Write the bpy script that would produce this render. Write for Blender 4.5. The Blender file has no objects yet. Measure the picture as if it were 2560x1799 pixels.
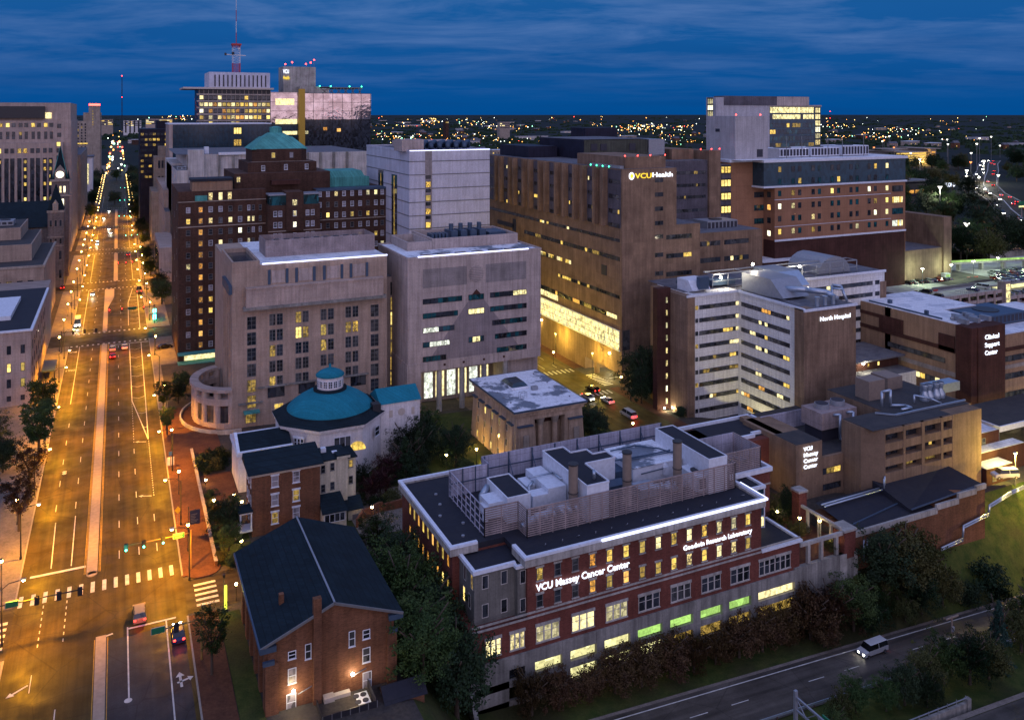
import bpy, math, random
from math import radians, sin, cos, pi, sqrt, atan2
from mathutils import Vector
random.seed(7)
sc = bpy.context.scene
C = sc.collection

# ---------------- camera ----------------
cd = bpy.data.cameras.new('camera'); cam = bpy.data.objects.new('camera', cd); C.objects.link(cam)
cam.location = (0, 0, 78); cam.rotation_euler = (radians(90), 0, -math.atan(986.6/2100))
cd.sensor_width = 36; cd.lens = 36*2100/2560; cd.shift_y = -615.5/2560
cd.clip_start = 1; cd.clip_end = 60000
sc.camera = cam
sc.view_settings.view_transform = 'Standard'; sc.view_settings.look = 'None'
sc.view_settings.exposure = 0; sc.view_settings.gamma = 1
sc.cycles.use_denoising = True
sc.cycles.max_bounces = 4; sc.cycles.diffuse_bounces = 2; sc.cycles.glossy_bounces = 2
sc.cycles.transparent_max_bounces = 6; sc.cycles.sample_clamp_indirect = 3
sc.cycles.caustics_reflective = False; sc.cycles.caustics_refractive = False

# ---------------- dusk sky ----------------
W = bpy.data.worlds.new('World'); sc.world = W; W.use_nodes = True
nt = W.node_tree; N = nt.nodes; Lk = nt.links
for n in list(N): N.remove(n)
def nd(t, **k):
    n = N.new(t)
    for a, b in k.items(): setattr(n, a, b)
    return n
def mth(op, a, b=None, clamp=False):
    n = nd('ShaderNodeMath', operation=op); n.use_clamp = clamp
    for i, v in enumerate((a, b)):
        if v is None: continue
        if isinstance(v, (int, float)): n.inputs[i].default_value = v
        else: Lk.new(v, n.inputs[i])
    return n.outputs[0]
def mixc(f, a, b):
    n = nd('ShaderNodeMix', data_type='RGBA')
    for i, v in ((0, f), (6, a), (7, b)):
        if isinstance(v, (int, float)): n.inputs[i].default_value = v
        elif isinstance(v, tuple): n.inputs[i].default_value = (*v, 1)
        else: Lk.new(v, n.inputs[i])
    return n.outputs[2]
tc = nd('ShaderNodeTexCoord'); sep = nd('ShaderNodeSeparateXYZ'); Lk.new(tc.outputs['Generated'], sep.inputs[0])
dx, dy, dz = sep.outputs
# afterglow lies low in the sky behind the viewer (towards -Y)
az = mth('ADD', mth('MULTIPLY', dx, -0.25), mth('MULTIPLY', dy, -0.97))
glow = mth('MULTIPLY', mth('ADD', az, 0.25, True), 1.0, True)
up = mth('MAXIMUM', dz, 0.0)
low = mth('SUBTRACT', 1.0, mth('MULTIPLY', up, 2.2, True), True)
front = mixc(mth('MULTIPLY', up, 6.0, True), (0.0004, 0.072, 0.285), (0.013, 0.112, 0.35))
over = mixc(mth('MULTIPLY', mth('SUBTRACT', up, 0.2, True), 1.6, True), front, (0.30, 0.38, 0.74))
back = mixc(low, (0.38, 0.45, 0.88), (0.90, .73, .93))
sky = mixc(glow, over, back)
# stretched cloud sheets
zz = mth('ADD', up, 0.085)
cmb = nd('ShaderNodeCombineXYZ')
Lk.new(mth('DIVIDE', mth('ADD', mth('MULTIPLY', dx, .9), mth('MULTIPLY', dy, -.42)), zz), cmb.inputs[0])
Lk.new(mth('DIVIDE', mth('ADD', mth('MULTIPLY', dx, .42), mth('MULTIPLY', dy, .9)), zz), cmb.inputs[1])
mp = nd('ShaderNodeMapping'); mp.inputs['Scale'].default_value = (0.55, 0.8, 1); mp.inputs['Rotation'].default_value = (0, 0, .35); Lk.new(cmb.outputs[0], mp.inputs[0])
ns = nd('ShaderNodeTexNoise'); ns.inputs['Scale'].default_value = 1.5; ns.inputs['Detail'].default_value = 9; ns.inputs['Roughness'].default_value = .62; ns.inputs['Distortion'].default_value = .35
Lk.new(mp.outputs[0], ns.inputs['Vector'])
ramp = nd('ShaderNodeValToRGB'); ramp.color_ramp.elements[0].position = .42; ramp.color_ramp.elements[1].position = .80
Lk.new(ns.outputs[0], ramp.inputs[0])
cf = mth('MULTIPLY', ramp.outputs[0], mth('MULTIPLY', mth('SUBTRACT', up, 0.012, True), 9.0, True))
cloud = mixc(mth('MULTIPLY', cf, .75), sky, mixc(glow, (0.17, 0.28, 0.56), (.8, .62, .75)))
ns2 = nd('ShaderNodeTexNoise'); ns2.inputs['Scale'].default_value = .9; ns2.inputs['Detail'].default_value = 3; Lk.new(mp.outputs[0], ns2.inputs['Vector'])
r2 = nd('ShaderNodeValToRGB'); r2.color_ramp.elements[0].position = .30; r2.color_ramp.elements[1].position = .55; Lk.new(ns2.outputs[0], r2.inputs[0])
dk = mth('MULTIPLY', mth('SUBTRACT', 1.0, r2.outputs[0]), mth('MULTIPLY', mth('SUBTRACT', 1.0, mth('MULTIPLY', up, 3.0, True)), .28))
cloud = mixc(dk, cloud, (0.004, 0.055, 0.22))
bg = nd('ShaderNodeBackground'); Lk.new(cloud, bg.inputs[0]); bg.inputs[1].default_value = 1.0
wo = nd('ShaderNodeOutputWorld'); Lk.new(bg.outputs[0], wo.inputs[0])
# weak, very soft afterglow from the sky behind and left of the viewer
sd = bpy.data.lights.new('afterglow', 'SUN'); sd.energy = .22; sd.angle = radians(50); sd.color = (1, .78, .80)
so = bpy.data.objects.new('afterglow', sd); C.objects.link(so); so.rotation_euler = (radians(68), 0, radians(-20)); so.location = (-50, -200, 200)

# ---------------- materials ----------------
MAT = {}
def newmat(name):
    m = bpy.data.materials.new(name); m.use_nodes = True; MAT[name] = m
    return m, m.node_tree, m.node_tree.nodes['Principled BSDF']
def T(t, typ, **k):
    n = t.nodes.new(typ)
    for a, b in k.items(): setattr(n, a, b)
    return n
def mixn(t, f, a, b, blend='MIX'):
    n = T(t, 'ShaderNodeMix', data_type='RGBA', blend_type=blend)
    for i, v in ((0, f), (6, a), (7, b)):
        if isinstance(v, (int, float)): n.inputs[i].default_value = v
        elif isinstance(v, tuple): n.inputs[i].default_value = (*v[:3], 1)
        else: t.links.new(v, n.inputs[i])
    return n.outputs[2]
def rampn(t, src, p0, c0, p1, c1):
    r = T(t, 'ShaderNodeValToRGB'); e = r.color_ramp.elements
    e[0].position = p0; e[0].color = (c0, c0, c0, 1); e[1].position = p1; e[1].color = (c1, c1, c1, 1)
    t.links.new(src, r.inputs[0]); return r.outputs[0]
def noise(t, vec, scale, detail=4, rough=.55):
    n = T(t, 'ShaderNodeTexNoise'); n.inputs['Scale'].default_value = scale; n.inputs['Detail'].default_value = detail; n.inputs['Roughness'].default_value = rough
    t.links.new(vec, n.inputs['Vector']); return n.outputs[0]
def wallvec(t):
    g = T(t, 'ShaderNodeNewGeometry'); s = T(t, 'ShaderNodeSeparateXYZ'); t.links.new(g.outputs['Position'], s.inputs[0])
    a = T(t, 'ShaderNodeMath', operation='ADD'); t.links.new(s.outputs[0], a.inputs[0]); t.links.new(s.outputs[1], a.inputs[1])
    c = T(t, 'ShaderNodeCombineXYZ'); t.links.new(a.outputs[0], c.inputs[0]); t.links.new(s.outputs[2], c.inputs[1])
    return g.outputs['Position'], c.outputs[0], s
def wall(name, col, rough=.85, boost=1.28, panel=None, joint=.6, jsize=.03, offset=0.0, var=.08, stain=.35, sscale=.25, spec=.3, metal=0, streak=.25):
    m, t, b = newmat(name); pos, uv, s = wallvec(t)
    col = tuple(min(.86, c*boost) for c in col); base = tuple(col)
    if panel:
        br = T(t, 'ShaderNodeTexBrick'); br.offset = offset; br.inputs['Scale'].default_value = 1
        br.inputs['Brick Width'].default_value = panel[0]; br.inputs['Row Height'].default_value = panel[1]
        br.inputs['Mortar Size'].default_value = jsize; br.inputs['Mortar Smooth'].default_value = .3
        br.inputs['Color1'].default_value = (*[c*(1+var) for c in col], 1); br.inputs['Color2'].default_value = (*[c*(1-var) for c in col], 1)
        br.inputs['Mortar'].default_value = (*[c*joint for c in col], 1)
        t.links.new(uv, br.inputs['Vector']); base = br.outputs['Color']
    st = rampn(t, noise(t, pos, sscale, 6), .3, 1-stain, .7, 1+stain*.25)
    c1 = mixn(t, 1.0, base, st, 'MULTIPLY')
    mpn = T(t, 'ShaderNodeMapping'); mpn.inputs['Scale'].default_value = (1.3, .07, 1); t.links.new(uv, mpn.inputs[0])
    sk = rampn(t, noise(t, mpn.outputs[0], 1.0, 4, .6), .35, 1-streak, .62, 1.0)
    c2 = mixn(t, 1.0, c1, sk, 'MULTIPLY')
    fine = rampn(t, noise(t, pos, 3.1, 3), .3, .86, .7, 1.1)
    t.links.new(mixn(t, 1.0, c2, fine, 'MULTIPLY'), b.inputs['Base Color'])
    b.inputs['Roughness'].default_value = rough; b.inputs['Metallic'].default_value = metal
    b.inputs['Specular IOR Level'].default_value = spec*.6
    return m
def flat(name, col, rough=.6, metal=0, var=.15, vs=1.5, spec=.5):
    m, t, b = newmat(name); pos, uv, s = wallvec(t)
    f = rampn(t, noise(t, pos, vs, 4), .3, 1-var, .7, 1+var*.5)
    t.links.new(mixn(t, 1.0, tuple(col), f, 'MULTIPLY'), b.inputs['Base Color'])
    b.inputs['Roughness'].default_value = rough; b.inputs['Metallic'].default_value = metal; b.inputs['Specular IOR Level'].default_value = spec
    return m
def emis(name, col, strength, base=(.02,.02,.02), pattern=0, sample=True, scale=1.1):
    m, t, b = newmat(name)
    b.inputs['Base Color'].default_value = (*base, 1); b.inputs['Roughness'].default_value = .3
    b.inputs['Emission Color'].default_value = (*col, 1); b.inputs['Emission Strength'].default_value = strength
    if pattern:
        pos, uv, s = wallvec(t)
        mpn = T(t, 'ShaderNodeMapping'); mpn.inputs['Scale'].default_value = (1.6, 1.0, 1); t.links.new(uv, mpn.inputs[0])
        v = T(t, 'ShaderNodeTexVoronoi', feature='F1', distance='CHEBYCHEV'); v.inputs['Scale'].default_value = scale; t.links.new(mpn.outputs[0], v.inputs['Vector'])
        sp = T(t, 'ShaderNodeSeparateColor'); t.links.new(v.outputs['Color'], sp.inputs[0])
        k = rampn(t, sp.outputs[0], 0, 1-pattern, .75, 1.15)
        n2 = rampn(t, noise(t, pos, 2.3, 3), .35, 1-pattern*.7, .6, 1.1)
        mu = mixn(t, 1.0, k, n2, 'MULTIPLY')
        t.links.new(mixn(t, 1.0, tuple(col), mu, 'MULTIPLY'), b.inputs['Emission Color'])
    if not sample: m.cycles.emission_sampling = 'NONE'
    return m
def glass(name, col, rough=.12, lo=.35, hi=2.2):
    m, t, b = newmat(name); pos, uv, s = wallvec(t)
    mpn = T(t, 'ShaderNodeMapping'); mpn.inputs['Scale'].default_value = (.8, .5, 1); t.links.new(uv, mpn.inputs[0])
    v = T(t, 'ShaderNodeTexVoronoi', distance='CHEBYCHEV'); v.inputs['Scale'].default_value = 1; t.links.new(mpn.outputs[0], v.inputs['Vector'])
    sp = T(t, 'ShaderNodeSeparateColor'); t.links.new(v.outputs['Color'], sp.inputs[0])
    k = rampn(t, sp.outputs[1], 0, lo, 1, hi)
    t.links.new(mixn(t, 1.0, tuple(col), k, 'MULTIPLY'), b.inputs['Base Color'])
    b.inputs['Roughness'].default_value = rough; b.inputs['Specular IOR Level'].default_value = .7
    return m

wall('tan_stone', (.38,.285,.225), panel=(2.4,1.2), joint=.82, var=.04, stain=.2)
wall('tan_stone_light', (.42,.33,.285), panel=(3.2,2.2), joint=.72, var=.04, stain=.2)
wall('pale_precast', (.43,.355,.325), panel=(3.3,1.9), joint=.78, var=.03, stain=.18, streak=.3)
wall('dark_precast', (.27,.24,.235), panel=(3.3,.5), joint=.8, var=.03)  # darker, greyer precast with narrow panel rows
wall('relief_stone', (.26,.22,.22), panel=(3.3,.95), joint=.85, var=.04, stain=.2)
wall('tan_hospital', (.235,.155,.105), panel=(3.6,3.6), joint=.85, var=.10, stain=.32, streak=.3)
wall('ribbed_purple', (.115,.105,.125), panel=(.6,8), joint=.7, jsize=.05, var=.05)
wall('dark_metal_wall', (.022,.022,.04), panel=(.8,8), joint=.6, var=.06, rough=.6)
wall('green_metal_wall', (.07,.075,.06), panel=(.7,8), joint=.6, jsize=.06, rough=.6)
wall('orange_brick', (.30,.155,.09), panel=(8,5), joint=.72, jsize=.05, var=.05, stain=.18, streak=.12)
wall('red_brick', (.135,.045,.034), panel=(.44,.15), joint=1.6, jsize=.012, offset=.5, var=.18, stain=.3, streak=.18)
wall('old_brick', (.15,.068,.038), panel=(.44,.15), joint=1.5, jsize=.012, offset=.5, var=.20, stain=.35, streak=.25)
wall('hotel_brick', (.070,.038,.028), panel=(.6,.2), joint=1.4, jsize=.015, offset=.5, var=.2, stain=.35)
wall('maroon_panel', (.070,.030,.024), panel=(1.6,1.2), joint=.8, var=.06)
wall('white_panel', (.68,.67,.66), panel=(3.2,.8), joint=.72, jsize=.03, var=.03, stain=.14, streak=.22)
wall('white_precast', (.50,.50,.57), panel=(2.6,9), joint=.85, var=.03, stain=.12, streak=.18)
wall('board_white', (.52,.50,.49), panel=(4,3.1), joint=.8, var=.03, stain=.22, streak=.3)
wall('grey_tower', (.40,.385,.40), panel=(1.2,2.6), joint=.88, var=.03, stain=.15)
wall('concrete', (.27,.26,.24), panel=(4.1,2.4), joint=.8, var=.05, stain=.4, streak=.4)
wall('concrete_light', (.40,.38,.35), panel=(4.1,2.4), joint=.85, var=.05, stain=.35, streak=.35)
wall('egypt_stucco', (.47,.34,.245), panel=(2.2,.9), joint=.9, offset=.5, var=.03, stain=.28, streak=.35)
wall('limestone', (.36,.30,.25), panel=(1.6,.6), joint=.8, offset=.5, var=.06, stain=.25)
wall('gothic_stone', (.20,.16,.145), panel=(1.0,.5), joint=.6, offset=.5, var=.14, stain=.3)
wall('grey_granite_panel', (.17,.165,.15), panel=(1.3,6), joint=.7, var=.05)
wall('cream_stucco', (.52,.47,.36), stain=.15, streak=.3)
wall('white_stucco', (.66,.62,.62), stain=.14, streak=.2)
wall('screen_metal', (.34,.27,.26), panel=(2.2,9), joint=.75, jsize=.05, var=.05, rough=.5)
wall('screen_pale', (.40,.39,.47), panel=(2.2,2.1), joint=.6, jsize=.05, var=.05, rough=.5)
wall('dalton_brick', (.225,.15,.10), panel=(3.2,3.0), joint=.85, var=.04, stain=.25)
wall('garden_brick', (.20,.08,.045), panel=(.5,.2), joint=.8, offset=.5, var=.2)
wall('tan_brick', (.27,.175,.115), panel=(5.5,3.6), joint=.84, var=.04, stain=.2)
def roofmat(name, col, patch, amt=.5, scale=.35):
    m, t, b = newmat(name); pos, uv, s = wallvec(t)
    f = rampn(t, noise(t, pos, scale, 7, .62), .5, 0, .56, amt)
    c = mixn(t, f, tuple(col), tuple(patch))
    br = T(t, 'ShaderNodeTexBrick'); br.inputs['Scale'].default_value = 1; br.inputs['Brick Width'].default_value = 6; br.inputs['Row Height'].default_value = 2.4; br.inputs['Mortar Size'].default_value = .05
    br.inputs['Color1'].default_value = (1,1,1,1); br.inputs['Color2'].default_value = (.9,.9,.9,1); br.inputs['Mortar'].default_value = (.6,.6,.6,1); t.links.new(pos, br.inputs['Vector'])
    t.links.new(mixn(t, 1.0, mixn(t, 1.0, c, br.outputs[0], 'MULTIPLY'), rampn(t, noise(t, pos, 2.0, 4), .3, .82, .7, 1.1), 'MULTIPLY'), b.inputs['Base Color'])
    b.inputs['Roughness'].default_value = .8
    return m
roofmat('black_roof', (.012,.014,.026), (.022,.022,.03), .5)
roofmat('white_roof', (.84,.86,.90), (.30,.36,.46), .4, .16)
roofmat('stained_white_roof', (.84,.87,.93), (.025,.06,.11), .8, .13)
roofmat('grey_roof', (.15,.15,.17), (.08,.08,.1), .6)
roofmat('tar_roof', (.05,.045,.045), (.03,.03,.035), .6)
wall('slate_roof', (.0085,.018,.025), panel=(.9,.35), joint=.7, offset=.5, var=.15, stain=.3, streak=.1)
wall('teal_roof', (.012,.165,.225), panel=(1.1,40), joint=.75, jsize=.05, var=.05, stain=.2, streak=.1)
wall('verdigris', (.09,.34,.31), panel=(.9,40), joint=.75, jsize=.05, var=.08, stain=.35, streak=.3)
flat('white_trim', (.74,.78,.86), .6); flat('cream_trim', (.55,.47,.40), .6); flat('dark_trim', (.03,.03,.035), .5)
flat('frame_grey', (.16,.16,.16), .5); flat('frame_white', (.55,.52,.48), .5); flat('frame_dark', (.022,.022,.028), .4)
flat('metal_grey', (.30,.32,.36), .45, .3); flat('duct_metal', (.42,.50,.60), .3, .6); flat('blue_steel', (.06,.10,.16), .5, .3)
flat('equip_white', (.72,.76,.84), .5); flat('chimney_tan', (.25,.19,.15), .6); flat('pole_dark', (.02,.02,.02), .5)
flat('pole_grey', (.22,.22,.22), .5, .3); flat('pole_yellow', (.30,.18,.05), .5); flat('red_paint', (.45,.03,.03), .5); flat('white_paint', (.7,.7,.7), .5)
flat('tyre', (.012,.012,.012), .8); flat('rim', (.35,.35,.36), .3, .8); flat('skin', (.45,.28,.20), .6); flat('cloth_dark', (.03,.03,.045), .9); flat('cloth_light', (.45,.42,.40), .9)
flat('wood_brown', (.10,.06,.035), .8); flat('bark', (.07,.05,.035), .9); flat('yellow_fin', (.55,.33,.03), .5); flat('louver_dark', (.03,.03,.045), .6)
flat('lime_bin', (.35,.60,.03), .5); flat('green_sign', (.01,.16,.07), .5); flat('blue_sign', (.02,.06,.3), .5); flat('banner_navy', (.02,.025,.06), .7); flat('yellow_sign', (.6,.4,.02), .5)
for n, c in (('car_white',(.6,.6,.6)),('car_black',(.012,.012,.015)),('car_grey',(.12,.125,.13)),('car_silver',(.34,.35,.36)),('car_blue',(.015,.03,.10)),('car_red',(.25,.015,.012)),('car_tan',(.35,.27,.16))):
    flat(n, c, .25, .2, .05)
glass('car_glass', (.015,.017,.02), .05)
glass('glass_dark', (.022,.026,.034)); glass('glass_teal', (.008,.055,.065), .1); glass('glass_blind', (.17,.16,.18), .4); glass('glass_grey', (.05,.052,.055))
glass('glass_blue', (.012,.035,.055), .15, .7, 1.4); glass('curtain_wall', (.016,.055,.085), .25, .75, 1.3)
LITS = dict(sample=False)
emis('lit_yellow', (1.0,.66,.13), 1.25, pattern=.55, **LITS); emis('lit_pale', (1.0,.84,.40), 1.5, pattern=.45, **LITS)
emis('lit_dim', (.75,.48,.10), .55, pattern=.8, **LITS); emis('lit_orange', (1.0,.46,.08), 1.1, pattern=.5, **LITS)
emis('lit_white', (.95,1.0,.85), 1.3, pattern=.6, **LITS); emis('lit_green', (.55,.95,.22), .85, pattern=.35, scale=.3, **LITS)
emis('lit_garage', (1.0,.93,.42), 1.35, pattern=.45, scale=.35, **LITS); emis('lit_bright', (1.0,.86,.40), 1.55, pattern=.75, scale=.9)
emis('led_strip', (.62,.66,1.0), 2.6); emis('sign_white', (.78,.84,1.0), 2.4); emis('sign_yellow', (1.0,.70,.04), 1.5)
emis('lamp_sodium', (1.0,.50,.12), 90, sample=False); emis('lamp_white', (1.0,.95,.75), 45, sample=False); emis('lamp_warm', (1.0,.72,.28), 45, sample=False)
emis('beacon_red', (1.0,.04,.03), 14, sample=False); emis('beacon_green', (.05,1.0,.45), 10, sample=False)
emis('signal_green', (.10,1.0,.62), 14, sample=False); emis('signal_red', (1.0,.03,.02), 14, sample=False); emis('signal_amber', (1.0,.5,.03), 2, sample=False)
emis('headlight', (1.0,.96,.80), 60, sample=False); emis('taillight', (1.0,.03,.02), 10, sample=False); emis('clock_face', (1.0,.88,.62), 3, sample=False)
emis('yellow_post', (.85,.9,.08), 1.6)

VAR = {}
for base_, col_, st_ in (('lit_yellow',(1.0,.66,.13),1.25),('lit_pale',(1.0,.84,.40),1.5),('lit_orange',(1.0,.46,.08),1.1)):
    VAR[base_] = [base_]
    for k_, (f_, p_, sc_) in enumerate(((.62,.85,1.6),(1.35,.35,.8),(.85,.92,2.3),(.45,.6,1.0))):
        emis(f'{base_}_{"abcd"[k_]}', (col_[0], col_[1]*(1,1.12,.92,1.05)[k_], col_[2]*(1,1.6,.8,1.2)[k_]), st_*f_, pattern=p_, sample=False, scale=sc_); VAR[base_].append(f'{base_}_{"abcd"[k_]}')
# ---------------- mesh helpers ----------------
SPLIT = set('tan_wall white_wall wall pilaster roof_vent brick_pier pier_cap eaves_gutter column capital pier post vertical_fin vent_louvre stone_panel blind_panel exhaust_fan awning roof_block roof_room chimney door medallion roof_hatch maroon_band window_strip brick_stair_wall base_wall wing_wall wing_roof roof lit_floor slot_window portico_wall wing_parapet dark_attic penthouse_wall canopy annexe_wall base turret_band stair_window roof_unit bay_windows core_wall mirror_glass grey_band silver_pipe mast steps wall_pier panel_joint stone_band string_course ribbed_panel side_slot lit_side_slot glazed_attic attic_roof cooling_tower rooftop_unit air_handler lobby_window roof_screen_wall ledge cornice copper_roof tower_wall bay_wall turret_wall grey_wing_wall grey_wing_roof rooftop_fans pinnacle spire_ridge lantern balcony_grid fence tank balcony'.split())
class MB:
    def __init__(s): s.v = []; s.f = []; s.m = []; s.sm = []
    def add(s, vs, fs, m=0, smooth=False):
        o = len(s.v); s.v += [tuple(v) for v in vs]
        for f in fs: s.f.append(tuple(i+o for i in f)); s.m.append(m); s.sm.append(smooth)
        return s
    def quad(s, a, b, c, d, m=0): return s.add([a,b,c,d], [(0,1,2,3)], m)
    def box(s, x0, x1, y0, y1, z0, z1, m=0):
        if x1 < x0: x0, x1 = x1, x0
        if y1 < y0: y0, y1 = y1, y0
        if z1 < z0: z0, z1 = z1, z0
        return s.add([(x0,y0,z0),(x1,y0,z0),(x1,y1,z0),(x0,y1,z0),(x0,y0,z1),(x1,y0,z1),(x1,y1,z1),(x0,y1,z1)],
                     [(0,3,2,1),(4,5,6,7),(0,1,5,4),(1,2,6,5),(2,3,7,6),(3,0,4,7)], m)
    def prism(s, pts, z0, z1, m=0, mtop=None, scale=1.0, c=None):
        n = len(pts); c = c or (sum(p[0] for p in pts)/n, sum(p[1] for p in pts)/n)
        top = [(c[0]+(x-c[0])*scale, c[1]+(y-c[1])*scale, z1) for x, y in pts]
        vs = [(x,y,z0) for x,y in pts] + top
        s.add(vs, [(i,(i+1)%n,n+(i+1)%n,n+i) for i in range(n)] + [tuple(range(n-1,-1,-1))], m)
        s.add(top, [tuple(range(n))], m if mtop is None else mtop)
        return s
    def cyl(s, x, y, z0, z1, r, n=12, m=0, r2=None, smooth=True, cap=True):
        r2 = r if r2 is None else r2
        vs = [(x+r*cos(2*pi*i/n), y+r*sin(2*pi*i/n), z0) for i in range(n)] + [(x+r2*cos(2*pi*i/n), y+r2*sin(2*pi*i/n), z1) for i in range(n)]
        s.add(vs, [(i,(i+1)%n,n+(i+1)%n,n+i) for i in range(n)], m, smooth)
        if cap: s.add(vs, [tuple(range(n-1,-1,-1)), tuple(range(n,2*n))], m)
        return s
    def tube(s, pts, r, n=6, m=0):
        for a, b in zip(pts[:-1], pts[1:]):
            a = Vector(a); b = Vector(b); d = (b-a)
            if d.length < 1e-5: continue
            q = d.to_track_quat('Z', 'Y'); e = d.normalized()*r*.25
            vs = []
            for p in (a-e, b+e):
                vs += [tuple(p + q @ Vector((r*cos(2*pi*i/n), r*sin(2*pi*i/n), 0))) for i in range(n)]
            s.add(vs, [(i,(i+1)%n,n+(i+1)%n,n+i) for i in range(n)] + [tuple(range(n-1,-1,-1)), tuple(range(n,2*n))], m, True)
        return s
    def bar(s, a, b, w, h=None, m=0):
        h = h or w; a = Vector(a); b = Vector(b); q = (b-a).to_track_quat('Z', 'Y')
        vs = []
        for p in (a, b): vs += [tuple(p + q @ Vector((sx*w/2, sy*h/2, 0))) for sx, sy in ((-1,-1),(1,-1),(1,1),(-1,1))]
        return s.add(vs, [(0,1,5,4),(1,2,6,5),(2,3,7,6),(3,0,4,7),(3,2,1,0),(4,5,6,7)], m)
    def sphere(s, x, y, z, r, n=8, m=0, sz=1.0):
        k = n//2; vs = []
        for j in range(1, k):
            for i in range(n): vs.append((x+r*sin(pi*j/k)*cos(2*pi*i/n), y+r*sin(pi*j/k)*sin(2*pi*i/n), z+r*sz*cos(pi*j/k)))
        vs += [(x,y,z+r*sz),(x,y,z-r*sz)]; t = len(vs)-2
        fs = [(j*n+i, (j+1)*n+i, (j+1)*n+(i+1)%n, j*n+(i+1)%n) for j in range(k-2) for i in range(n)]
        fs += [(t, i, (i+1)%n) for i in range(n)] + [(t+1, (k-2)*n+(i+1)%n, (k-2)*n+i) for i in range(n)]
        return s.add(vs, fs, m, True)
    def lathe(s, x, y, prof, n=24, m=0, smooth=True):
        vs = [(x+r*cos(2*pi*i/n), y+r*sin(2*pi*i/n), z) for r, z in prof for i in range(n)]
        return s.add(vs, [(j*n+i, j*n+(i+1)%n, (j+1)*n+(i+1)%n, (j+1)*n+i) for j in range(len(prof)-1) for i in range(n)], m, smooth)
    def parapet(s, x0, x1, y0, y1, z0, z1, t=.45, m=0):
        s.box(x0,x1,y0,y0+t,z0,z1,m); s.box(x0,x1,y1-t,y1,z0,z1,m); s.box(x0,x0+t,y0+t,y1-t,z0,z1,m); s.box(x1-t,x1,y0+t,y1-t,z0,z1,m); return s
    def mesh(s, name, mats, origin=(0,0,0)):
        me = bpy.data.meshes.new(name); ox, oy, oz = origin
        me.from_pydata([(x-ox,y-oy,z-oz) for x,y,z in s.v], [], s.f)
        for k in mats: me.materials.append(MAT[k])
        me.polygons.foreach_set('material_index', s.m); me.polygons.foreach_set('use_smooth', s.sm)
        me.update(); return me
    def pieces(s):
        par = list(range(len(s.v)))
        def find(i):
            while par[i] != i: par[i] = par[par[i]]; i = par[i]
            return i
        for f in s.f:
            for k in f[1:]: par[find(k)] = find(f[0])
        G = {}
        for i in range(len(s.v)): G.setdefault(find(i), []).append(i)
        gs = [[set(v), [min(s.v[i][a] for i in v)-.03 for a in range(3)], [max(s.v[i][a] for i in v)+.03 for a in range(3)]] for v in G.values()]
        ch = True
        while ch:
            ch = False; out = []
            for g_ in gs:
                for o in out:
                    if all(o[1][a] <= g_[2][a] and g_[1][a] <= o[2][a] for a in range(3)):
                        o[0] |= g_[0]; o[1] = [min(o[1][a], g_[1][a]) for a in range(3)]; o[2] = [max(o[2][a], g_[2][a]) for a in range(3)]; ch = True; break
                else: out.append(g_)
            gs = out
        if len(gs) < 2 or len(gs) > 60: return [s]
        res = []
        for g_ in gs:
            b = MB(); ix = sorted(g_[0]); mp_ = {i: k for k, i in enumerate(ix)}; b.v = [s.v[i] for i in ix]
            for f, m, q in zip(s.f, s.m, s.sm):
                if f[0] in mp_: b.f.append(tuple(mp_[i] for i in f)); b.m.append(m); b.sm.append(q)
            res.append(b)
        return res
    def build(s, name, mats, parent=None, label=None, kind=None):
        if isinstance(mats, str): mats = [mats]
        if parent and name in SPLIT:
            ps = s.pieces()
            if len(ps) > 1:
                for p_ in ps: o = p_.build(name+'\n', mats, parent, label, kind)
                return o
        name = name.strip()
        org = (0,0,0); p = parent
        while p is not None: org = tuple(org[i]+p.location[i] for i in range(3)); p = p.parent
        o = bpy.data.objects.new(name, s.mesh(name, mats, org)); C.objects.link(o)
        if parent: o.parent = parent
        if label: o['label'] = label
        if kind: o['kind'] = kind
        return o
USED = {}
def thing(name, label, cat, loc=(0,0,0), rz=0, group=None):
    o = bpy.data.objects.new(name, None); C.objects.link(o); o.location = loc; o.rotation_euler = (0,0,rz); o.empty_display_size = .5
    o['label'] = label; o['category'] = cat
    if group: o['group'] = group
    return o
def tag(o, label, cat, group=None, kind=None):
    o['label'] = label; o['category'] = cat
    if group: o['group'] = group
    if kind: o['kind'] = kind
    return o
def struct(name, mb, mats):
    o = mb.build(name, mats); o['kind'] = 'structure'; return o
KIDS = {}
def kids(o):
    return [c for c in o.children]
def dup(o, loc=None, rz=None, label=None, group=None, scale=None, parent=None):
    c = o.copy(); C.objects.link(c)
    if parent: c.parent = parent
    if loc is not None: c.location = loc
    if rz is not None: c.rotation_euler = (0,0,rz)
    if scale is not None: c.scale = scale if isinstance(scale, (tuple, list)) else (scale,)*3
    if label: c['label'] = label
    if group: c['group'] = group
    for ch in kids(o): dup(ch, parent=c)
    return c
def hide_proto(o):   # remove a prototype that was only a source for copies
    for ch in kids(o): hide_proto(ch)
    bpy.data.objects.remove(o)

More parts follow.
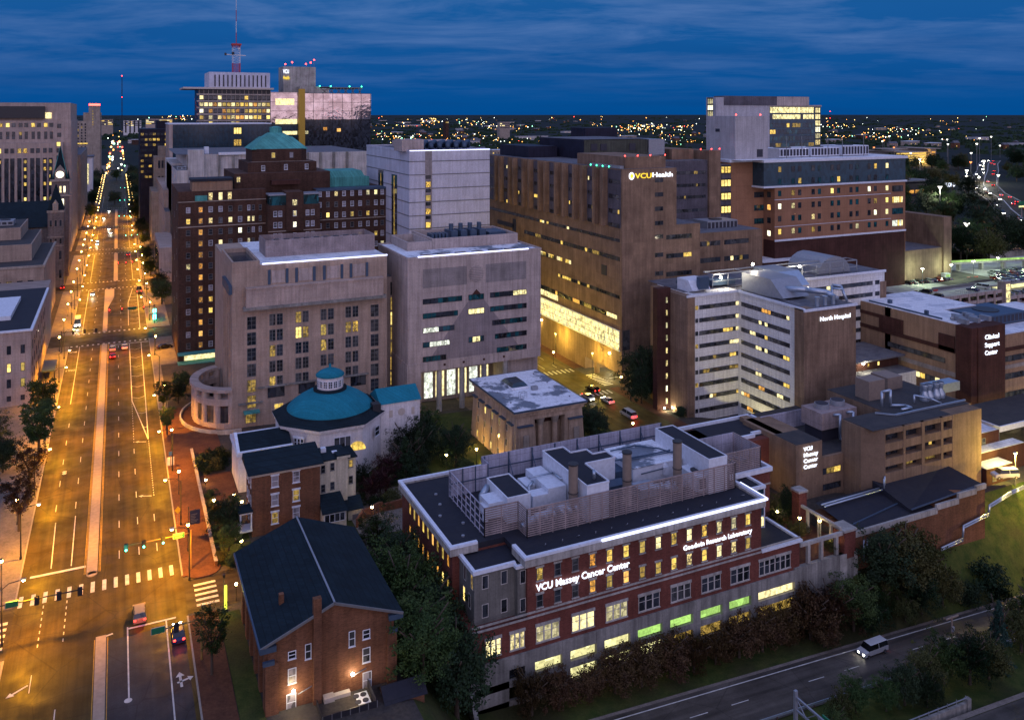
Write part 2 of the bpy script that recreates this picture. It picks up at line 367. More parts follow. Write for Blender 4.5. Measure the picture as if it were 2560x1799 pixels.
# ---------------- windows ----------------
WM = {}
WCOUNT = {}
REST = {}
def window_mb(w, h, style, lit):
    """faces -Y, centred on x=0,z=0; material 0 frame, 1 pane, 2 sill/lintel, 3 blind"""
    b = MB(); f = .09
    if style in ('sash', 'plain', 'grid', 'tri', 'lintel'):
        b.box(-w/2,w/2,-.05,.02,-h/2,-h/2+f); b.box(-w/2,w/2,-.05,.02,h/2-f,h/2)
        b.box(-w/2,-w/2+f,-.05,.02,-h/2+f,h/2-f); b.box(w/2-f,w/2,-.05,.02,-h/2+f,h/2-f)
        b.quad((-w/2+f,-.01,-h/2+f),(w/2-f,-.01,-h/2+f),(w/2-f,-.01,h/2-f),(-w/2+f,-.01,h/2-f),1)
    if style in ('sash','lintel'): b.box(-w/2+f,w/2-f,-.04,0,-.04,.04)
    if style == 'grid':
        b.box(-.04,.04,-.04,0,-h/2+f,h/2-f)
        for k in (-.17, .18): b.box(-w/2+f,w/2-f,-.035,0,h*k-.04,h*k+.04)
    if style == 'tri':
        for x in (-w/6, w/6): b.box(x-.12,x+.12,-.06,0,-h/2+f,h/2-f)
        b.box(-w/2+f,w/2-f,-.035,0,h*.12-.04,h*.12+.04)
    if style == 'lintel':
        b.box(-w/2-.18,w/2+.18,-.14,.0,h/2,h/2+.30,2); b.box(-w/2-.12,w/2+.12,-.16,.0,-h/2-.16,-h/2,2)
    if style == 'sash': b.box(-w/2-.05,w/2+.05,-.10,.0,-h/2-.10,-h/2,2)
    if style == 'tri':
        b.box(-w/2-.15,w/2+.15,-.14,.0,h/2,h/2+.45,2); b.box(-w/2-.1,w/2+.1,-.16,.0,-h/2-.16,-h/2,2)
    return b
def pane_pick(lit, p, rnd):
    return lit
def put_window(root, face, c, u, z, w, h, style, pane, frame='frame_grey', trim=None, sub=False, cap=100, name='window'):
    trim = trim or frame
    if pane in VAR: pane = random.choice(VAR[pane])
    rl = root.location
    if face == 'Y': pos = (u, c, z); rz = 0
    elif face == 'X': pos = (c, u, z); rz = -pi/2
    elif face == 'x': pos = (c, u, z); rz = pi/2
    else: ang = face; pos = (u, c, z); rz = ang
    k = (root.name, name); WCOUNT[k] = WCOUNT.get(k, 0)+1
    if WCOUNT[k] > cap:
        b = window_mb(w, h, style, pane); rb = REST.setdefault(k, {}).setdefault((frame, pane, trim), MB())
        cz, sz_ = cos(rz), sin(rz)
        rb.add([(pos[0]+x*cz-y*sz_, pos[1]+x*sz_+y*cz, pos[2]+zz) for x,y,zz in b.v], b.f, 0)
        rb.m[-len(b.f):] = b.m
        REST[k]['root'] = root; return None
    key = (round(w,2), round(h,2), style, pane, frame, trim, sub)
    if key not in WM:
        b = window_mb(w, h, style, pane)
        if sub:
            pv = MB(); fr = MB()
            for f, m in zip(b.f, b.m): (pv if m == 1 else fr).add([b.v[i] for i in f], [tuple(range(len(f)))], 0 if m != 2 else 1)
            WM[key] = (fr.mesh('window', [frame, trim]), pv.mesh('pane', [pane]))
        else: WM[key] = b.mesh('window', [frame, pane, trim])
    me = WM[key]
    o = bpy.data.objects.new(name, me[0] if sub else me); C.objects.link(o); o.parent = root
    o.location = (pos[0]-rl[0], pos[1]-rl[1], pos[2]-rl[2]); o.rotation_euler = (0,0,rz)
    if sub:
        p = bpy.data.objects.new('pane', me[1]); C.objects.link(p); p.parent = o
    return o
def flush_rest():
    for k, d in REST.items():
        root = d.pop('root'); tot = MB(); mats = []
        for (fr, pa, tr), b in d.items():
            base = len(mats); mats += [fr, pa, tr]; o = len(tot.v); tot.v += b.v
            for f, m in zip(b.f, b.m): tot.f.append(tuple(i+o for i in f)); tot.m.append(m+base); tot.sm.append(False)
        tot.build('smaller_windows', mats, root, kind='stuff')
def pick(darks, lits, p):
    return random.choice(lits) if random.random() < p else random.choice(darks)
DK = ['glass_dark', 'glass_grey', 'glass_blind']; LT = ['lit_yellow', 'lit_pale', 'lit_dim']
def band(root, face, c, u0, u1, z0, z1, n, p=.1, darks=('glass_dark','glass_grey'), lits=('lit_yellow','lit_pale','lit_dim'), frame='frame_dark', depth=.04, name='ribbon_window', litset=None, mull=.1):
    """a ribbon window: n panes with mullions in one frame"""
    b = MB(); mats = [frame] + list(darks) + list(lits); f = .08
    def q(ua, ub, za, zb, m, d):
        if face == 'Y': b.quad((ua,c-d,za),(ub,c-d,za),(ub,c-d,zb),(ua,c-d,zb),m)
        elif face == 'X': b.quad((c-d,ub,za),(c-d,ua,za),(c-d,ua,zb),(c-d,ub,zb),m)
    def bx(ua, ub, za, zb, d):
        if face == 'Y': b.box(ua,ub,c-d,c+.05,za,zb)
        else: b.box(c-d,c+.05,ua,ub,za,zb)
    bx(u0,u1,z0,z0+f,depth+.03); bx(u0,u1,z1-f,z1,depth+.03); bx(u0,u0+f,z0+f,z1-f,depth+.03); bx(u1-f,u1,z0+f,z1-f,depth+.03)
    st = (u1-u0)/n; run = 0; cur = 1
    for i in range(n):
        if litset is not None: m = 1+len(darks)+ (i % len(lits)) if i in litset else 1+random.randrange(len(darks))
        else:
            if run <= 0:
                run = random.choice((1,1,2,3))
                cur = 1+len(darks)+random.randrange(len(lits)) if random.random() < p else 1+random.randrange(len(darks))
            m = cur; run -= 1
        q(u0+st*i+(f if i==0 else mull/2), u0+st*(i+1)-(f if i==n-1 else mull/2), z0+f, z1-f, m, depth-.02)
        if i: bx(u0+st*i-mull/2, u0+st*i+mull/2, z0+f, z1-f, depth)
    return b.build(name, mats, root)
def text(root, s, x0, x1, zc, yc, mat, h=None, face='Y', name='sign_lettering', align='fit', zrot=None):
    cu = bpy.data.curves.new(name, 'FONT'); cu.body = s; cu.size = 1; cu.extrude = .02; cu.offset = .006
    cu.align_x = 'LEFT'; cu.align_y = 'CENTER'; cu.resolution_u = 3
    o = bpy.data.objects.new(name, cu); C.objects.link(o); cu.materials.append(MAT[mat])
    bpy.context.view_layer.update(); wd = o.dimensions.x
    me = bpy.data.meshes.new_from_object(o); bpy.data.objects.remove(o); bpy.data.curves.remove(cu)
    o = bpy.data.objects.new(name, me); C.objects.link(o); o['label'] = 'lettering reading '+s
    if not me.materials: me.materials.append(MAT[mat])
    o.parent = root; rl = root.location if root else Vector((0,0,0))
    L = abs(x1-x0); sx = L/wd; sy = h if h else sx
    o.scale = (sx, sy, 3)
    if face == 'Y': o.location = (x0-rl[0], yc-rl[1], zc-rl[2]); o.rotation_euler = (pi/2, 0, 0)
    elif face == 'X': o.location = (yc-rl[0], x0-rl[1], zc-rl[2]); o.rotation_euler = (pi/2, 0, -pi/2)
    elif face == 'ground': o.location = (x0-rl[0], yc-rl[1], zc-rl[2]); o.rotation_euler = (0,0,zrot or 0); o.scale = (sx, sy, .1)
    return o

# ---------------- terrain ----------------
def ss(a, b, x):
    t = max(0., min(1., (x-a)/(b-a))); return t*t*(3-2*t)
def hwz(x): return -13.45 - .056*(max(40, min(x, 400))-68)
def terr(x, y):
    up = -3*ss(16, 100, x)*(1-ss(430, 520, y)) - 2*ss(137, 150, x)*(1-ss(250, 330, y))*(1-ss(290,340,x))
    up += 10*ss(236, 290, x)*ss(228, 238, y)*(1-ss(300, 420, y))*(1-ss(330,420,x))
    up -= 10*ss(236, 262, x)*ss(176, 196, y)*(1-ss(224, 234, y))
    if x > 164: up = up*1.0
    wx = ss(35, 49, x)
    if x < 127: lo, hi = 119, 152
    else: lo, hi = 110.5, 121.5
    if x > 127: b = ss(127, 132, x); lo = 119*(1-b)+110.5*b; hi = 152*(1-b)+121.5*b
    t = max(0., min(1., (y-lo)/(hi-lo)))
    low = hwz(x)-.15
    z = low*(1-t)+up*t
    zz = z*wx + up*(1-wx)
    if y < 96 and x < 49: zz = up*(1-wx)+low*wx
    return zz
def rng(a, b, s):
    r = []
    while a < b-1e-6: r.append(a); a += s
    return r
xs = [-40000,-20000,-9000,-4000,-2000,-1200,-700,-400,-250,-160,-100,-60] + rng(-40, 34, 10) + rng(34, 52, 2) + rng(52, 124, 6) + rng(124, 180, 3) + rng(180, 420, 12) + [430,500,600,800,1100,1600,2400,4000,7000,12000,20000,40000]
ys = [-800,-200,0,40,70,88] + rng(90, 160, 2.5) + rng(160, 260, 8) + rng(260, 560, 20) + [560,640,760,900,1200,1700,2400,3500,5000,8000,13000,20000,40000]
g = MB(); nx = len(xs)
vs = [(x, y, terr(x, y)) for y in ys for x in xs]; fs = []; fm = []
for j in range(len(ys)-1):
    for i in range(nx-1):
        fs.append((j*nx+i, j*nx+i+1, (j+1)*nx+i+1, (j+1)*nx+i))
        cx, cy = (xs[i]+xs[i+1])/2, (ys[j]+ys[j+1])/2
        grass = (cx > 36 and cy < 122 and cx < 50) or (cy < 122 and cx >= 48) or (cx > 400 and cy > 300 and cy < 1500)
        far = cy > 900 or cx > 480 or cx < -420
        fm.append(2 if far else 1 if grass else 0)
g.add(vs, fs); g.m = fm
def groundmat(name, c1, c2, scale, rough=.95, c3=None):
    m, t, b = newmat(name); pos, uv, s = wallvec(t)
    f = rampn(t, noise(t, pos, scale, 8, .6), .35, 0, .65, 1); c = mixn(t, f, c1, c2)
    if c3: c = mixn(t, rampn(t, noise(t, pos, scale*.13, 4), .45, 0, .6, .8), c, c3)
    t.links.new(mixn(t, 1.0, c, rampn(t, noise(t, pos, scale*7, 3), .3, .75, .7, 1.15), 'MULTIPLY'), b.inputs['Base Color'])
    b.inputs['Roughness'].default_value = rough; b.inputs['Specular IOR Level'].default_value = .2
groundmat('city_ground', (.055,.05,.048), (.09,.075,.06), .3); groundmat('grass', (.030,.055,.010), (.075,.088,.020), .5, c3=(.05,.045,.02))
groundmat('far_ground', (.006,.012,.010), (.020,.024,.020), .02)
groundmat('brick_paving', (.13,.055,.030), (.085,.036,.022), .4, .9); groundmat('concrete_paving', (.24,.20,.17), (.17,.145,.12), .5, .85)
groundmat('plaza', (.14,.08,.055), (.20,.15,.11), .2)
def asphalt(name, c, lo=.5):
    m, t, b = newmat(name); pos, uv, s = wallvec(t)
    mpn = T(t, 'ShaderNodeMapping'); mpn.inputs['Scale'].default_value = (.75, .02, 1) if 'cross' not in name else (.02, .7, 1); t.links.new(pos, mpn.inputs[0])
    a = rampn(t, noise(t, mpn.outputs[0], 1, 4), .32, lo, .62, 1.1); d = rampn(t, noise(t, pos, .14, 7, .62), .36, .66, .62, 1.15); e = rampn(t, noise(t, pos, 5, 3), .3, .82, .7, 1.12)
    vo = T(t, 'ShaderNodeTexVoronoi', feature='DISTANCE_TO_EDGE'); vo.inputs['Scale'].default_value = .11; t.links.new(pos, vo.inputs['Vector'])
    cr = rampn(t, vo.outputs['Distance'], .0, .62, .012, 1)
    x = mixn(t, 1.0, mixn(t, 1.0, mixn(t, 1.0, mixn(t, 1.0, c, a, 'MULTIPLY'), d, 'MULTIPLY'), e, 'MULTIPLY'), cr, 'MULTIPLY')
    t.links.new(x, b.inputs['Base Color']); b.inputs['Specular IOR Level'].default_value = .2; t.links.new(rampn(t, noise(t, pos, .3, 4), .3, .45, .7, .75), b.inputs['Roughness'])
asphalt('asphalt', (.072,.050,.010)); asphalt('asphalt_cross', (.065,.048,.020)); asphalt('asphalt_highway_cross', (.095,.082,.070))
asphalt('asphalt_new', (.040,.040,.045), .75)
flat('marking_white', (.62,.60,.55), .7, 0, .3, 1.0); flat('marking_yellow', (.5,.30,.04), .7, 0, .3, 1.0); flat('kerb_stone', (.30,.26,.22), .8)
flat('median_concrete', (.36,.28,.21), .8, 0, .2)
struct('ground', g, ['city_ground', 'grass', 'far_ground'])
# =====================  BUILDINGS  =====================
def led(root, a, b, r=.16):
    MB().bar(a, b, r*2, r*2).build('light_strip', 'led_strip', root)
def roof(root, x0, x1, y0, y1, z, mat='black_roof', par=.0, parmat='white_trim', t=.5, name='roof'):
    MB().box(x0,x1,y0,y1,z-.3,z+.02).build(name, mat, root)
    if par: MB().parapet(x0,x1,y0,y1,z-.3,z+par,t).build('parapet', parmat, root)
def hvac(root, x0, x1, y0, y1, z0, z1, mat='equip_white'):
    b = MB(); b.box(x0,x1,y0,y1,z0+.25,z1,0); b.box(x0+.1,x1-.1,y0+.1,y1-.1,z0,z0+.25,1)
    n = max(1, int((x1-x0)/1.6))
    for i in range(n): b.box(x0+(x1-x0)*(i+.15)/n, x0+(x1-x0)*(i+.85)/n, y0-.05, y0, z0+.7, z1-.4, 2)
    b.cyl((x0+x1)/2,(y0+y1)/2,z1,z1+.25,min(x1-x0,y1-y0)*.3,12,1)
    return b.build('rooftop_unit', [mat,'dark_trim','louver_dark'], root)

# ---- research laboratory (front centre) ----
M = thing('laboratory_building', 'red brick laboratory with rooftop machinery, lit lettering and a blue-white light strip above the highway', 'building', (48,117,-12.5))
MB().box(48.2,113.2,117,150.8,-2.0-3.3,-.35).box(57.6,104.2,117.0,150.8,-.35,7.9).box(48.2,57.6,124.9,150.8,-.35,7.9).build('brick_wall', 'red_brick', M)
b = MB(); b.box(56.9,104.7,116.35,117.1,7.9,9.1); b.box(56.9,57.6,117.1,121.2,7.9,9.1); b.box(104.0,104.7,117.1,124.6,7.9,9.1); b.box(47.6,48.3,124.3,151.2,7.9,9.1); b.box(48.3,52.4,124.3,125.0,7.9,9.1); b.box(48.3,104.7,150.5,151.2,7.9,9.1)
b.build('cornice', 'concrete_light', M)
b = MB().box(48.2,104.2,125,150.8,7.9,8.8).box(57.3,104.2,117,125,8.0,8.8).build('roof', 'black_roof', M)
b = MB()
b.box(56.8,104.8,116.3,116.95,9.1,9.5); b.box(56.8,57.45,116.95,121.0,9.1,9.5); b.box(104.15,104.8,116.95,124.5,9.1,9.5)
b.box(47.5,48.15,124.2,151.3,9.1,9.5); b.box(48.15,52.3,124.2,124.85,9.1,9.5); b.box(48.15,104.8,150.65,151.3,9.1,9.5)
b.build('parapet', 'white_trim', M)
led(M, (70.6,116.2,9.35),(104.9,116.2,9.35)); led(M, (104.95,116.2,9.35),(104.95,123.5,9.35), .13)
for z in (-.25, .45): MB().box(48.0,113.3,116.86,117.0,z-.14,z+.14).build('string_course', 'concrete_light', M)
# grey corner tower between the two brick wings
MB().box(49.4,56.2,118.7,125,-.35,7.5).build('grey_wing_wall', 'grey_granite_panel', M); MB().box(56.2,58.0,117.6,124,-.35,7.5).build('grey_wing_wall', 'grey_granite_panel', M)
MB().box(49.6,57.9,119,124.8,7.5,7.6).build('grey_wing_roof', 'black_roof', M)
MB().box(49.1,56.3,118.4,118.95,7.5,8.1).box(49.1,49.65,118.95,125,7.5,8.1).box(55.8,58.2,117.3,117.85,7.5,7.95).box(55.8,56.3,117.85,118.5,7.5,7.95).build('grey_wing_parapet', 'white_trim', M)
for u, zz in ((51.2,6.0),(54.4,6.0),(51.2,1.6),(54.4,1.6)): put_window(M, 'Y', 118.7, u, zz, 1.1, 2.1, 'plain', 'glass_dark', 'frame_white', sub=True)
for zz in (6.0,1.6): put_window(M, 'Y', 117.6, 57.1, zz, 1.0, 2.1, 'plain', 'glass_dark', 'frame_white', sub=True)
for u, zz, g_ in ((119.6,6.0,'lit_dim'),(122.5,6.0,'glass_dark'),(120.5,2.6,'glass_dark'),(122.8,2.6,'lit_yellow')): put_window(M, 'X', 49.4, u, zz, .9, 2.3, 'plain', g_, 'frame_white')
top = ['lit_yellow','glass_dark','glass_grey'] + ['lit_orange','lit_yellow','lit_yellow','lit_yellow','lit_pale','lit_yellow','lit_pale','lit_yellow','lit_pale','lit_pale','lit_yellow']
bot = ['glass_dark','glass_dark','glass_grey'] + ['lit_orange','lit_yellow','lit_orange','lit_dim','lit_yellow','lit_yellow','lit_pale','lit_yellow','lit_pale','lit_pale','lit_yellow']
for i in range(14):
    put_window(M, 'Y', 117, 59.75+i*3.185, 6.15, 1.12, 2.0, 'lintel', top[i], 'frame_grey', 'concrete_light', sub=True)
    put_window(M, 'Y', 117, 59.75+i*3.185, 1.95, 1.12, 2.0, 'lintel', bot[i], 'frame_grey', 'concrete_light', sub=True)
for i, (a, c_, g_) in enumerate(((50.5,53.1,'lit_bright'),(54.6,57.1,'lit_bright'),(59.1,63.2,'lit_bright'),(65.5,69.6,'lit_bright'),(71.8,75.9,'lit_pale'),(78.1,82.3,'glass_dark'),(84.6,88.7,'glass_grey'),(91.0,95.1,'glass_dark'),(97.3,101.5,'glass_dark'),(103.7,107.3,'glass_dark'),(107.4,111.0,'glass_dark'))):
    put_window(M, 'Y', 117, (a+c_)/2, -3.25, c_-a, 2.5, 'tri', 'lit_pale' if g_=='lit_bright' else g_, 'frame_white', 'concrete_light', sub=True)
for i in range(9):
    y = 126.7+i*2.42
    put_window(M, 'X', 48.2, y, 6.2, 1.05, 2.0, 'plain', random.choice(['lit_yellow','lit_yellow','lit_orange']), 'frame_dark')
    put_window(M, 'X', 48.2, y, 2.2, 1.05, 2.0, 'plain', random.choice(['lit_yellow','lit_dim','lit_orange']), 'frame_dark')
# concrete parking levels below
b = MB(); b.box(48.0,113.4,117.3,118.2,-5.6,-5.3)
b.box(48.0,113.4,116.75,117.5,-7.3,-5.3); 
b.box(48.0,54.4,116.75,149,-22,-7.3)
b.box(48.0,113.4,116.75,117.2,-10.0,-8.95)
b.box(48.0,113.4,116.75,117.2,-24,-12.0)
xs_ = [57.1,63.6,69.9,76.3,82.7,89.0,95.3,101.7]
ks = [58.8,65.1,71.4,77.8,84.3,90.6,96.8,103.3]
for a, c_ in zip(xs_, ks): b.box(a, c_, 116.7, 117.9, -24, -5.4)
b.box(111.8,113.5,116.7,119,-24,-4.9)
b.build('concrete_wall', 'concrete', M)
MB().box(48.3,113.2,118.2,150,-7.32,-7.2).box(48.3,113.2,118.2,150,-10.6,-10.4).build('parking_deck', 'concrete', M)
MB().box(54.4,113.0,126,126.3,-24,-5.6).build('inner_wall', 'concrete_light', M)
gl = ['glass_dark','lit_garage','lit_garage','lit_garage','lit_green','lit_green','lit_green','lit_green','lit_pale']
op = [(54.4,57.1)]+[(ks[i], (xs_+[111.8])[i+1]) for i in range(8)]
for (a, c_), g_ in zip(op, gl):
    w_ = MB(); w_.quad((a,117.35,-8.96),(c_,117.35,-8.96),(c_,117.35,-7.28),(a,117.35,-7.28)); w_.build('lit_opening', g_, M)
    if a > 60: MB().quad((a,117.35,-12),(c_,117.35,-12),(c_,117.35,-10.0),(a,117.35,-10.0)).build('lit_opening', 'lit_garage' if a < 80 else 'lit_dim', M)
MB().box(60.0,61.0,116.55,116.75,-12.6,-9.9).build('door', 'concrete_light', M)
text(M, 'VCU Massey Cancer Center', 59.0, 76.2, 4.10, 116.75, 'sign_white', 1.55)
text(M, 'Goodwin Research Laboratory', 87.0, 101.8, 4.15, 116.75, 'sign_white', 1.15)
# low right annexe roof with parapet
MB().box(104.25,113.3,117.4,126,-.4,-.32).build('annexe_roof', 'black_roof', M)
MB().box(104.2,113.7,116.7,117.4,-.4,.05).box(113.2,113.8,117.4,126.2,-.4,.05).build('annexe_parapet', 'white_trim', M)
# right brick wing behind, with a glazed bay
MB().box(104.2,116.6,128.5,152,-6,7.6).build('wing_wall', 'red_brick', M)
MB().box(104.2,129.0,141.5,152,-6,7.6).box(116.0,132.0,143.5,153.0,-6,7.6).build('wing_wall', 'red_brick', M)
MB().box(104.2,116.4,128.7,152,7.6,7.7).box(104,128.8,143.3,151.8,7.6,7.7).box(116.2,131.8,146.8,152.8,7.6,7.68).build('wing_roof', 'black_roof', M)
b = MB(); b.box(104.2,117.0,128.1,128.8,7.6,8.45); b.box(116.4,117.0,128.8,141.5,7.6,8.45); b.box(117.0,125.6,142.9,143.5,7.6,8.3); b.box(125.6,129.6,143.9,144.5,7.6,8.3); b.box(129,129.6,144.5,147.7,7.6,8.3); b.box(129.6,133.2,147.6,148.2,7.6,8.3); b.box(132.6,133.2,148.2,153.4,7.6,8.3); b.box(104,133.2,152.8,153.4,7.6,8.3)
b.build('wing_parapet', 'white_trim', M)
MB().box(104.2,116.7,128.36,128.5,5.0,5.25).build('string_course', 'concrete_light', M)
MB().box(104.3,110.8,123.7,128.6,-.3,7.2).build('glazed_bay', 'curtain_wall', M); MB().box(104.3,111,123.5,128.5,7.2,7.35).build('bay_roof', 'black_roof', M)
b = MB(); b.box(107.2,111.1,123.45,123.95,7.2,7.75); b.box(110.6,111.1,123.95,128.5,7.2,7.75)
for z in (-.2,1.9,4.0,6.0): b.box(104.2,110.95,123.6,123.75,z,z+.14); b.box(110.75,110.95,123.7,128.5,z,z+.14)
for x in (108.9,110.75): b.box(x,x+.2,123.55,123.75,-.3,7.2)
b.build('bay_frame', 'white_trim', M)
for z0,z1 in ((4.3,5.9),(.1,1.8)): MB().quad((107,123.66,z0),(110.7,123.66,z0),(110.7,123.66,z1),(107,123.66,z1)).build('window', 'lit_pale', M)
band(M, 'Y', 143.5, 117.5, 125.3, 4.2, 6.6, 4, .0, frame='frame_white', litset=(2,3)); 
# louvre screens round the roof machinery
def screen(pts, z0, z1, step=.42, posts=2.3, m='screen_metal', inner=False):
    b = MB()
    for (ax, ay), (bx_, by) in zip(pts[:-1], pts[1:]):
        z = z0+.15
        while z < z1:
            b.bar((ax,ay,z),(bx_,by,z), .06, .20); z += step
        L = sqrt((bx_-ax)**2+(by-ay)**2); n = max(1, int(L/posts))
        for i in range(n+1):
            t = i/n; px_, py = ax+(bx_-ax)*t, ay+(by-ay)*t; b.box(px_-.07,px_+.07,py-.07,py+.07,z0-.2,z1+.05)
        b.bar((ax,ay,z1),(bx_,by,z1), .16, .12)
    return b.build('louvre_screen', m, M)
screen([(54.3,126.2),(60.4,126.2),(60.5,123.0),(103.3,123.0),(103.3,127.0)], 8.9, 13.5, .36)
screen([(54.3,126.2),(54.3,142.2)], 8.9, 13.5, 1.1, 1.9, 'screen_pale')
MB().box(54.3,62.0,142.2,142.35,8.8,13.4).box(62,62.15,142.3,145.6,8.8,13.4).box(62,102.8,145.5,145.65,8.8,13.5).build('screen_panel', 'screen_pale', M)
b = MB()
for i in range(4): b.box(54.3+i*2.5,54.45+i*2.5,142.0,142.2,8.8,13.5)
for i in range(9): b.box(62.5+i*5,62.7+i*5,145.3,145.5,8.8,13.5); b.bar((62.6+i*5,145.3,12.5),(62.6+i*5,142.8,8.9),.12)
b.box(54.3,62,142.05,142.2,11,11.15); b.box(62.2,102.8,145.35,145.5,11,11.15); b.build('screen_posts', 'blue_steel', M)
screen([(104.0,128.9),(114.6,128.9),(114.6,137)], 7.9, 12.5, .36)
MB().box(104,114.6,137,137.15,7.7,12.5).box(114.6,114.7,129,137,7.8,12.5).build('screen_panel', 'screen_pale', M)
# rooftop rooms and machinery
def room(x0,x1,y0,y1,z1,name='rooftop_room'):
    MB().box(x0,x1,y0,y1,8.8,z1).build(name, 'equip_white', M); MB().box(x0+.2,x1-.2,y0+.2,y1-.2,z1,z1+.03).build('room_roof','black_roof',M); MB().parapet(x0-.03,x1+.03,y0-.03,y1+.03,z1-.1,z1+.15,.2).build('roof_edge','white_trim',M)
room(59.6,64.0,128.7,137.5,13.0)
MB().prism([(71.95,123.3),(76.3,123.3),(76.3,131.4),(82.6,131.4),(82.6,134.5),(79.7,134.5),(79.7,136.8),(76.3,136.8),(76.3,139.7),(71.95,139.7)], 8.8, 14.9, 0, 1).build('rooftop_room', ['equip_white','black_roof'], M)
b = MB(); P = [(71.95,123.3),(76.3,123.3),(76.3,131.4),(82.6,131.4),(82.6,134.5),(79.7,134.5),(79.7,136.8),(76.3,136.8),(76.3,139.7),(71.95,139.7)]
for p, q in zip(P, P[1:]+P[:1]): b.bar((*p,15),(*q,15),.22,.25)
b.build('roof_edge', 'white_trim', M)
room(97.4,101.6,123.1,139.9,15.0)
b = MB(); b.box(56.9,60.0,130.3,134.2,9.3,12.0); b.box(56.4,56.9,131.5,133,9.6,11.2); b.cyl(56.5,130.9,9,11.4,.55,10); b.build('air_handler', ['equip_white'], M)
b = MB(); b.box(68.0,71.6,129.9,134.5,8.9,12.6); b.box(68.3,71.5,134.5,139.5,9.8,12.4); b.box(66.4,68.2,135.2,139.0,9.2,11.2); b.box(65.0,68.0,129.9,132.4,9.6,11.8); b.build('air_handler', 'equip_white', M)
b = MB(); b.tube([(66.2,133.8,9),(66.2,133.8,11.8),(67.2,134.4,12.2),(67.4,135.4,11.2)],.28); b.tube([(66.8,134.8,12.9),(71.5,134.8,12.9),(71.6,132,12.9),(73,132,13)],.16); b.build('pipe', 'duct_metal', M)
b = MB(); b.tube([(60.6,124.6,10.0),(63.5,125.4,10.6),(67.5,125.8,10.9),(71,126.3,10.9),(73.2,127,10.3)],.62,10)
for x in (61.5,63.2,64.8,66.4,68,69.4,70.8): b.tube([(x,125.1,10.45+.02*(x-60)),(x+.15,125.12,10.45+.02*(x-60))],.68,10)
b.build('round_duct', 'duct_metal', M)
b = MB(); b.tube([(57.6,134.8,9.2),(58,135.8,11),(59.3,136.6,11.9)],.6,10); b.build('round_duct', 'duct_metal', M)
b = MB(); b.box(86.3,97.3,131.0,141.1,9.0,12.3); b.build('plant_room', 'equip_white', M)
b = MB(); b.box(86.2,97.4,130.9,141.2,12.3,12.45); b.build('plant_roof', 'stained_white_roof', M)
b = MB(); b.tube([(86.4,139.0,12.8),(92,139.2,12.8),(95.5,136,12.8),(97.2,132,12.8)],.13); b.tube([(86,134,12.8),(97,133.6,12.8)],.13); b.tube([(84,134.8,12.8),(90,134.4,12.8),(97,134.4,12.8)],.13); b.tube([(88,130.8,11.2),(93,130.7,11.4)],.1); b.build('pipe', 'blue_steel', M)
b = MB(); b.sphere(93.3,131.3,11.7,.75,10,0); b.box(92.8,93.8,130.4,131.3,10.2,11.7); b.build('vent_hood', 'equip_white', M)
b = MB(); b.box(82.8,87,133.5,139,9.5,11.2); b.box(76.4,83.5,128.2,130.8,9.6,11.4); b.build('cooling_coil', 'blue_steel', M)
b = MB(); b.box(84.8,88.6,126.3,129.6,8.9,10.6); b.tube([(87,127,10.4),(90,126.6,10.0),(92.5,126.5,9.6),(95,127.2,9.5)],.7,10)
for x in (88,89.4,91,92.4): b.tube([(x,126.8,10.2),(x+.15,126.78,10.18)],.77,10)
b.build('round_duct', 'duct_metal', M)
hvac(M, 95.6,98.6,124.0,129.5,8.8,11.8); hvac(M, 98.9,100.4,124,127,8.8,12.2,'dark_trim')
b = MB()
for x, y in ((101.0,125.3),(102.2,124.4)): b.cyl(x,y,8.8,11.2,.85,12); 
b.build('exhaust_fan', 'dark_trim', M)
for x, y in ((70.8,126.0),(81.9,126.3),(93.0,126.6)):
    b = MB(); b.cyl(x,y,8.8,17.8,.82,16); b.cyl(x,y,17.8,18.05,.92,16,1); 
    for z in (10.5,13): b.cyl(x,y,z,z+.12,.9,16,1)
    b.build('chimney', ['chimney_tan','dark_trim'], M)
b = MB(); b.tube([(74.6,125.4,15),(74.6,125.4,16),(74.3,125.0,16.5),(74.1,124.6,16.0)],.28,8); b.build('vent_pipe','duct_metal',M)
b = MB()
for i in range(14): b.tube([(62+i*3.1,119.3+random.random(),8.8),(62+i*3.1,119.3,9.3)],.07)
for i in range(5): b.cyl(50+random.random()*3,128+i*4,8.8,9.0,.3,8)
b.build('roof_vent','metal_grey',M)
b = MB(); 
for x in (108,110.5): b.cyl(x,133.5,7.8,9.6,1.0,12)
b.box(111.5,113,131,133,7.7,9.5); b.build('tank','blue_steel',M)
# garden terrace wall with pergola to the right of the laboratory
G_ = thing('garden_pergola', 'lit roof garden pergola of concrete posts between two brick piers on a high concrete wall', 'pergola', (113.5,117,-18))
MB().box(113.5,127.3,116.8,117.6,-24,-5.0).build('retaining_wall', 'concrete', G_)
MB().box(113.5,127.2,117.6,134,-6,-4.75).build('terrace', 'brick_paving', G_)
b = MB()
for x in (115.2,118.4,122.2): b.box(x,x+.6,116.9,117.5,-4.9,-1.5)
b.box(113.4,124.0,116.9,117.5,-1.5,-.9); b.box(123.6,124.1,117.4,128,-.6,-.1)
for y in (119.5,122.5,125.5): b.box(123.6,124.1,y,y+.5,-4.8,-.6)
b.build('pergola_frame', 'concrete_light', G_)
MB().box(124.1,127.0,116.7,119.8,-6,-1.0).box(123.2,125.2,127.4,129.4,-5,2.2).build('brick_pier', 'red_brick', G_)
MB().box(123.9,127.2,116.5,120,-1.0,-.6).box(123.0,125.4,127.2,129.6,2.2,2.6).build('pier_cap', 'concrete_light', G_)
MB().box(126.6,127.4,116.6,117.7,-24,-5.0).box(122.9,124.6,116.6,117.7,-24,-5.0).build('wall_pier', 'concrete_light', G_)

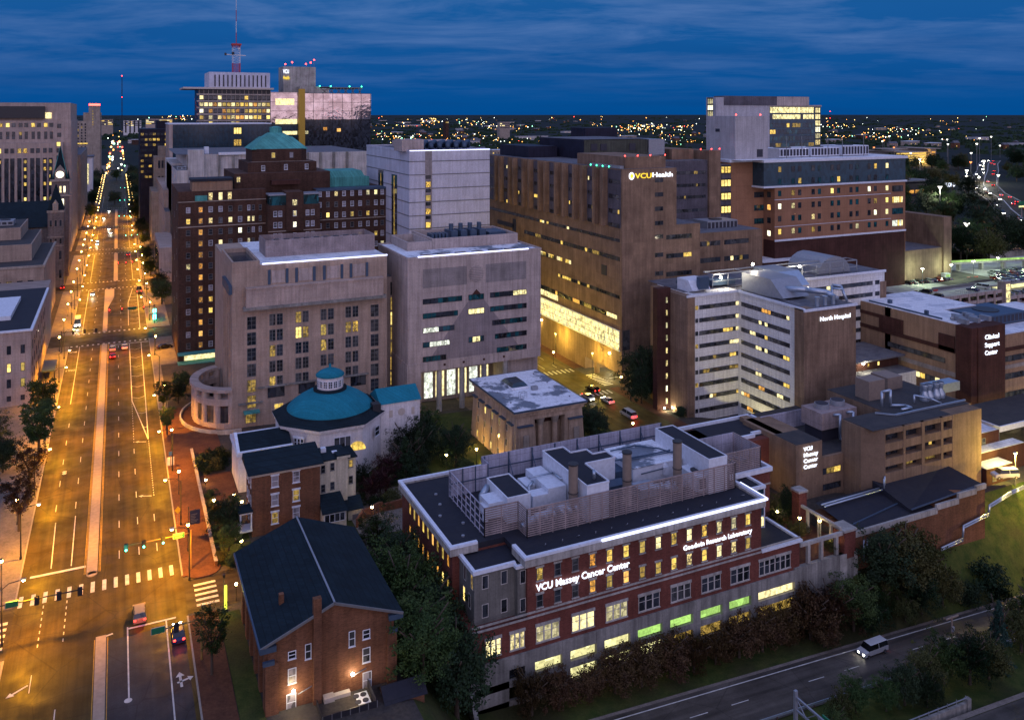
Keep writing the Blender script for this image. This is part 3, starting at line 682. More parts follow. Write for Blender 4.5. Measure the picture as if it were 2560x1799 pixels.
# ---- Egyptian revival hall ----
Eg = thing('stone_hall', 'temple-like stone hall with battered walls, two portico columns and a stained white roof', 'building', (90,183,-4))
X0,X1,Y0,Y1 = 80.9,99.1,170.6,196.6
def batter(x0,x1,y0,y1,z0,z1,k):
    d = (z1-z0)*k; return [(x0-d,y0-d,z0),(x1+d,y0-d,z0),(x1+d,y1+d,z0),(x0-d,y1+d,z0),(x0,y0,z1),(x1,y0,z1),(x1,y1,z1),(x0,y1,z1)]
FB = [(0,3,2,1),(4,5,6,7),(0,1,5,4),(1,2,6,5),(2,3,7,6),(3,0,4,7)]
b = MB()
b.add(batter(X0+.6,86.0,Y0+.6,Y0+3,-4,9.5,.05), FB); b.add(batter(94.0,X1-.6,Y0+.6,Y0+3,-4,9.5,.05), FB)
b.add(batter(X0+.6,X1-.6,Y0+3,Y1-.6,-4,9.5,.05), FB); b.box(84.5,95.5,Y0+.6,Y0+3,8.3,9.5)
b.box(X0+.2,X1-.2,Y0+.2,Y1-.2,9.5,10.3); b.build('wall', 'egypt_stucco', Eg)
MB().box(X0-.25,X1+.25,Y0-.25,Y1+.25,10.3,10.75).build('cornice', 'egypt_stucco', Eg)
MB().box(X0-.3,X1+.3,Y0-.3,Y1+.3,10.75,10.95).build('roof', 'stained_white_roof', Eg)
MB().parapet(X0-.42,X1+.42,Y0-.42,Y1+.42,10.6,11.0,.18).build('roof_edge', 'blue_steel', Eg)
MB().box(86.0,94.0,Y0+2.85,Y0+3.0,-4,8.3).build('portico_back_wall', 'maroon_panel', Eg)
b = MB()
for x in (88.1,91.9):
    b.cyl(x,Y0+1.7,-4,6.6,.75,14,r2=.62); 
b.build('column', 'egypt_stucco', Eg)
b = MB()
for x in (88.1,91.9): b.cyl(x,Y0+1.7,6.6,8.3,.65,14,r2=1.15)
b.build('capital', 'limestone', Eg)
b = MB()
for a, c_ in ((81.6,85.4),(94.6,98.4)): b.box(a,c_,Y0-.35,Y0+.6,7.2,7.45,1); b.add(batter(a+.3,c_-.3,Y0+.15,Y0+.6,-4,7.2,.045), FB, 0); b.box(a+1.2,c_-1.2,Y0-.5,Y0-.35,-1,5.4,2)
for k in range(6):
    y = Y0+1.8+k*4.15; b.add(batter(X0+.2,X0+.9,y,y+2.3,-4,7.2,.045), FB, 0); b.box(X0-.2,X0+.8,y-.15,y+2.45,7.2,7.5,1)
b.build('pilaster', ['egypt_stucco','blue_steel','limestone'], Eg)
for k in range(5):
    for z, p in ((5.8,.25),(2.4,.3),(-1.2,.4)): put_window(Eg, 'X', X0-.02-(9.5-z)*.05+.5, Y0+5.0+k*4.15, z, .9, 1.7, 'plain', pick(['glass_dark','glass_grey'],['lit_dim','lit_yellow'],p), 'frame_white')
for x in (87.0,89.95,92.9): put_window(Eg, 'Y', Y0+2.83, x, 2.6, .8, 2.0, 'sash', 'lit_yellow', 'frame_white')
b = MB(); b.box(86.5,91,184,191,11,11.5); 
b.build('skylight_curb', 'stained_white_roof', Eg)
b = MB(); b.prism([(86.6,184.2),(90.9,184.2),(90.9,190.8),(86.6,190.8)],11.5,12.3,scale=.7); b.build('skylight','glass_blue',Eg)
b = MB(); b.tube([(86,178.2,11),(86,178.2,12.2),(87.6,178.2,12.2),(87.6,178.2,11)],.06); b.tube([(86,179.2,11),(86,179.2,12.2),(87.6,179.2,12.2),(87.6,179.2,11)],.06); b.box(91,92.5,182,183,11,11.8)
for k in range(12): b.cyl(82.5+(k%2)*14.5,172.5+k*1.9,11,11.25,.22,6)
b.build('roof_vent', 'metal_grey', Eg)

# ---- domed white church ----
Mc = thing('domed_church', 'octagonal white church with a low teal dome and cupola beside a teal-roofed stair tower', 'church', (43.6,190,0))
cx, cy, ap = 43.6, 190.2, 11.2
R8 = ap/cos(pi/8)
oct_ = [(cx+R8*cos(pi/8+k*pi/4), cy+R8*sin(pi/8+k*pi/4)) for k in range(8)]
sc8 = lambda k, pts=oct_: [(cx+(x-cx)*k, cy+(y-cy)*k) for x, y in pts]
MB().prism(oct_, -1, 10.2).build('wall', 'white_stucco', Mc)
MB().prism(sc8(1.05), 10.0, 10.7, scale=1.02).build('cornice', 'white_stucco', Mc)
MB().prism(sc8(1.07), 10.7, 12.0, scale=.80).build('lower_roof', 'slate_roof', Mc)
MB().lathe(cx, cy-.5, [(9.6,11.7),(9.5,12.15),(8.6,13.1),(7.2,14.1),(5.2,15.2),(3.2,15.9),(2.6,16.0)], 48).build('dome', 'teal_roof', Mc)
MB().lathe(cx, cy-.5, [(9.75,11.6),(9.75,12.0),(9.45,12.1)], 48).lathe(cx, cy-.5, [(3.7,15.4),(3.7,16.2),(3.1,16.3)], 32).build('dome_ring', 'slate_roof', Mc)
MB().cyl(cx,cy-.5,16.0,19.0,2.9,16).build('cupola', 'white_stucco', Mc)
MB().lathe(cx, cy-.5, [(3.15,18.9),(3.2,19.15),(2.4,19.8),(1.2,20.3),(.3,20.5),(.25,21.3),(0,21.6)], 32).build('cupola_roof', 'teal_roof', Mc)
for k in range(16):
    a = 2*pi*(k+.5)/16; x, y = cx+2.88*cos(a), cy-.5+2.88*sin(a)
    if y < cy: put_window(Mc, a+pi/2, y, x, 17.4, .95, 1.5, 'grid', 'glass_dark', 'white_trim')
# west portico wing
MB().box(22.6,33.5,180.6,191.6,-1,7.4).build('portico_wall', 'white_stucco', Mc)
b = MB(); b.box(22.2,33.6,180.2,192,7.4,8.2); b.build('portico_cornice', 'white_trim', Mc)
b = MB(); b.add([(22.9,181.0,8.2),(33.5,181.0,8.2),(33.5,191.2,8.2),(22.9,191.2,8.2),(22.9,186.1,10.1),(33.5,186.1,10.1)], [(0,1,5,4),(2,3,4,5),(0,4,3),(1,2,5)]); b.build('portico_roof', 'slate_roof', Mc)
MB().add([(22.3,180.4,8.2),(22.9,180.4,8.2),(22.9,191.8,8.2),(22.3,191.8,8.2),(22.3,186.1,10.5),(22.9,186.1,10.5)], [(0,4,3),(1,2,5),(0,1,5,4),(3,4,5,2)]).build('pediment', 'white_trim', Mc)
MB().box(25.5,27.3,180.45,180.6,2,5.8).box(29,30.6,180.45,180.6,2,5.8).build('blind_panel','white_trim',Mc)
band(Mc, 'Y', 178.95, 42, 45.6, 6.3, 8.6, 3, 0, frame='white_trim')
put_window(Mc, radians(-45), 181.9, 34.9+.2, 7.5, 2.4, 2.2, 'tri', 'glass_dark', 'white_trim'); 
put_window(Mc, radians(45), 181.9, 52.3, 7.5, 2.0, 2.0, 'sash', 'glass_dark', 'white_trim')
# lit arched fanlight
b = MB(); n = 12; vsx = [(47.0+1.9*cos(pi*i/n), 178.9, 5.2+1.9*sin(pi*i/n)) for i in range(n+1)]; b.add(vsx, [tuple(range(n, -1, -1))]); b.build('window', 'lit_yellow', Mc)
# stair annex with gabled teal roof
MB().box(54.0,63.2,184.6,192.6,-1,12.2).build('annexe_wall', 'white_stucco', Mc)
MB().add([(53.7,184.3,12.2),(63.5,184.3,12.2),(63.5,192.9,12.2),(53.7,192.9,12.2),(53.7,188.6,14.6),(63.5,188.6,14.6)], [(0,1,5,4),(2,3,4,5),(0,4,3),(1,2,5)]).build('annexe_roof', 'teal_roof', Mc)
MB().cyl(58.6,184.5,0,0.001,.01,3).build('finial','white_trim',Mc)
b = MB(); n = 20; b.add([(58.8+.85*cos(2*pi*i/n), 184.55, 9.9+.85*sin(2*pi*i/n)) for i in range(n)], [tuple(range(n-1,-1,-1))]); b.box(55.9,56.7,184.5,184.6,9.0,10.6); b.box(61.2,61.9,184.5,184.6,9.0,10.6); b.build('blind_window', 'cream_trim', Mc)
MB().box(51.8,53.6,183.5,185.5,10.5,12.8).build('roof_vent', 'dark_trim', Mc)

# ---- red brick town house and cream annexe ----
Rh = thing('brick_townhouse', 'three-storey red brick town house with slate roof, dentil cornice and small porch', 'house', (28,165,-1))
MB().box(22.5,35.0,160.6,168.2,-2,11.0).build('wall', 'old_brick', Rh)
b = MB(); b.box(22.3,35.2,160.35,168.4,10.9,11.5); 
for i in range(26): b.box(22.5+i*.49,22.72+i*.49,160.2,160.36,10.95,11.3)
b.build('cornice', 'cream_trim', Rh)
MB().add([(21.7,159.8,11.5),(35.6,159.8,11.5),(35.6,168.8,11.5),(21.7,168.8,11.5),(21.7,167.8,12.9),(35.6,167.8,12.9)], [(0,1,5,4),(2,3,4,5),(0,4,3),(1,2,5),(3,2,1,0)]).build('roof', 'slate_roof', Rh)
for x, pz in ((26.6,('glass_blind','glass_blind','lit_dim')),(30.5,('glass_blind','lit_dim','glass_blind'))):
    for z, g_ in zip((9.5,6.0,2.7), pz): put_window(Rh, 'Y', 160.6, x, z+ (0 if x<30 else .15), 1.25, 2.1, 'lintel', g_, 'white_trim', 'white_trim', sub=True)
for y in (162.2,164.6,166.6):
    for z in (9.5,6.0,2.7): put_window(Rh, 'X', 22.5, y, z, 1.0, 2.0, 'sash', 'glass_dark', 'white_trim')
b = MB(); b.box(20.2,22.5,160.2,163,1.2,1.5); b.box(20.2,22.5,160.0,163.1,4.6,4.9); 
for x, y in ((20.3,160.2),(22.2,160.2),(20.3,162.8)): b.box(x,x+.25,y,y+.25,1.5,4.6)
b.build('porch', 'white_trim', Rh); MB().box(20.0,22.6,159.8,163.2,4.9,5.1).build('porch_roof', 'slate_roof', Rh); MB().box(22.38,22.5,161,162,1.5,3.8).build('door', 'wood_brown', Rh)
b = MB()
for i in range(7): b.box(20.2-i*.45,20.65-i*.45,160.4,162.6,-.2,1.2-i*.2)
b.build('steps', 'concrete_light', Rh)
Ch = thing('cream_house', 'cream stuccoed house with flat dark roof joined to the back of the brick town house', 'house', (39,166,-1))
MB().box(35.05,40.8,162.5,168.8,-3,10.8).box(40.8,42.6,163.2,168.8,-3,10.3).build('wall', 'cream_stucco', Ch)
MB().box(35.06,41.0,162.3,169,10.8,11.0).box(40.9,42.9,163,169,10.3,10.5).box(38.6,41.2,162.1,164.3,11.0,11.6).build('roof', 'slate_roof', Ch)
MB().box(38.6,41.2,162.0,162.15,10.9,11.35).build('chimney', 'cream_stucco', Ch)
for x, z in ((36.0,9.9),(37.8,10.1),(36.0,6.2),(37.8,6.4)): put_window(Ch, 'Y', 162.5, x, z-.6, .85, 1.5, 'sash', 'glass_dark', 'frame_grey')
for z, g_ in ((9.2,'lit_dim'),(6.0,'glass_grey')): put_window(Ch, 'Y', 163.2, 41.6, z, .85, 1.5, 'sash', g_, 'frame_grey')
MB().box(35.1,39.6,158.6,162.5,-2,2.4).build('conservatory', 'cream_stucco', Ch); MB().add([(34.9,158.3,2.4),(39.9,158.3,2.4),(39.3,162.6,4.6),(35.06,162.6,4.6)],[(0,1,2,3)]).build('conservatory_roof', 'slate_roof', Ch)
band(Ch, 'Y', 158.6, 35.4, 39.3, .6, 2.2, 4, 0, frame='white_trim')
MB().box(40.4,43.2,160.4,163,-3,1.4).build('back_porch', 'cream_stucco', Ch); MB().add([(40.0,160,1.4),(43.4,160,1.4),(43.4,163.2,2.8),(40.0,163.2,2.8)],[(0,1,2,3)]).build('porch_roof', 'slate_roof', Ch)
MB().box(41.2,42.4,160.33,160.4,-2.6,.4).build('door', 'frame_grey', Ch)
b = MB(); b.box(36.4,37.4,166.2,167.2,11,11.8); b.box(38.4,39.4,165.2,166,11,11.2); b.build('rooftop_unit', 'equip_white', Ch)

# ---- old brick church (foreground) ----
Ac = thing('brick_church', 'large old brick church with a slate gable roof, narrow pilasters and two wall lamps', 'church', (25,120,0))
MB().prism([(16.9,106.9),(33.0,106.9),(33.0,130.8),(16.9,130.8)], -5, 12.6).add([(16.9,106.9,12.6),(33.0,106.9,12.6),(24.9,106.9,15.6)],[(0,1,2)]).build('wall', 'old_brick', Ac)
b = MB()
b.add([(15.9,106.3,12.4),(15.9,131.4,12.4),(25.0,131.4,15.9),(25.0,106.3,15.9),(34.1,106.3,12.4),(34.1,131.4,12.4)], [(0,3,2,1),(3,4,5,2)])
b.add([(15.9,106.3,12.15),(15.9,131.4,12.15),(25.0,131.4,15.65),(25.0,106.3,15.65),(34.1,106.3,12.15),(34.1,131.4,12.15)], [(0,1,2,3),(3,2,5,4)])
b.build('roof', 'slate_roof', Ac)
MB().bar((25,106.3,15.95),(25,131.4,15.95),.22,.12).build('roof_ridge', 'metal_grey', Ac)
b = MB(); b.bar((15.9,106.3,12.25),(25,106.3,15.75),.18,.3); b.bar((25,106.3,15.75),(34.1,106.3,12.25),.18,.3); b.build('verge', 'frame_grey', Ac)
b = MB(); b.box(15.7,16.4,106.2,131.4,11.9,12.35); b.box(15.8,17.8,106.3,106.9,11.6,12.3); b.box(32.2,34.1,106.3,106.9,11.6,12.3); b.box(16.2,17.6,106.45,106.9,9.9,10.4); b.box(32.4,33.4,106.45,106.9,9.9,10.4); b.build('eaves_gutter', 'blue_steel', Ac)
b = MB(); b.box(16.5,18.1,106.5,106.9,-4,10); b.box(32.0,33.3,106.5,106.9,-4,10)
for k in range(6): b.box(16.5,16.9,107.4+k*4.0,108.6+k*4.0,-4,11.9)
b.box(22.35,23.35,106.2,106.9,-4,16.9); b.build('pilaster', 'old_brick', Ac)
MB().box(19.2,19.8,112.5,113.1,12.6,15.0).build('chimney', 'old_brick', Ac)
for x, z, w_, h_, g_ in ((21.8,10.2,.8,1.9,'glass_grey'),(27.4,10.3,.85,2.0,'glass_grey'),(19.8,10.3,1.0,1.0,'glass_dark'),(29.3,10.4,1.0,1.2,'glass_dark'),(19.8,7.7,1.05,1.9,'glass_blind'),(29.3,7.7,1.05,1.9,'glass_grey'),(19.7,4.4,1.2,2.2,'glass_blind'),(29.4,4.4,1.2,2.2,'glass_blind')):
    put_window(Ac, 'Y', 106.9, x, z, w_, h_, 'sash', g_, 'white_trim', 'white_trim', sub=True)
for k in range(5): put_window(Ac, 'X', 16.9, 110.0+k*4.0, 6.5, 1.3, 6.5, 'grid', 'glass_dark', 'white_trim')
for x, z in ((19.9,5.95),(27.4,5.95)):
    b = MB(); b.sphere(x,106.5,z,.22,8); b.build('wall_lamp', 'lamp_white', Ac)
    ld = bpy.data.lights.new('wall_lamp_light','POINT'); ld.energy = 260; ld.color = (1,.72,.38); ld.shadow_soft_size = .2
    lo = bpy.data.objects.new('wall_lamp_light', ld); C.objects.link(lo); lo.parent = Ac; lo.location = (x-25,105.6-120,z)
b = MB(); b.tube([(20.5,106.7,5.3),(22.2,106.6,5.9)],.06); b.tube([(27.2,106.6,5.6),(29.2,106.7,6.1)],.06); b.build('conduit','metal_grey',Ac)
Ac.scale = (1.05,1.05,1.05); Ac.location = (26.25,126,-3.9)
Ae = thing('machinery_enclosure', 'fenced compound of air-conditioning units behind the brick church', 'enclosure', (27,110,-2.6))
b = MB(); b.box(23.8,31.0,107.9,108.0,-3.6,.6); b.box(23.8,23.9,108,112.6,-3.6,.6); b.box(30.9,31.0,108,112.6,-3.6,.9)
for i in range(7): b.box(23.8+i*1.2,23.9+i*1.2,107.85,107.9,-3.6,.65,1)
b.build('fence', ['frame_dark','pole_grey'], Ae)
MB().box(23.9,30.9,108,112.7,-3.8,-2.6).build('slab', 'concrete_paving', Ae)
b = MB(); b.box(24.8,26.2,111.2,112.6,-2.6,.5); b.box(26.3,28.4,111.5,112.6,-1.6,.3); b.box(24.4,28.2,109.2,111.0,-2.6,-1.0); b.build('air_conditioner', 'cream_trim', Ae)
b = MB(); b.box(28.4,30.6,109.2,111.6,-2.6,-.2)
for x in (29.0,30.0):
    for y in (109.8,111.0): b.cyl(x,y,-.2,-.14,.42,12,1)
b.build('condenser', ['equip_white','louver_dark'], Ae)
Sh = thing('garden_shed', 'small brick shed with dark tin gable roof under the big tree', 'shed', (35,109,-3))
MB().box(32.3,37.6,107.9,111.5,-5,-.2).add([(32.3,107.9,-.2),(32.3,111.5,-.2),(32.3,109.7,.9)],[(0,2,1)]).build('wall', 'old_brick', Sh)
MB().add([(32.0,107.6,-.3),(38,107.6,-.3),(38,111.8,-.3),(32,111.8,-.3),(32,109.7,1.05),(38,109.7,1.05)], [(0,1,5,4),(2,3,4,5)]).build('roof', 'black_roof', Sh)
MB().box(32.2,32.3,108.3,109.3,-2.9,-.9).box(32.2,32.3,109.9,110.9,-2.9,-.9).build('door', 'white_trim', Sh)
# ---- brick tower hotel ----
Ht = thing('brick_tower_hotel', 'dark brown brick art-deco tower with green copper pyramid roof and one lit window column', 'tower', (50,300,0))
b = MB(); b.box(17.3,44,283,318,-2,53.4); b.box(60.2,84.5,283,318,-2,52.4); b.box(43.9,60.4,277.2,300,-2,48.4); b.box(34.7,66.2,288,318,0,58.2); b.box(44,60.4,300,330,-2,55)
b.build('wall', 'hotel_brick', Ht)
MB().box(21.4,33.6,283.4,292,53.4,56.4).build('penthouse_wall', 'tan_brick', Ht); MB().box(21.1,33.8,283.1,292.4,56.4,57.2).build('penthouse_roof', 'black_roof', Ht)
MB().prism([(39.5,292),(62.4,292),(62.4,316),(39.5,316)], 58.2, 61.5).prism([(44,296),(58,296),(60.2,298.5),(60.2,314),(41.8,314),(41.8,298.5)],61.5,65.8).build('tower_wall','hotel_brick',Ht)
b = MB(); b.prism([(41.3,297),(60.6,297),(60.6,315),(41.3,315)], 65.7, 69.8, scale=.52); b.prism([(46.5,301.5),(55.2,301.5),(55.2,310.5),(46.5,310.5)], 69.8, 71.2, scale=.55); b.cyl(50.9,306,71.0,73.0,2.1,12); b.cyl(50.9,306,73,73.5,2.3,12,r2=.6)
b.build('copper_roof', 'verdigris', Ht)
for a, c_ in ((39.9,46.3),(57.3,63.4)):
    MB().box(a,c_,289.2,293,53.8,55.4).build('bay_windows','glass_dark',Ht); MB().prism([(a-.3,288.9),(c_+.3,288.9),(c_+.3,294),(a-.3,294)],55.4,57,scale=.6).build('bay_roof','verdigris',Ht)
MB().box(44.5,49.4,277.4,283,48.4,51.6).box(55.0,60.0,277.4,283,48.4,51.6).build('glazed_attic','glass_teal',Ht); MB().box(43.9,49.6,276.9,283.4,51.6,52.0).box(54.8,60.4,276.9,283.4,51.6,52.0).build('attic_roof','metal_grey',Ht)
MB().box(49.4,54.9,276.6,286,40,52.6).build('bay_wall','hotel_brick',Ht); MB().box(46.2,55.5,285,288,54.4,55.8).build('balcony','maroon_panel',Ht)
MB().box(65,80.5,290,306,52.4,55.8).prism([(65,290),(79,290),(79,305),(65,305)],55.8,58.0,0,scale=.85).build('attic_block',['verdigris'],Ht)
MB().box(60.3,84.7,282.7,283,51.9,52.5).box(60.3,84.6,283,290,52.4,52.6).build('gutter','blue_steel',Ht)
b = MB()
for z in (42.2,): b.box(17.1,43.9,282.8,283,z-.15,z+.15); b.box(60.4,84.7,282.8,283,z-.15,z+.15)
b.box(43.8,60.5,277.0,277.2,39.9,40.2); b.box(17.1,44,282.75,283,50.0,50.25); b.box(41,61,295.8,296,61.4,61.6); b.build('stone_band','limestone',Ht)
MB().box(22.2,25.8,282.3,283,50.3,52.0).build('awning','verdigris',Ht)
cols = [20.2,23.9,26.9,29.9,32.9,35.9,38.6,40.0,42.2]
for r in range(13):
    z = 47.5-r*3.56
    for j, x in enumerate(cols):
        if r > 8 and x > 31: continue
        p = 'lit_orange' if j == 1 else pick(['glass_blind','glass_blind','glass_grey','glass_dark'], ['lit_pale','lit_yellow'], .12)
        if (r, j) in ((1,4),(3,3),(1,6),(1,7),(3,6)): p = 'lit_pale'
        if (r, j) in ((2,2),(5,2)): p = 'glass_dark'
        put_window(Ht, 'Y', 283, x, z, 1.25 if j < 6 else .9, 1.75, 'sash', p, 'white_trim' if p=='glass_blind' else 'frame_grey', 'frame_grey')
for x, p in ((28.6-1.7,'lit_bright'),(29.9,'lit_bright'),(32.7,'lit_bright')): put_window(Ht, 'Y', 283, x, 51.6, 1.3, 2.5, 'plain', 'lit_pale', 'frame_grey')
put_window(Ht, 'Y', 288, 36.0, 56.3, 1.2, 1.8, 'sash', 'lit_pale', 'frame_grey')
for r in range(3):
    z = 45.7-r*3.6
    for x in (46.0,47.6,52.1,56.3,58.0): 
        put_window(Ht, 'Y', 277.2 if abs(x-52.1) > 2 else 276.6, x, z, 1.15, 1.75, 'sash', 'lit_pale' if (x==52.1 and r<2) else pick(['glass_blind','glass_blind','glass_grey'],['lit_dim'],.1), 'white_trim')
put_window(Ht, 'Y', 276.6, 52.1, 49.2, 1.6, 2.0, 'plain', 'lit_pale', 'frame_grey')
for j, x in enumerate([61.6,64.3,67.1,69.8,72.6,75.4,78.1,80.9,83.2]):
    for r in range(7):
        z = 50.9-r*3.56; p = pick(['glass_blind','glass_blind','glass_grey','glass_dark'], ['lit_yellow','lit_pale'], .08)
        if (r, j) in ((0,2),(0,6),(0,7),(4,0),(4,1),(4,6),(4,7)): p = 'lit_yellow' if r else 'lit_pale'
        put_window(Ht, 'Y', 283, x, z, 1.2, 1.7, 'sash', p, 'white_trim' if p=='glass_blind' else 'frame_grey')
for x, z, p in ((48.5,63.7,'lit_yellow'),(54.6,63.7,'glass_blind')): put_window(Ht, 'Y', 296, x, z, 1.3, 1.9, 'sash', p, 'frame_grey')
for x, z, p in ((44.5,59.6,'glass_grey'),(52,59.8,'glass_blind'),(59,59.8,'glass_blind')): put_window(Ht, 'Y', 292, x, z, 1.2, 1.8, 'sash', p, 'white_trim')
for r in range(12): put_window(Ht, 'X', 17.3, 290+(r%2)*12, 48-r*3.56, 1.1, 1.7, 'sash', 'glass_dark', 'frame_grey')
MB().box(17.0,31,279.3,283,-.6,.2).box(17.0,31,280,283,2.6,3.0).build('entrance_canopy','verdigris',Ht)
MB().quad((19,282.9,.3),(30,282.9,.3),(30,282.9,2.5),(19,282.9,2.5)).build('lit_entrance','lit_pale',Ht)

# ---- tan stone office (left centre) ----
Ts = thing('tan_stone_office', 'tan stone office tower with a louvred penthouse, projecting cornice and curved arcade at its corner', 'building', (45,230,0))
MB().box(25.7,65.4,218,258,-2,40).build('wall','tan_stone',Ts)
MB().box(28.9,63.9,216.2,218,29.9,34.3).build('attic_band','tan_stone_light',Ts)
MB().box(28.2,64.6,215.6,218,29.2,29.9).build('cornice','concrete',Ts); MB().box(28.9,64,216.0,218,34.3,34.7).build('attic_ledge','tan_stone_light',Ts)
MB().box(24.9,25.7,217.4,232,33.2,35.4).build('corner_fin','blue_steel',Ts)
MB().box(32.5,65.2,218.3,257.8,40,40.1).build('roof','white_roof',Ts); MB().box(26.2,32,218.6,240,40,40.05).build('roof_well','glass_blue',Ts)
MB().parapet(25.7,32.4,218,241,40,41.1,.5).build('parapet','tan_stone',Ts)
led(Ts,(33,217.9,40.2),(39.5,217.9,40.2)); led(Ts,(39.5,217.5,40.25),(46,217.5,40.25)); led(Ts,(46,217.8,40.2),(65.4,217.8,40.2))
b = MB(); z = 40.3
while z < 44.6:
    for (ax,ay),(bx_,by) in (((35.4,228),(64.8,228)),((35.4,228),(35.4,239)),((64.8,228),(64.8,239)),((35.4,239),(64.8,239))): b.bar((ax,ay,z),(bx_,by,z),.1,.30)
    z += .34
b.build('louvre_penthouse','screen_metal',Ts)
b = MB()
for i in range(9): b.box(38+i*2.7,40+i*2.7,231,235,41,43.6); b.cyl(39+i*2.7,233,43.6,44.0,.8,10,1)
b.build('rooftop_fans',['duct_metal','dark_trim'],Ts)
for i, x in enumerate((34.7,39.1,41.5,46.0,48.6,53.2,55.6,59.9)): MB().box(x-.35,x+.35,217.85,218.0,34.9,38.6).build('slot_window','blue_steel',Ts)
for a, c_ in ((35.3,38.6),(42.1,45.5),(49.2,52.6),(56.2,59.4)): MB().box(a,c_,217.9,218,35.2,38.3).build('stone_panel','pale_precast',Ts)
for k, x in enumerate((35.5,37.3,42.0,43.8,48.4,50.3,54.9,56.8)):
    for r in range(5):
        z = 25.9-r*3.93
        p = 'lit_yellow' if (k,r) in ((2,1),(4,1),(4,2),(7,1),(0,4)) else 'lit_dim' if (k,r) in ((0,2),(3,1),(6,1),(2,0)) else random.choice(['glass_dark','glass_grey','glass_grey'])
        put_window(Ts,'Y',218,x,z,1.55,2.9,'grid',p,'frame_grey','tan_stone_light',sub=True)
for x in (30.4,62.0):
    for r in range(6): put_window(Ts,'Y',218,x,25.6-r*3.93,2.2,3.2,'grid','lit_dim' if (x<40 and r>3) else random.choice(['glass_dark','glass_grey']),'frame_grey',sub=True)
MB().box(31.9,60.3,217.5,218,9.0,9.4).box(27.2,33,217.4,218,5.5,5.9).build('ledge','concrete',Ts)
for a, c_, p in ((34.3,38.5,0),(42,46.2,0),(48.3,52.6,0),(55.5,59.6,0)): band(Ts,'Y',218,a,c_,6.3,8.9,2,.0)
put_window(Ts,'Y',218,37.0,2.7,2.2,3.8,'grid','lit_yellow','frame_white'); put_window(Ts,'Y',218,30.2,2.0,2.6,2.6,'grid','lit_dim','frame_grey'); MB().box(28.4,32.2,216.0,218,3.5,3.9).build('door_canopy','verdigris',Ts)
for k in range(4): MB().box(25.35,25.7,221+k*4,222.3+k*4,0,33).build('pilaster','tan_stone',Ts)
# curved arcade
b = MB(); n = 14; cxr, cyr, rr = 26.5, 229.5, 9.2
ang = [radians(105+ (265-105)*i/n) for i in range(n+1)]
P = [(cxr+rr*cos(a), cyr+rr*1.25*sin(a)) for a in ang]; Pi = [(cxr+(rr-1.6)*cos(a), cyr+(rr-1.6)*1.25*sin(a)) for a in ang]
for i in range(n):
    for z0, z1, o_ in ((-1,1.2,0),(5.6,7.2,0),(9.0,9.7,.35)):
        f_ = lambda p, q: (q[0]+(p[0]-q[0])*(1+o_), q[1]+(p[1]-q[1])*(1+o_))
        A, B_, C_, D = f_(P[i],Pi[i]), f_(P[i+1],Pi[i+1]), Pi[i+1], Pi[i]
        b.prism([A,D,C_,B_][::-1], z0, z1)
for i in range(0, n+1, 2):
    b.cyl((P[i][0]+Pi[i][0])/2,(P[i][1]+Pi[i][1])/2,-1,9.1,.95,8)
b.build('curved_arcade','tan_stone_light',Ts)
w_ = MB()
for i in range(n): 
    A = ((P[i][0]*.7+Pi[i][0]*.3),(P[i][1]*.7+Pi[i][1]*.3)); B_ = ((P[i+1][0]*.7+Pi[i+1][0]*.3),(P[i+1][1]*.7+Pi[i+1][1]*.3))
    w_.quad((*A,1.2),(*B_,1.2),(*B_,5.6),(*A,5.6), i % 2)
w_.build('arcade_glazing',['glass_dark','glass_grey'],Ts)
b = MB(); ang = [radians(110+(275-110)*i/n) for i in range(n+1)]
for i in range(n):
    a0, a1 = ang[i], ang[i+1]; q0 = lambda a, r: (cxr+r*cos(a), cyr+r*1.25*sin(a)); b.prism([q0(a0,12.2),q0(a1,12.2),q0(a1,11.8),q0(a0,11.8)], -1, .9)
b.build('planter_wall','concrete_light',Ts)
# ---- glazed link ----
Lkb = thing('glazed_stair_tower', 'narrow tan link tower with a tall lit stair window between two stone office blocks', 'building', (70,232,0))
MB().box(65.4,70.0+3,226,245,-2,32.6).build('wall','tan_stone_light',Lkb); MB().box(65.4,73,226.2,245,32.6,32.8).build('roof','grey_roof',Lkb)
for r in range(7): put_window(Lkb,'Y',226,70.2,29.3-r*4.15,2.9,3.7,'grid','glass_dark' if r==0 else ('lit_yellow' if r in (2,5,6) else 'lit_dim'),'frame_grey',sub=True)
# ---- triangle-relief building ----
Tr = thing('triangle_relief_building', 'pale concrete office with teal ribbon windows, triangle relief and round louvre above round columns', 'building', (89,225,0))
MB().box(69.2,108.6,212,239.5,11.8,39.5).build('wall','pale_precast',Tr)
MB().box(69.0,72.9,211.8,239,-3,11.8).box(98.5,108.6,214,239.5,-4,11.8).box(72.9,99,223,239,-3,11.8).build('base_wall','pale_precast',Tr)
MB().box(72.9,108.4,211.75,212.2,9.4,11.8).build('beam','pale_precast',Tr)
b = MB()
for x in (78.4,85.0,91.5,98.0): b.cyl(x,213,-2,9.4,.75,16); b.cyl(x,213,9.0,9.4,1.0,16)
b.build('column','concrete_light',Tr)
for i in range(7):
    x = 74.2+i*3.4; MB().quad((x,222.9,-1.6),(x+2.5,222.9,-1.6),(x+2.5,222.9,5.5),(x,222.9,5.5)).build('lobby_window','lit_white' if i%2 else 'lit_pale',Tr)
for x in (79.5,85,91,97): MB().box(x-.3,x+.3,211.7,211.9,10.4,11.0).build('medallion','maroon_panel',Tr)
tri = [(88.8,30.0),(75.0,12.0),(102.6,12.0)]
MB().add([(x,211.94,z) for x,z in tri]+[(x,212.1,z) for x,z in tri],[(0,1,2),(0,3,4,1),(1,4,5,2),(2,5,3,0)]).build('triangle_relief','relief_stone',Tr)
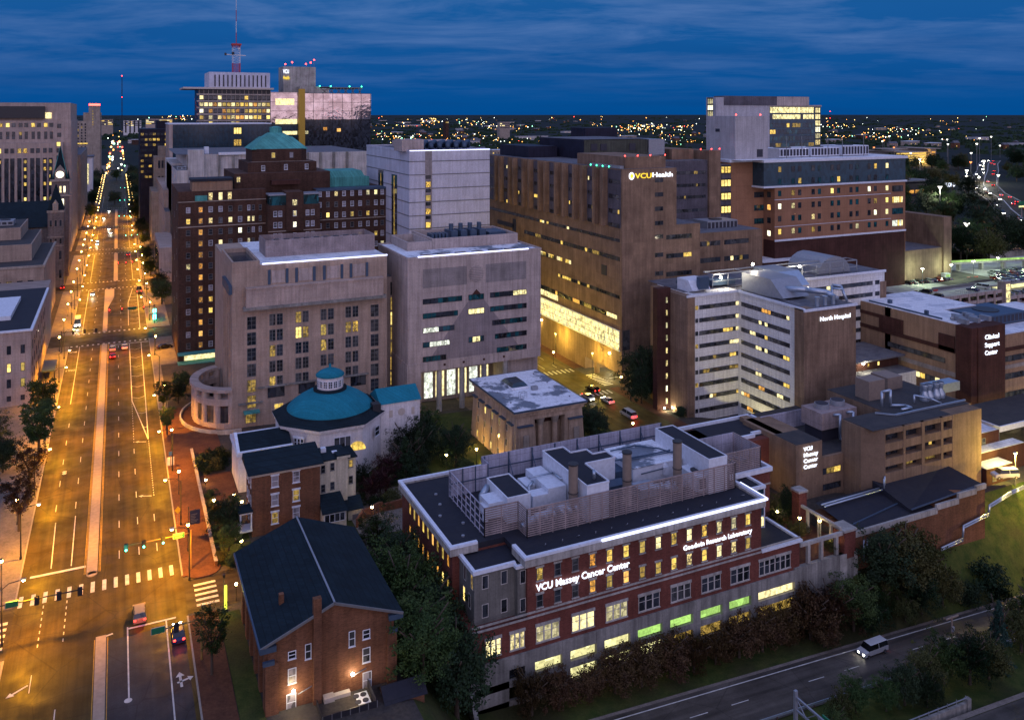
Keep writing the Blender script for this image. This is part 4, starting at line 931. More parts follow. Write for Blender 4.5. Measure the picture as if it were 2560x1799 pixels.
MB().add([(88.8,211.86,30.1),(87.5,211.86,28.7),(90.1,211.86,28.7)],[(0,1,2)]).build('relief_tip','maroon_panel',Tr)
b = MB(); zc = 34.2
for i in range(9):
    z = zc-1.85+i*.46; hw_ = sqrt(max(.05, 2.2**2-(z-zc)**2)); b.box(88.8-hw_,88.8+hw_,211.85,212,z-.12,z+.12,0)
b.add([(88.8+2.2*cos(2*pi*i/24),211.93,zc+2.2*sin(2*pi*i/24)) for i in range(24)],[tuple(range(23,-1,-1))],1); b.build('round_louvre',['pale_precast','dark_precast'],Tr)
MB().box(73.4,86,211.96,212,31.6,36.6).box(91.6,104,211.96,212,31.6,36.6).build('ribbed_panel','dark_precast',Tr)
for r in range(5):
    z1 = 28.7-r*3.83
    band(Tr,'Y',212,73.4,(84.6,83.4,82.4,81,80)[r],z1-1.4,z1,8,0,darks=('glass_teal','glass_dark','glass_teal'),lits=('lit_white',),depth=.12,litset=(range(2,8) if r in (2,3) else None) if r != 2 else (0,1,2,3))
    band(Tr,'Y',212,92.9+(0,0,1.6,3.6,5)[r]*.4,104.1,z1-1.4,z1,8,0,darks=('glass_teal','glass_dark','glass_teal'),lits=('lit_bright','lit_bright'),depth=.12,litset=(5,6,7) if r==0 else ())
    c0, c1 = ((86.5,91),(86.4,91.1),(84.0,93.5),(83,95),(86.4,91.1))[r]
    if r in (0,1,3): band(Tr,'Y',211.94,c0 if r<3 else 86.5,c1 if r<3 else 91,z1-1.5,z1,4,0,darks=('glass_teal',),lits=('lit_bright',),depth=.12,litset=(0,1,2,3) if r==1 else (1,2) if r==3 else ())
MB().box(69.5,108.3,212.4,239.2,39.5,39.6).build('roof','stained_white_roof',Tr); MB().parapet(69.0,108.8,211.9,239.6,39.3,40.0,.4).build('parapet','pale_precast',Tr)
led(Tr,(72,211.8,40.05),(104.6,211.8,40.05))
MB().parapet(73.2,80.5,224.6,241,39.5,42.0,.5).parapet(80.6,107.4,224.6,243,39.5,42.6,.5).build('roof_screen_wall','pale_precast',Tr)
b = MB()
for i in range(4): b.box(88.5+i*3,90.5+i*3,230,236,40,43.6); b.cyl(89.5+i*3,233,43.6,45.4,.7,10)
for i in range(5): b.box(82+i*1.1,82.7+i*1.1,229,233,40,43.2)
b.box(100.5,106,230,238,40,42.6); b.build('cooling_tower','blue_steel',Tr)
b = MB()
for i in range(6): b.box(74+i*5,77+i*5,213.5,216,39.6,39.9)
b.build('roof_hatch','glass_blue',Tr)

# ---- windowless white tower with lit slot ----
Wt = thing('white_panel_tower', 'windowless lavender-white panel tower with one lit vertical slot and a lit roof edge', 'tower', (98,280,0))
MB().box(84.5,112.5,257.0,308,20,65.8).build('wall','white_precast',Wt)
b = MB()
for z in (62.6,58.3,53.8,49.5,45.2,41.0,36.8): b.box(84.42,89.8,256.9,257,z-.12,z+.12); b.box(92.0,112.55,256.9,257,z-.12,z+.12); b.box(84.4,84.5,257,308,z-.12,z+.12)
b.build('panel_joint','frame_grey',Wt)
MB().box(89.8,92.1,256.85,257,20,66).build('slot_wall','dark_precast',Wt)
for k in range(5): put_window(Wt,'Y',256.85,90.8,55.1-k*4.33,1.75,1.9,'plain','lit_yellow','frame_dark'); put_window(Wt,'Y',256.85,90.8,57.5-k*4.33,1.75,1.2,'plain','glass_dark','frame_dark')
MB().box(84.9,112.1,257.4,307.6,65.8,65.9).build('roof','grey_roof',Wt); MB().parapet(84.4,112.6,256.9,308.1,65.6,66.3,.4).build('parapet','white_precast',Wt)
led(Wt,(84.6,256.7,66.1),(112.4,256.7,66.1),.11)
MB().box(84.4,84.5,270,276,24,57.5).box(84.38,84.5,286,292,24,58).build('side_slot','glass_dark',Wt); MB().box(84.3,84.4,272.5,273.3,24,57).box(84.3,84.4,288.5,289,40,57).build('lit_side_slot','lit_dim',Wt)
MB().box(82.8,90.2,259.5,268,65.8,69.6).box(92,112,285,300,65.8,68.2).build('roof_room','pale_precast',Wt)
b = MB(); 
for i in range(6): b.tube([(92+i*3,266,66),(92+i*3,266,68),(94+i*3,268,68.3),(95+i*3,270,67)],.9,8)
b.build('roof_duct','blue_steel',Wt)

# ---- main hospital (large tan block) ----
Mh = thing('main_hospital', 'large tan hospital with deep vertical fins, bright glazed floor and yellow and white lit sign', 'building', (145,250,-3))
MB().box(134.7,163.2,210.5,309,5.7,44.1).box(134.7,154.3,210.5,309,44.1,61.5).box(147,200,224,309,-4,38.5).box(163.2,172,224,260,38.0,41.5).build('wall','tan_hospital',Mh)
MB().box(134.7,163.2,210.5,232,.8,5.7).box(134.7,163.2,232,309,-5,5.7).box(135.4,137.4,210.7,212.6,-5,.8).box(135.0,136.2,225.6,226.8,-5,.8).box(158,163,210.8,232,-5,.8).build('base_wall','tan_hospital',Mh)
MB().box(136.4,151.0,211.5,240,61.5,65.1).build('roof_block','tan_hospital',Mh)
MB().box(135.2,153.8,211,308.5,61.5,61.6).box(164,171.5,224.5,259.5,41.5,41.6).box(172,199.5,224.5,308,38.5,38.6).box(155,163,211,308,44.1,44.2).build('roof','grey_roof',Mh)
b = MB(); e = [307.9,299.7,294.1,286.9,281.7,275.0,268.6,262.0,256.4,249.9,243.0,237.4,230.7,224.7,218.3,211.0]
for i in range(0,16,2): b.box(134.62,134.7,e[i+1],e[i],44.1,61.2)
b.build('ribbed_wall_panel','ribbed_purple',Mh)
b = MB()
for i in range(1,15,2): 
    b.box(132.9,134.7,e[i]-1.3,e[i],44.1,61.5); b.box(132.9,134.7,e[i+1],e[i+1]+1.3,44.1,61.5)
b.build('vertical_fin','tan_hospital',Mh)
for i in range(0,16,2):
    for z in (57.7,53.2,48.8,44.6): band(Mh,'X',134.62,e[i+1]+.6,e[i]-.6,z-.65,z+.65,6,.07,lits=('lit_yellow','lit_pale'))
band(Mh,'X',134.7,211.6,309,39.8,40.8,60,.06,lits=('lit_yellow','lit_pale')); band(Mh,'X',134.7,211.6,276,34.2,35.5,44,.16,lits=('lit_yellow','lit_dim')); band(Mh,'X',134.7,211.6,250,23.0,24.1,26,.12,lits=('lit_yellow','lit_white')); band(Mh,'X',134.7,213.0,264,16.6,18.0,34,.3,lits=('lit_orange','lit_pale','lit_dim'))
for k in range(4): band(Mh,'X',134.7,241.0+k*6,245.0+k*6,28.5,29.9,5,1.0,lits=('lit_yellow','lit_pale','lit_yellow'))
band(Mh,'X',134.7,252,309,28.3,29.4,30,.2,lits=('lit_dim',))
MB().box(134.6,134.7,219,222,28.7,31.8).box(134.6,134.7,285,300,35,36.6).box(134.6,134.7,283,286,34,38.5).build('vent_louvre','louver_dark',Mh)
# bright glazed floor
b = MB()
for i in range(26):
    y = 211.4+i*2.02
    for z0, z1 in ((8.0,9.7),(9.85,11.5),(11.65,13.5)): b.quad((134.45,y+1.92,z0),(134.45,y,z0),(134.45,y,z1),(134.45,y+1.92,z1))
b.build('lit_glazing','lit_bright',Mh)
b = MB(); b.box(134.3,134.5,211.2,264,7.6,7.95); b.box(134.3,134.5,211.2,264,13.5,13.8)
for i in range(14): b.box(134.35,134.45,211.35+i*4.04,211.5+i*4.04,7.9,13.6)
b.build('glazing_frame','white_trim',Mh); MB().quad((134.9,210.42,8.1),(137.4,210.42,8.1),(137.4,210.42,14.0),(134.9,210.42,14.0)).build('window','glass_grey',Mh)
band(Mh,'X',134.7,250,309,14.6,16.6,20,.9,lits=('lit_pale','lit_bright'))
MB().box(135.2,157,213,231.6,.68,.78).build('glowing_soffit','lit_pale',Mh); MB().quad((157.9,232,-3),(157.9,211,-3),(157.9,211,.6),(157.9,232,.6)).build('glowing_passage_wall','lit_pale',Mh)  # soffit and end wall glow themselves, standing in for the passage lighting
ld = bpy.data.lights.new('passage_light','POINT'); ld.energy = 900; ld.color = (1,.85,.45); ld.shadow_soft_size = .5
for x, y in ((141,218),(148,222),(141,228)):
    lo = bpy.data.objects.new('passage_light', ld); C.objects.link(lo); lo.parent = Mh; lo.location = (x-145,y-250,3.2)
for z in (57.9,53.6,49.3,45.0,40.9,35.4,29.8,24.5,19.0,13.6,8.5): band(Mh,'Y',210.5,146.4,149.4,z-.65,z+.65,3,0)
for z,lp in ((40.5,0),(34.8,.4),(29.3,.0)): band(Mh,'Y',210.5,150.5,160.0,z-.7,z+.7,9,lp,lits=('lit_yellow',))
for z in (35.0,29.5): band(Mh,'Y',224,173,182,z-.8,z+.8,8,.1); band(Mh,'Y',224,183.6,194,z-.8,z+.8,8,.1)
b = MB(); n = 24; b.add([(138.0+.95*cos(2*pi*i/n),210.3,59.45+1.1*sin(2*pi*i/n)) for i in range(n)],[tuple(range(n-1,-1,-1))],0); b.add([(138.0+.6*cos(2*pi*i/n),210.22,59.45+.68*sin(2*pi*i/n)) for i in range(n)],[tuple(range(n-1,-1,-1))],1); b.build('sign_emblem',['sign_white','sign_yellow'],Mh)
text(Mh,'VCU',139.3,145.1,59.35,210.35,'sign_yellow',2.15); text(Mh,'Health',145.3,152.6,59.5,210.35,'sign_white',2.0)
for x, y in ((136.5,211.6),(141,211.6),(145.5,211.6),(150.9,211.6)): MB().sphere(x,y,65.4,.22,6).build('beacon','beacon_red',Mh)
for i in range(4): MB().sphere(135.0,229-i*3.6,61.9,.24,6).build('beacon','beacon_green',Mh)
MB().box(135,146,212,230,61.6,62.4).build('helipad','metal_grey',Mh)
hvac(Mh,183,196,232,240,37,41,'metal_grey')
for y in (283,273,262,217): 
    x = 134.3
    MB().box(134.2,134.7,y-.2,y+.2,5.5,5.9).build('wall_lamp','lamp_warm',Mh)
    ld = bpy.data.lights.new('wall_lamp_light','SPOT'); ld.energy = 900; ld.color = (1,.75,.2); ld.spot_size = radians(110); ld.spot_blend = .8; ld.shadow_soft_size = .2
    lo = bpy.data.objects.new('wall_lamp_light', ld); C.objects.link(lo); lo.parent = Mh; lo.location = (133.4-145,y-250,5.9+3); lo.rotation_euler = (0,radians(-12),0)
# dark blocks above and behind the main hospital
Dk = thing('dark_plant_block', 'black metal-clad plant block rising behind the fins of the tan hospital', 'building', (150,280,60))
MB().box(151.5,151.7,262,296.8,55,68.6).build('wall','dark_metal_wall',Dk); MB().box(151.7,179,262.2,296.8,55,68.4).build('green_wall','green_metal_wall',Dk); MB().box(151.5,179,262,296.9,68.6,68.7).build('roof','grey_roof',Dk)
MB().box(174.2,189.5,300,312,55,72.1).box(138,150,279.3,305,61.5,65.8).build('roof_room','dark_metal_wall',Dk); MB().box(179.5,186.6,262,280,62.5,68.4).build('cooling_tower','metal_grey',Dk)
for x in (154.6,158.6,171): MB().box(x,x+2.6,262.0,262.2,64.5,67).build('vent_louvre','louver_dark',Dk)
MB().box(156.8,158.8,262.0,262.2,60.4,63).build('lit_door','lit_orange',Dk)
b = MB()
for i in range(10): b.tube([(163+i*.9,255,61.2),(163+i*.9,255,62.6)],.06)
b.tube([(163,255,62.6),(171,255,62.6)],.06); b.build('railing','white_trim',Dk)
Db = thing('ribbed_grey_block', 'dark purple-grey ribbed hospital block with faint ribbon windows behind the tan tower', 'building', (180,275,0))
MB().box(155,202,256,300,20,60.3).build('wall','ribbed_purple',Db); MB().box(155,202,256.2,300,60.3,60.5).build('roof','grey_roof',Db)
for z in (55.9,51.2,46.8,41.8): band(Db,'Y',256,186.5,201,z-.6,z+.6,16,.05,lits=('lit_dim',))
MB().box(190,200,262,280,60.4,64.5).box(202,207.3,255,290,20,64).build('stair_tower','tan_hospital',Db)
for x in (203,206.8,198): MB().sphere(x,255,64.6,.25,6).build('beacon','beacon_red',Db)
# tower of lit stair landings
for k in range(5): put_window(Db,'Y',255,209.9,56.6-k*5.05,4.6,2.5,'tri','lit_yellow','frame_dark')
MB().box(207.3,212.4,255.2,262,20,58.6).build('stair_wall','ribbed_purple',Db)
# ---- orange brick hospital ----
Oh = thing('orange_brick_hospital', 'orange-brown brick hospital with two dark teal glass top floors, white cornices and paired windows', 'building', (265,265,6))
MB().box(229.4,300.6,250,290,20,49.6).build('wall','orange_brick',Oh); MB().box(212.4,229.4,256.2,292,0,59.4).build('side_wall','orange_brick',Oh)
MB().box(223.9,300.7,249.98,290,49.9,59.3).build('glass_storeys','curtain_wall',Oh); MB().box(229.3,300.2,249.9,290,2,28.9).build('base_wall','maroon_panel',Oh)
b = MB(); b.box(223.4,301,249.4,291,49.4,50.1); b.box(223.4,301.2,249.2,291,59.2,60.2); b.box(212.2,230,255.6,292,59.2,60.2); b.box(229.2,300.8,249.7,250,28.6,29.3); b.box(229.2,292,249.85,250,44.6,44.8); b.box(229.2,292,249.85,250,29.0,29.2); b.box(229.2,292,249.85,250,34.2,34.35); b.build('cornice','white_trim',Oh)
MB().box(213,300.5,250,291,60.2,60.3).build('roof','white_roof',Oh)
gx = [231.8,238.6,242.0,249.0,252.3,259.1,262.6,269.4,272.8,279.6,283.1,289.8]
for r, z in enumerate((56.4,51.7,47.1,42.1,37.3,32.3,27.3)):
    for j, x in enumerate(gx):
        p = pick(['glass_teal','glass_dark','glass_teal','glass_grey'],['lit_dim','lit_yellow','lit_pale'],.16)
        if (r,j) in ((0,10),(0,11),(1,2),(1,6),(2,5),(2,11),(3,0),(3,1),(3,11),(4,3),(4,11),(5,0),(5,1),(5,8),(6,5),(6,6),(6,7),(6,8)): p = random.choice(['lit_yellow','lit_pale'])
        put_window(Oh,'Y',250-(.05 if r<2 else 0),x,z,1.7,2.2,'plain',p,'frame_dark')
for z, g_ in ((46.6,'glass_blue'),(42.0,'lit'),(37.2,'glass_grey'),(32.2,'lit'),(27.6,'glass_dark')): band(Oh,'Y',250,292.8,299.2,z-1.3,z+1.3,6,.0 if g_!='lit' else 1,darks=('glass_grey','glass_teal'),lits=('lit_pale','lit_white','lit_yellow'))
for z in (56.2,51.6,46.3,41.2,36): band(Oh,'Y',256.2,224.6,229.4,z-1.1,z+1.1,4,.0,darks=('glass_teal','glass_dark'))
for z, p in ((41.6,'lit_orange'),(31.5,'lit_pale'),(36.5,'glass_dark'),(26.5,'lit_pale'),(46.5,'glass_dark')): put_window(Oh,'X',229.4,253.2,z,2.0,2.2,'plain',p,'frame_dark')
MB().box(212.3,212.4,256,262,20,58).build('yellow_reveal','yellow_fin',Oh)  # thin strip in the plain yellow fin colour
for a, c_, z in ((237.7,254.6,64.0),(256,271.4,64.1),(273,288.2,64.6)): hvac(Oh,a,c_,258,270,60.3,z,'equip_white')
MB().box(231.5,238,257,262,60.3,64).build('roof_room','metal_grey',Oh)
b = MB()
for x in (240,248,262,270,282): b.tube([(x,255,60),(x,255,69)],.12)
b.build('mast','pole_grey',Oh)
MB().box(215.4,231.6,256.3,273.9,58,77.0).build('grey_tower_wall','grey_tower',Oh)
MB().box(226.1,229.0,256.2,256.3,61.0,64).box(215.3,215.4,265.5,268,70.8,72).build('vent_louvre','louver_dark',Oh)
# tall grey tower with glazed end
Gt = thing('grey_glass_tower', 'tall grey hospital tower with a brightly lit glazed end behind the orange brick hospital', 'tower', (260,300,0))
MB().box(237.9,268.5,296,302.5,40,85.2).build('wall','grey_tower',Gt); MB().box(242.5,291.7,295.7,303,81.7,85.8).build('top_wall','ribbed_purple',Gt); MB().box(272.6,291.9,295.6,330,81.6,85.7).build('top_block','pale_precast',Gt)
MB().box(268.4,299.8,296.2,330,40,81.6).build('glass_end','curtain_wall',Gt)
for z0,z1,p in ((78.2,81.0,1.0),(75.4,77.6,.85)): band(Gt,'Y',296.2,268.8,295.5,z0,z1,16,p,lits=('lit_bright','lit_pale','lit_bright'))
for z in (72.6,69.6,66.6,63.5): band(Gt,'Y',296.2,268.8,295.5,z-1.0,z+1.0,16,.25,darks=('glass_teal','glass_blue'),lits=('lit_yellow','lit_dim'))
for k in range(7): put_window(Gt,'Y',296.2,297.9,79.5-k*3.0,3.0,2.4,'tri','lit_pale','frame_dark')
for k in range(3): put_window(Gt,'X',237.9,299.6,83.4-k*2.8,3.6,2.3,'tri','lit_pale','frame_dark')
MB().box(268,300,295.9,296.2,81.2,81.9).build('cornice','pale_precast',Gt)
for x in (216,228): MB().sphere(x,256.5,77.5,.3,6).build('beacon','beacon_red',Gt)
# ---- North wing hospital: white with dark ribbon windows ----
Nh = thing('white_banded_hospital', 'cross-shaped white-banded hospital with dark ribbon windows, tan blank end walls and rooftop machinery', 'building', (165,185,-5))
MB().box(140.0,155.5,183,200,-7,29.2).box(154.8,155.6,161.5,184,-7,29.2).box(172,215.7,187,205,-7,29.2).build('white_wall','white_panel',Nh)
MB().box(155.6,172.0,158,190,-7,29.0).box(154.3,158,157.9,161.2,-7,29.2).box(137.6,140.0,182.8,200,-7,29.0).box(213.8,216.3,186.8,205,-7,26).build('tan_wall','tan_hospital',Nh)
MB().box(133.3,137.7,190.5,192.6,-7,30.2).build('brick_stair_wall','maroon_panel',Nh)
for k in range(9): put_window(Nh,'Y',190.5,136.4,26.9-k*3.46,.75,1.7,'plain','lit_pale','frame_dark')
for k in range(10):
    z = 25.9-k*3.46
    if z < -7: break
    band(Nh,'Y',183,141.6,155.2,z-.55,z+.55,12,.12,depth=.08); MB().box(140.3,141.2,182.9,183,z-.55,z+.55).build('end_window','glass_dark' if k%3 else 'lit_dim',Nh)
    band(Nh,'X',154.8,163.3,181.6,z-.55,z+.55,16,.22,lits=('lit_orange','lit_pale','lit_yellow'),depth=.08)
    band(Nh,'Y',187,172.5,210.5,z-.6,z+.6,24,.12,depth=.08); put_window(Nh,'Y',187,212.6,z,1.9,1.3,'plain','lit_yellow' if k in (2,4,5,6,7) else 'glass_dark','frame_dark')
MB().box(154.9,155.6,182,183,-7,29.3).build('corner_trim','white_panel',Nh)
for z in (25.9,22.4,19,15.5): MB().quad((153.9,182.85,z-.5),(155.0,182.85,z-.5),(155.0,182.85,z+.5),(153.9,182.85,z+.5)).build('lit_pane','lit_pale',Nh)
MB().box(140,215.5,187.5,204.8,29.2,29.35).box(155,171.8,158.4,187,29.0,29.15).build('roof','grey_roof',Nh)
b = MB(); b.box(137.4,155.6,182.6,183,28.9,29.5); b.box(171.9,216,186.6,187,28.9,29.6); b.box(154.2,172.2,157.6,158,28.7,29.3); b.box(154.3,154.8,158,183,28.9,29.5); b.build('parapet','white_trim',Nh)
text(Nh,'North Hospital',159.4,169.7,26.4,157.75,'sign_white',1.5)
# large curved air handlers and pipework on top
def scoop(x0,x1,y0,y1,z0,z1,m='metal_grey'):
    b = MB(); ym = y0+(y1-y0)*.3; b.add([(x0,ym,z0),(x1,ym,z0),(x1,y1,z0),(x0,y1,z0),(x0,ym,z1),(x1,ym,z1),(x1,y1,z1),(x0,y1,z1),(x0,y0,z0+.6),(x1,y0,z0+.6)],[(4,5,6,7),(1,2,6,5),(2,3,7,6),(3,0,4,7),(8,9,5,4),(0,1,9,8),(0,8,4),(1,5,9)]); b.build('air_handler',m,Nh)
scoop(157,166,168,184,29.2,34.0); scoop(168,176,178,192,29.4,33.4,'duct_metal'); scoop(141,147,185,192,29.3,32.5,'equip_white'); 
b = MB(); b.add([(190+6.5*cos(pi*i/8)+8, y, 29.5+5.0*sin(pi*i/8)) for y in (190,203) for i in range(9)], [(i,i+1,10+i,9+i) for i in range(8)]+[tuple(range(9)),tuple(range(17,8,-1))]); b.build('curved_roof_duct','metal_grey',Nh)
b = MB(); b.tube([(160,172,31.5),(163,166,32),(166,162,31.8),(168,160.5,30.2)],.75,10); b.tube([(170,164,29.2),(170,164,33),(171,162,33),(171,160,29.5)],.35,8); b.tube([(169,163,29),(169,163,32.4),(170.4,161,32.4)],.3,8)
for x in (160.5,163.2,166): b.cyl(x,159.8,29,31.2,.5,10); b.cyl(x,159.8,31.2,31.6,.7,10)
b.build('pipework','duct_metal',Nh)
b = MB()
for i in range(11): b.tube([(150+i*5.5,188,29.3),(150+i*5.5,188,33.2)],.14); 
b.bar((150,188,33.2),(205,188,33.2),.3); b.bar((150,192,33.2),(205,192,33.2),.3); b.bar((150,188,31.2),(205,188,31.2),.2)
for i in range(6): b.bar((150+i*11,188,33.2),(150+i*11,192,33.2),.2)
b.build('pipe_rack','metal_grey',Nh)
b = MB(); b.box(142,152,190,194,30.4,31.2); b.box(150,158,188,191,30,31.5); b.box(143,146,184.5,186,30.2,33.5); b.build('rooftop_platform','blue_steel',Nh)
b = MB()
for i in range(9): b.tube([(138+i*2,183.2,29.3),(138+i*2,183.2,30.6)],.05)
b.tube([(138,183.2,30.6),(155,183.2,30.6)],.05); b.tube([(155,160,30.2),(155,183,30.2)],.05); b.build('railing','metal_grey',Nh)
for x, y, z, e_ in ((163.5,187,35.2,1500),(180.5,186.5,33.4,1500),(152.5,187.5,32.2,900)):
    MB().sphere(x,y,z,.38,8).build('floodlight','lamp_white',Nh)
    ld = bpy.data.lights.new('floodlight_light','POINT'); ld.energy = e_; ld.color = (1,.85,.6); ld.shadow_soft_size = .3
    lo = bpy.data.objects.new('floodlight_light', ld); C.objects.link(lo); lo.parent = Nh; lo.location = (x-165,y-185-.6,z+5+.3)
text(Nh,'VCU',177.5,173.4,-2.8,154.7,'yellow_fin',1.6,face='X'); text(Nh,'Health',173.2,167.6,-2.8,154.7,'frame_dark',1.6,face='X')
for x, y in ((135,189.6),(137.2,189.0)):
    MB().sphere(x,y,-2.2,.2,6).build('wall_lamp','lamp_white',Nh)
    ld = bpy.data.lights.new('wall_lamp_light','POINT'); ld.energy = 300; ld.color = (1,.8,.4); ld.shadow_soft_size=.2
    lo = bpy.data.objects.new('wall_lamp_light', ld); C.objects.link(lo); lo.parent = Nh; lo.location = (x-165,y-185-.5,2.6)
for y in (176,168): 
    ld = bpy.data.lights.new('uplight','SPOT'); ld.energy = 1500; ld.color = (1,.85,.35); ld.spot_size = radians(120); ld.shadow_soft_size=.3
    lo = bpy.data.objects.new('uplight', ld); C.objects.link(lo); lo.parent = Nh; lo.location = (148-165,y-185,.5); lo.rotation_euler = (radians(180),radians(20),0)
# ---- left side of the avenue ----
Lw = thing('white_avenue_building', 'pale four-storey building with dark flat roof at the left edge of the photo', 'building', (-30,275,0))
MB().box(-60,-21.0,259,335,-1,19.8).build('wall','tan_stone_light',Lw); MB().box(-60,-20.5,258.5,318,19.8,20.3).build('cornice','white_trim',Lw); MB().box(-60,-21.2,259.4,318,20.3,20.35).build('roof','black_roof',Lw)
MB().box(-60,-27,272,300,20.3,21.5).build('roof_room','white_trim',Lw)
for i in range(4):
    for k, z in enumerate((15.1,10.4,6.2,2.2)): put_window(Lw,'Y',259,-22.9-i*3.2,z,1.0,2.3 if k<3 else 1.4,'plain','lit_yellow' if (k,i) in ((1,0),(1,1),(2,0)) else 'glass_dark','frame_dark')
for i in range(8):
    for z in (15,10.4,6): put_window(Lw,'x',-21.0+.02,264+i*6,z,1.2,2.4,'plain','glass_dark','frame_dark')
Lb = thing('tan_library_building', 'tan stepped stone building with tall narrow windows and dark roofs left of the avenue', 'building', (-45,360,0))
MB().box(-85,-23.4,338,398,-1,24.4).box(-85,-28.3,352,396,24,30.4).box(-85,-33,366,395,30,35).box(-85,-22.6,322,338,-1,13.6).build('wall','tan_stone',Lb)
MB().box(-85,-23.8,338.5,397.5,24.4,24.45).box(-85,-28.7,352.5,395.5,30.4,30.45).box(-85,-33.4,366.5,394.5,35,35.05).box(-85,-23,322.5,337.9,13.6,13.65).build('roof','tar_roof',Lb)
b = MB(); b.box(-85,-23,337.6,338,24,24.8); b.box(-23.8,-23,338,398.4,24,24.8); b.box(-85,-22.2,321.6,322.2,13.2,14.0); b.box(-22.8,-22.2,322.2,338,13.2,14); b.build('parapet','limestone',Lb)
for i in range(9): put_window(Lb,'Y',338,-27.5-i*3.3,16.4,1.75,6.6,'grid','lit_dim' if i==2 else 'glass_dark','frame_dark')
hvac(Lb,-60,-44,370,385,35,38,'blue_steel'); hvac(Lb,-42,-36,372,380,35,37,'metal_grey')
Oc = thing('gothic_city_hall', 'grey gothic city hall with slate roofs, corner turret and a tower with lit clock', 'tower', (-35,450,0))
MB().box(-75,-24,432,470,0,27).build('wall','gothic_stone',Oc)
b = MB(); b.add([(-76,431,27),(-23,431,27),(-23,471,27),(-76,471,27),(-70,451,37),(-29,451,37)],[(0,1,5,4),(2,3,4,5),(0,4,3),(1,2,5)]); b.build('roof','slate_roof',Oc)
MB().box(-28.2,-21.9,428,434,0,34.2).build('turret_wall','gothic_stone',Oc); MB().box(-28.5,-21.6,427.7,434.3,33.6,34.6).box(-28.4,-21.7,427.8,428,22.5,22.9).box(-28.4,-21.7,427.8,428,18.5,18.9).build('turret_band','limestone',Oc)
MB().prism([(-28.4,427.8),(-21.7,427.8),(-21.7,434.2),(-28.4,434.2)],34.6,46,scale=.06).build('turret_roof','slate_roof',Oc)
MB().box(-26.2,-24.0,427.2,430,34.6,37.3).add([(-26.4,427.1,37.3),(-23.8,427.1,37.3),(-25.1,427.1,39.4),(-26.4,430,37.3),(-23.8,430,37.3),(-25.1,431,39.4)],[(0,1,2),(1,4,5,2),(3,0,2,5)]).build('dormer','limestone',Oc)
for x in (-27.0,-25.05,-23.1):
    put_window(Oc,'Y',428,x,28.8,1.1,3.0,'plain','glass_dark','limestone'); put_window(Oc,'Y',428,x,20.7,1.1,2.6,'plain','glass_dark','limestone')
put_window(Oc,'Y',428,-23.2,14.5,1.3,4,'plain','glass_dark','limestone'); put_window(Oc,'Y',428,-23.2,6,1.3,4,'plain','glass_dark','limestone')
MB().box(-28.4,-21.2,455,463,0,46).build('clock_tower_wall','gothic_stone',Oc); MB().box(-29,-20.6,454.4,463.6,45.5,46.6).box(-28.9,-20.7,454.6,463.4,38.5,39.2).build('clock_tower_band','limestone',Oc)
MB().prism([(-28.0,455.4),(-21.6,455.4),(-21.6,462.6),(-28,462.6)],46.6,62.5,scale=.03).build('spire','slate_roof',Oc)
b = MB()
for x, y in ((-28,455.4),(-21.6,455.4)): b.bar((x,y,46.6),(-24.8,459,62.3),.25)
b.build('spire_ridge','verdigris',Oc)
MB().add([(-27,454.6,46.6),(-22.6,454.6,46.6),(-22.6,454.6,50.5),(-24.8,454.6,53.5),(-27,454.6,50.5)]+[(-27,457,46.6),(-22.6,457,46.6),(-22.6,457,50.5),(-24.8,458,53.5),(-27,457,50.5)],[(0,1,2,3,4),(2,7,8,3),(3,8,9,4),(1,6,7,2),(5,0,4,9)]).build('clock_gable','limestone',Oc)
MB().add([(-24.8+1.7*cos(2*pi*i/20),454.5,48.9+1.6*sin(2*pi*i/20)) for i in range(20)],[tuple(range(19,-1,-1))]).build('clock_face','clock_face',Oc)
for x in (-26.3,-24.6,-22.9): put_window(Oc,'Y',455,x,41.8,1.0,3.2,'plain','lit_pale','limestone'); 
for x in (-25.6,-23.6): put_window(Oc,'Y',455,x,35.3,1.1,4.0,'plain','lit_pale','limestone')
b = MB(); 
for x, y in ((-28.4,455),(-21.2,455)): b.prism([(x-.6,y-.6),(x+.6,y-.6),(x+.6,y+.6),(x-.6,y+.6)],46.6,51,scale=.1)
b.build('pinnacle','slate_roof',Oc)
Gb = thing('gabled_stone_hall', 'low stone hall with a lit pediment and small green copper lantern at the left edge', 'building', (-60,432,0))
MB().box(-64,-42,415,431,0,31).build('wall','limestone',Gb); MB().add([(-65,414,31),(-41,414,31),(-41,432,31),(-65,432,31),(-53,418,36.5),(-53,431,36.5)],[(0,1,4),(1,2,5,4),(2,3,5),(3,0,4,5)]).build('roof','slate_roof',Gb)
MB().add([(-62,413.7,31.3),(-44,413.7,31.3),(-53,413.7,34.6)],[(0,1,2)]).build('pediment','cream_trim',Gb); MB().cyl(-49,420,36,40,1.2,8,r2=.9).cyl(-49,420,40,43,1.3,8,r2=.1).cyl(-52,418,36,37.6,1.4,8,r2=.6).build('lantern','verdigris',Gb)
Pc = thing('grid_office_block', 'broad pale office block with vertical window strips and scattered lit windows behind the clock tower', 'building', (-60,560,0))
MB().box(-130,-27.5,530,620,0,62).box(-130,-23.6,536,620,0,74).box(-130,-24,538,618,74,84).build('wall','tan_stone_light',Pc); MB().box(-130,-36.6,535,538,75.5,82).build('dark_attic','dark_trim',Pc)
MB().box(-36.5,-33.5,537.8,538,75.2,78.6).build('lit_attic_window','lit_pale',Pc); MB().box(-129,-24.5,539,617,84,84.1).build('roof','grey_roof',Pc)
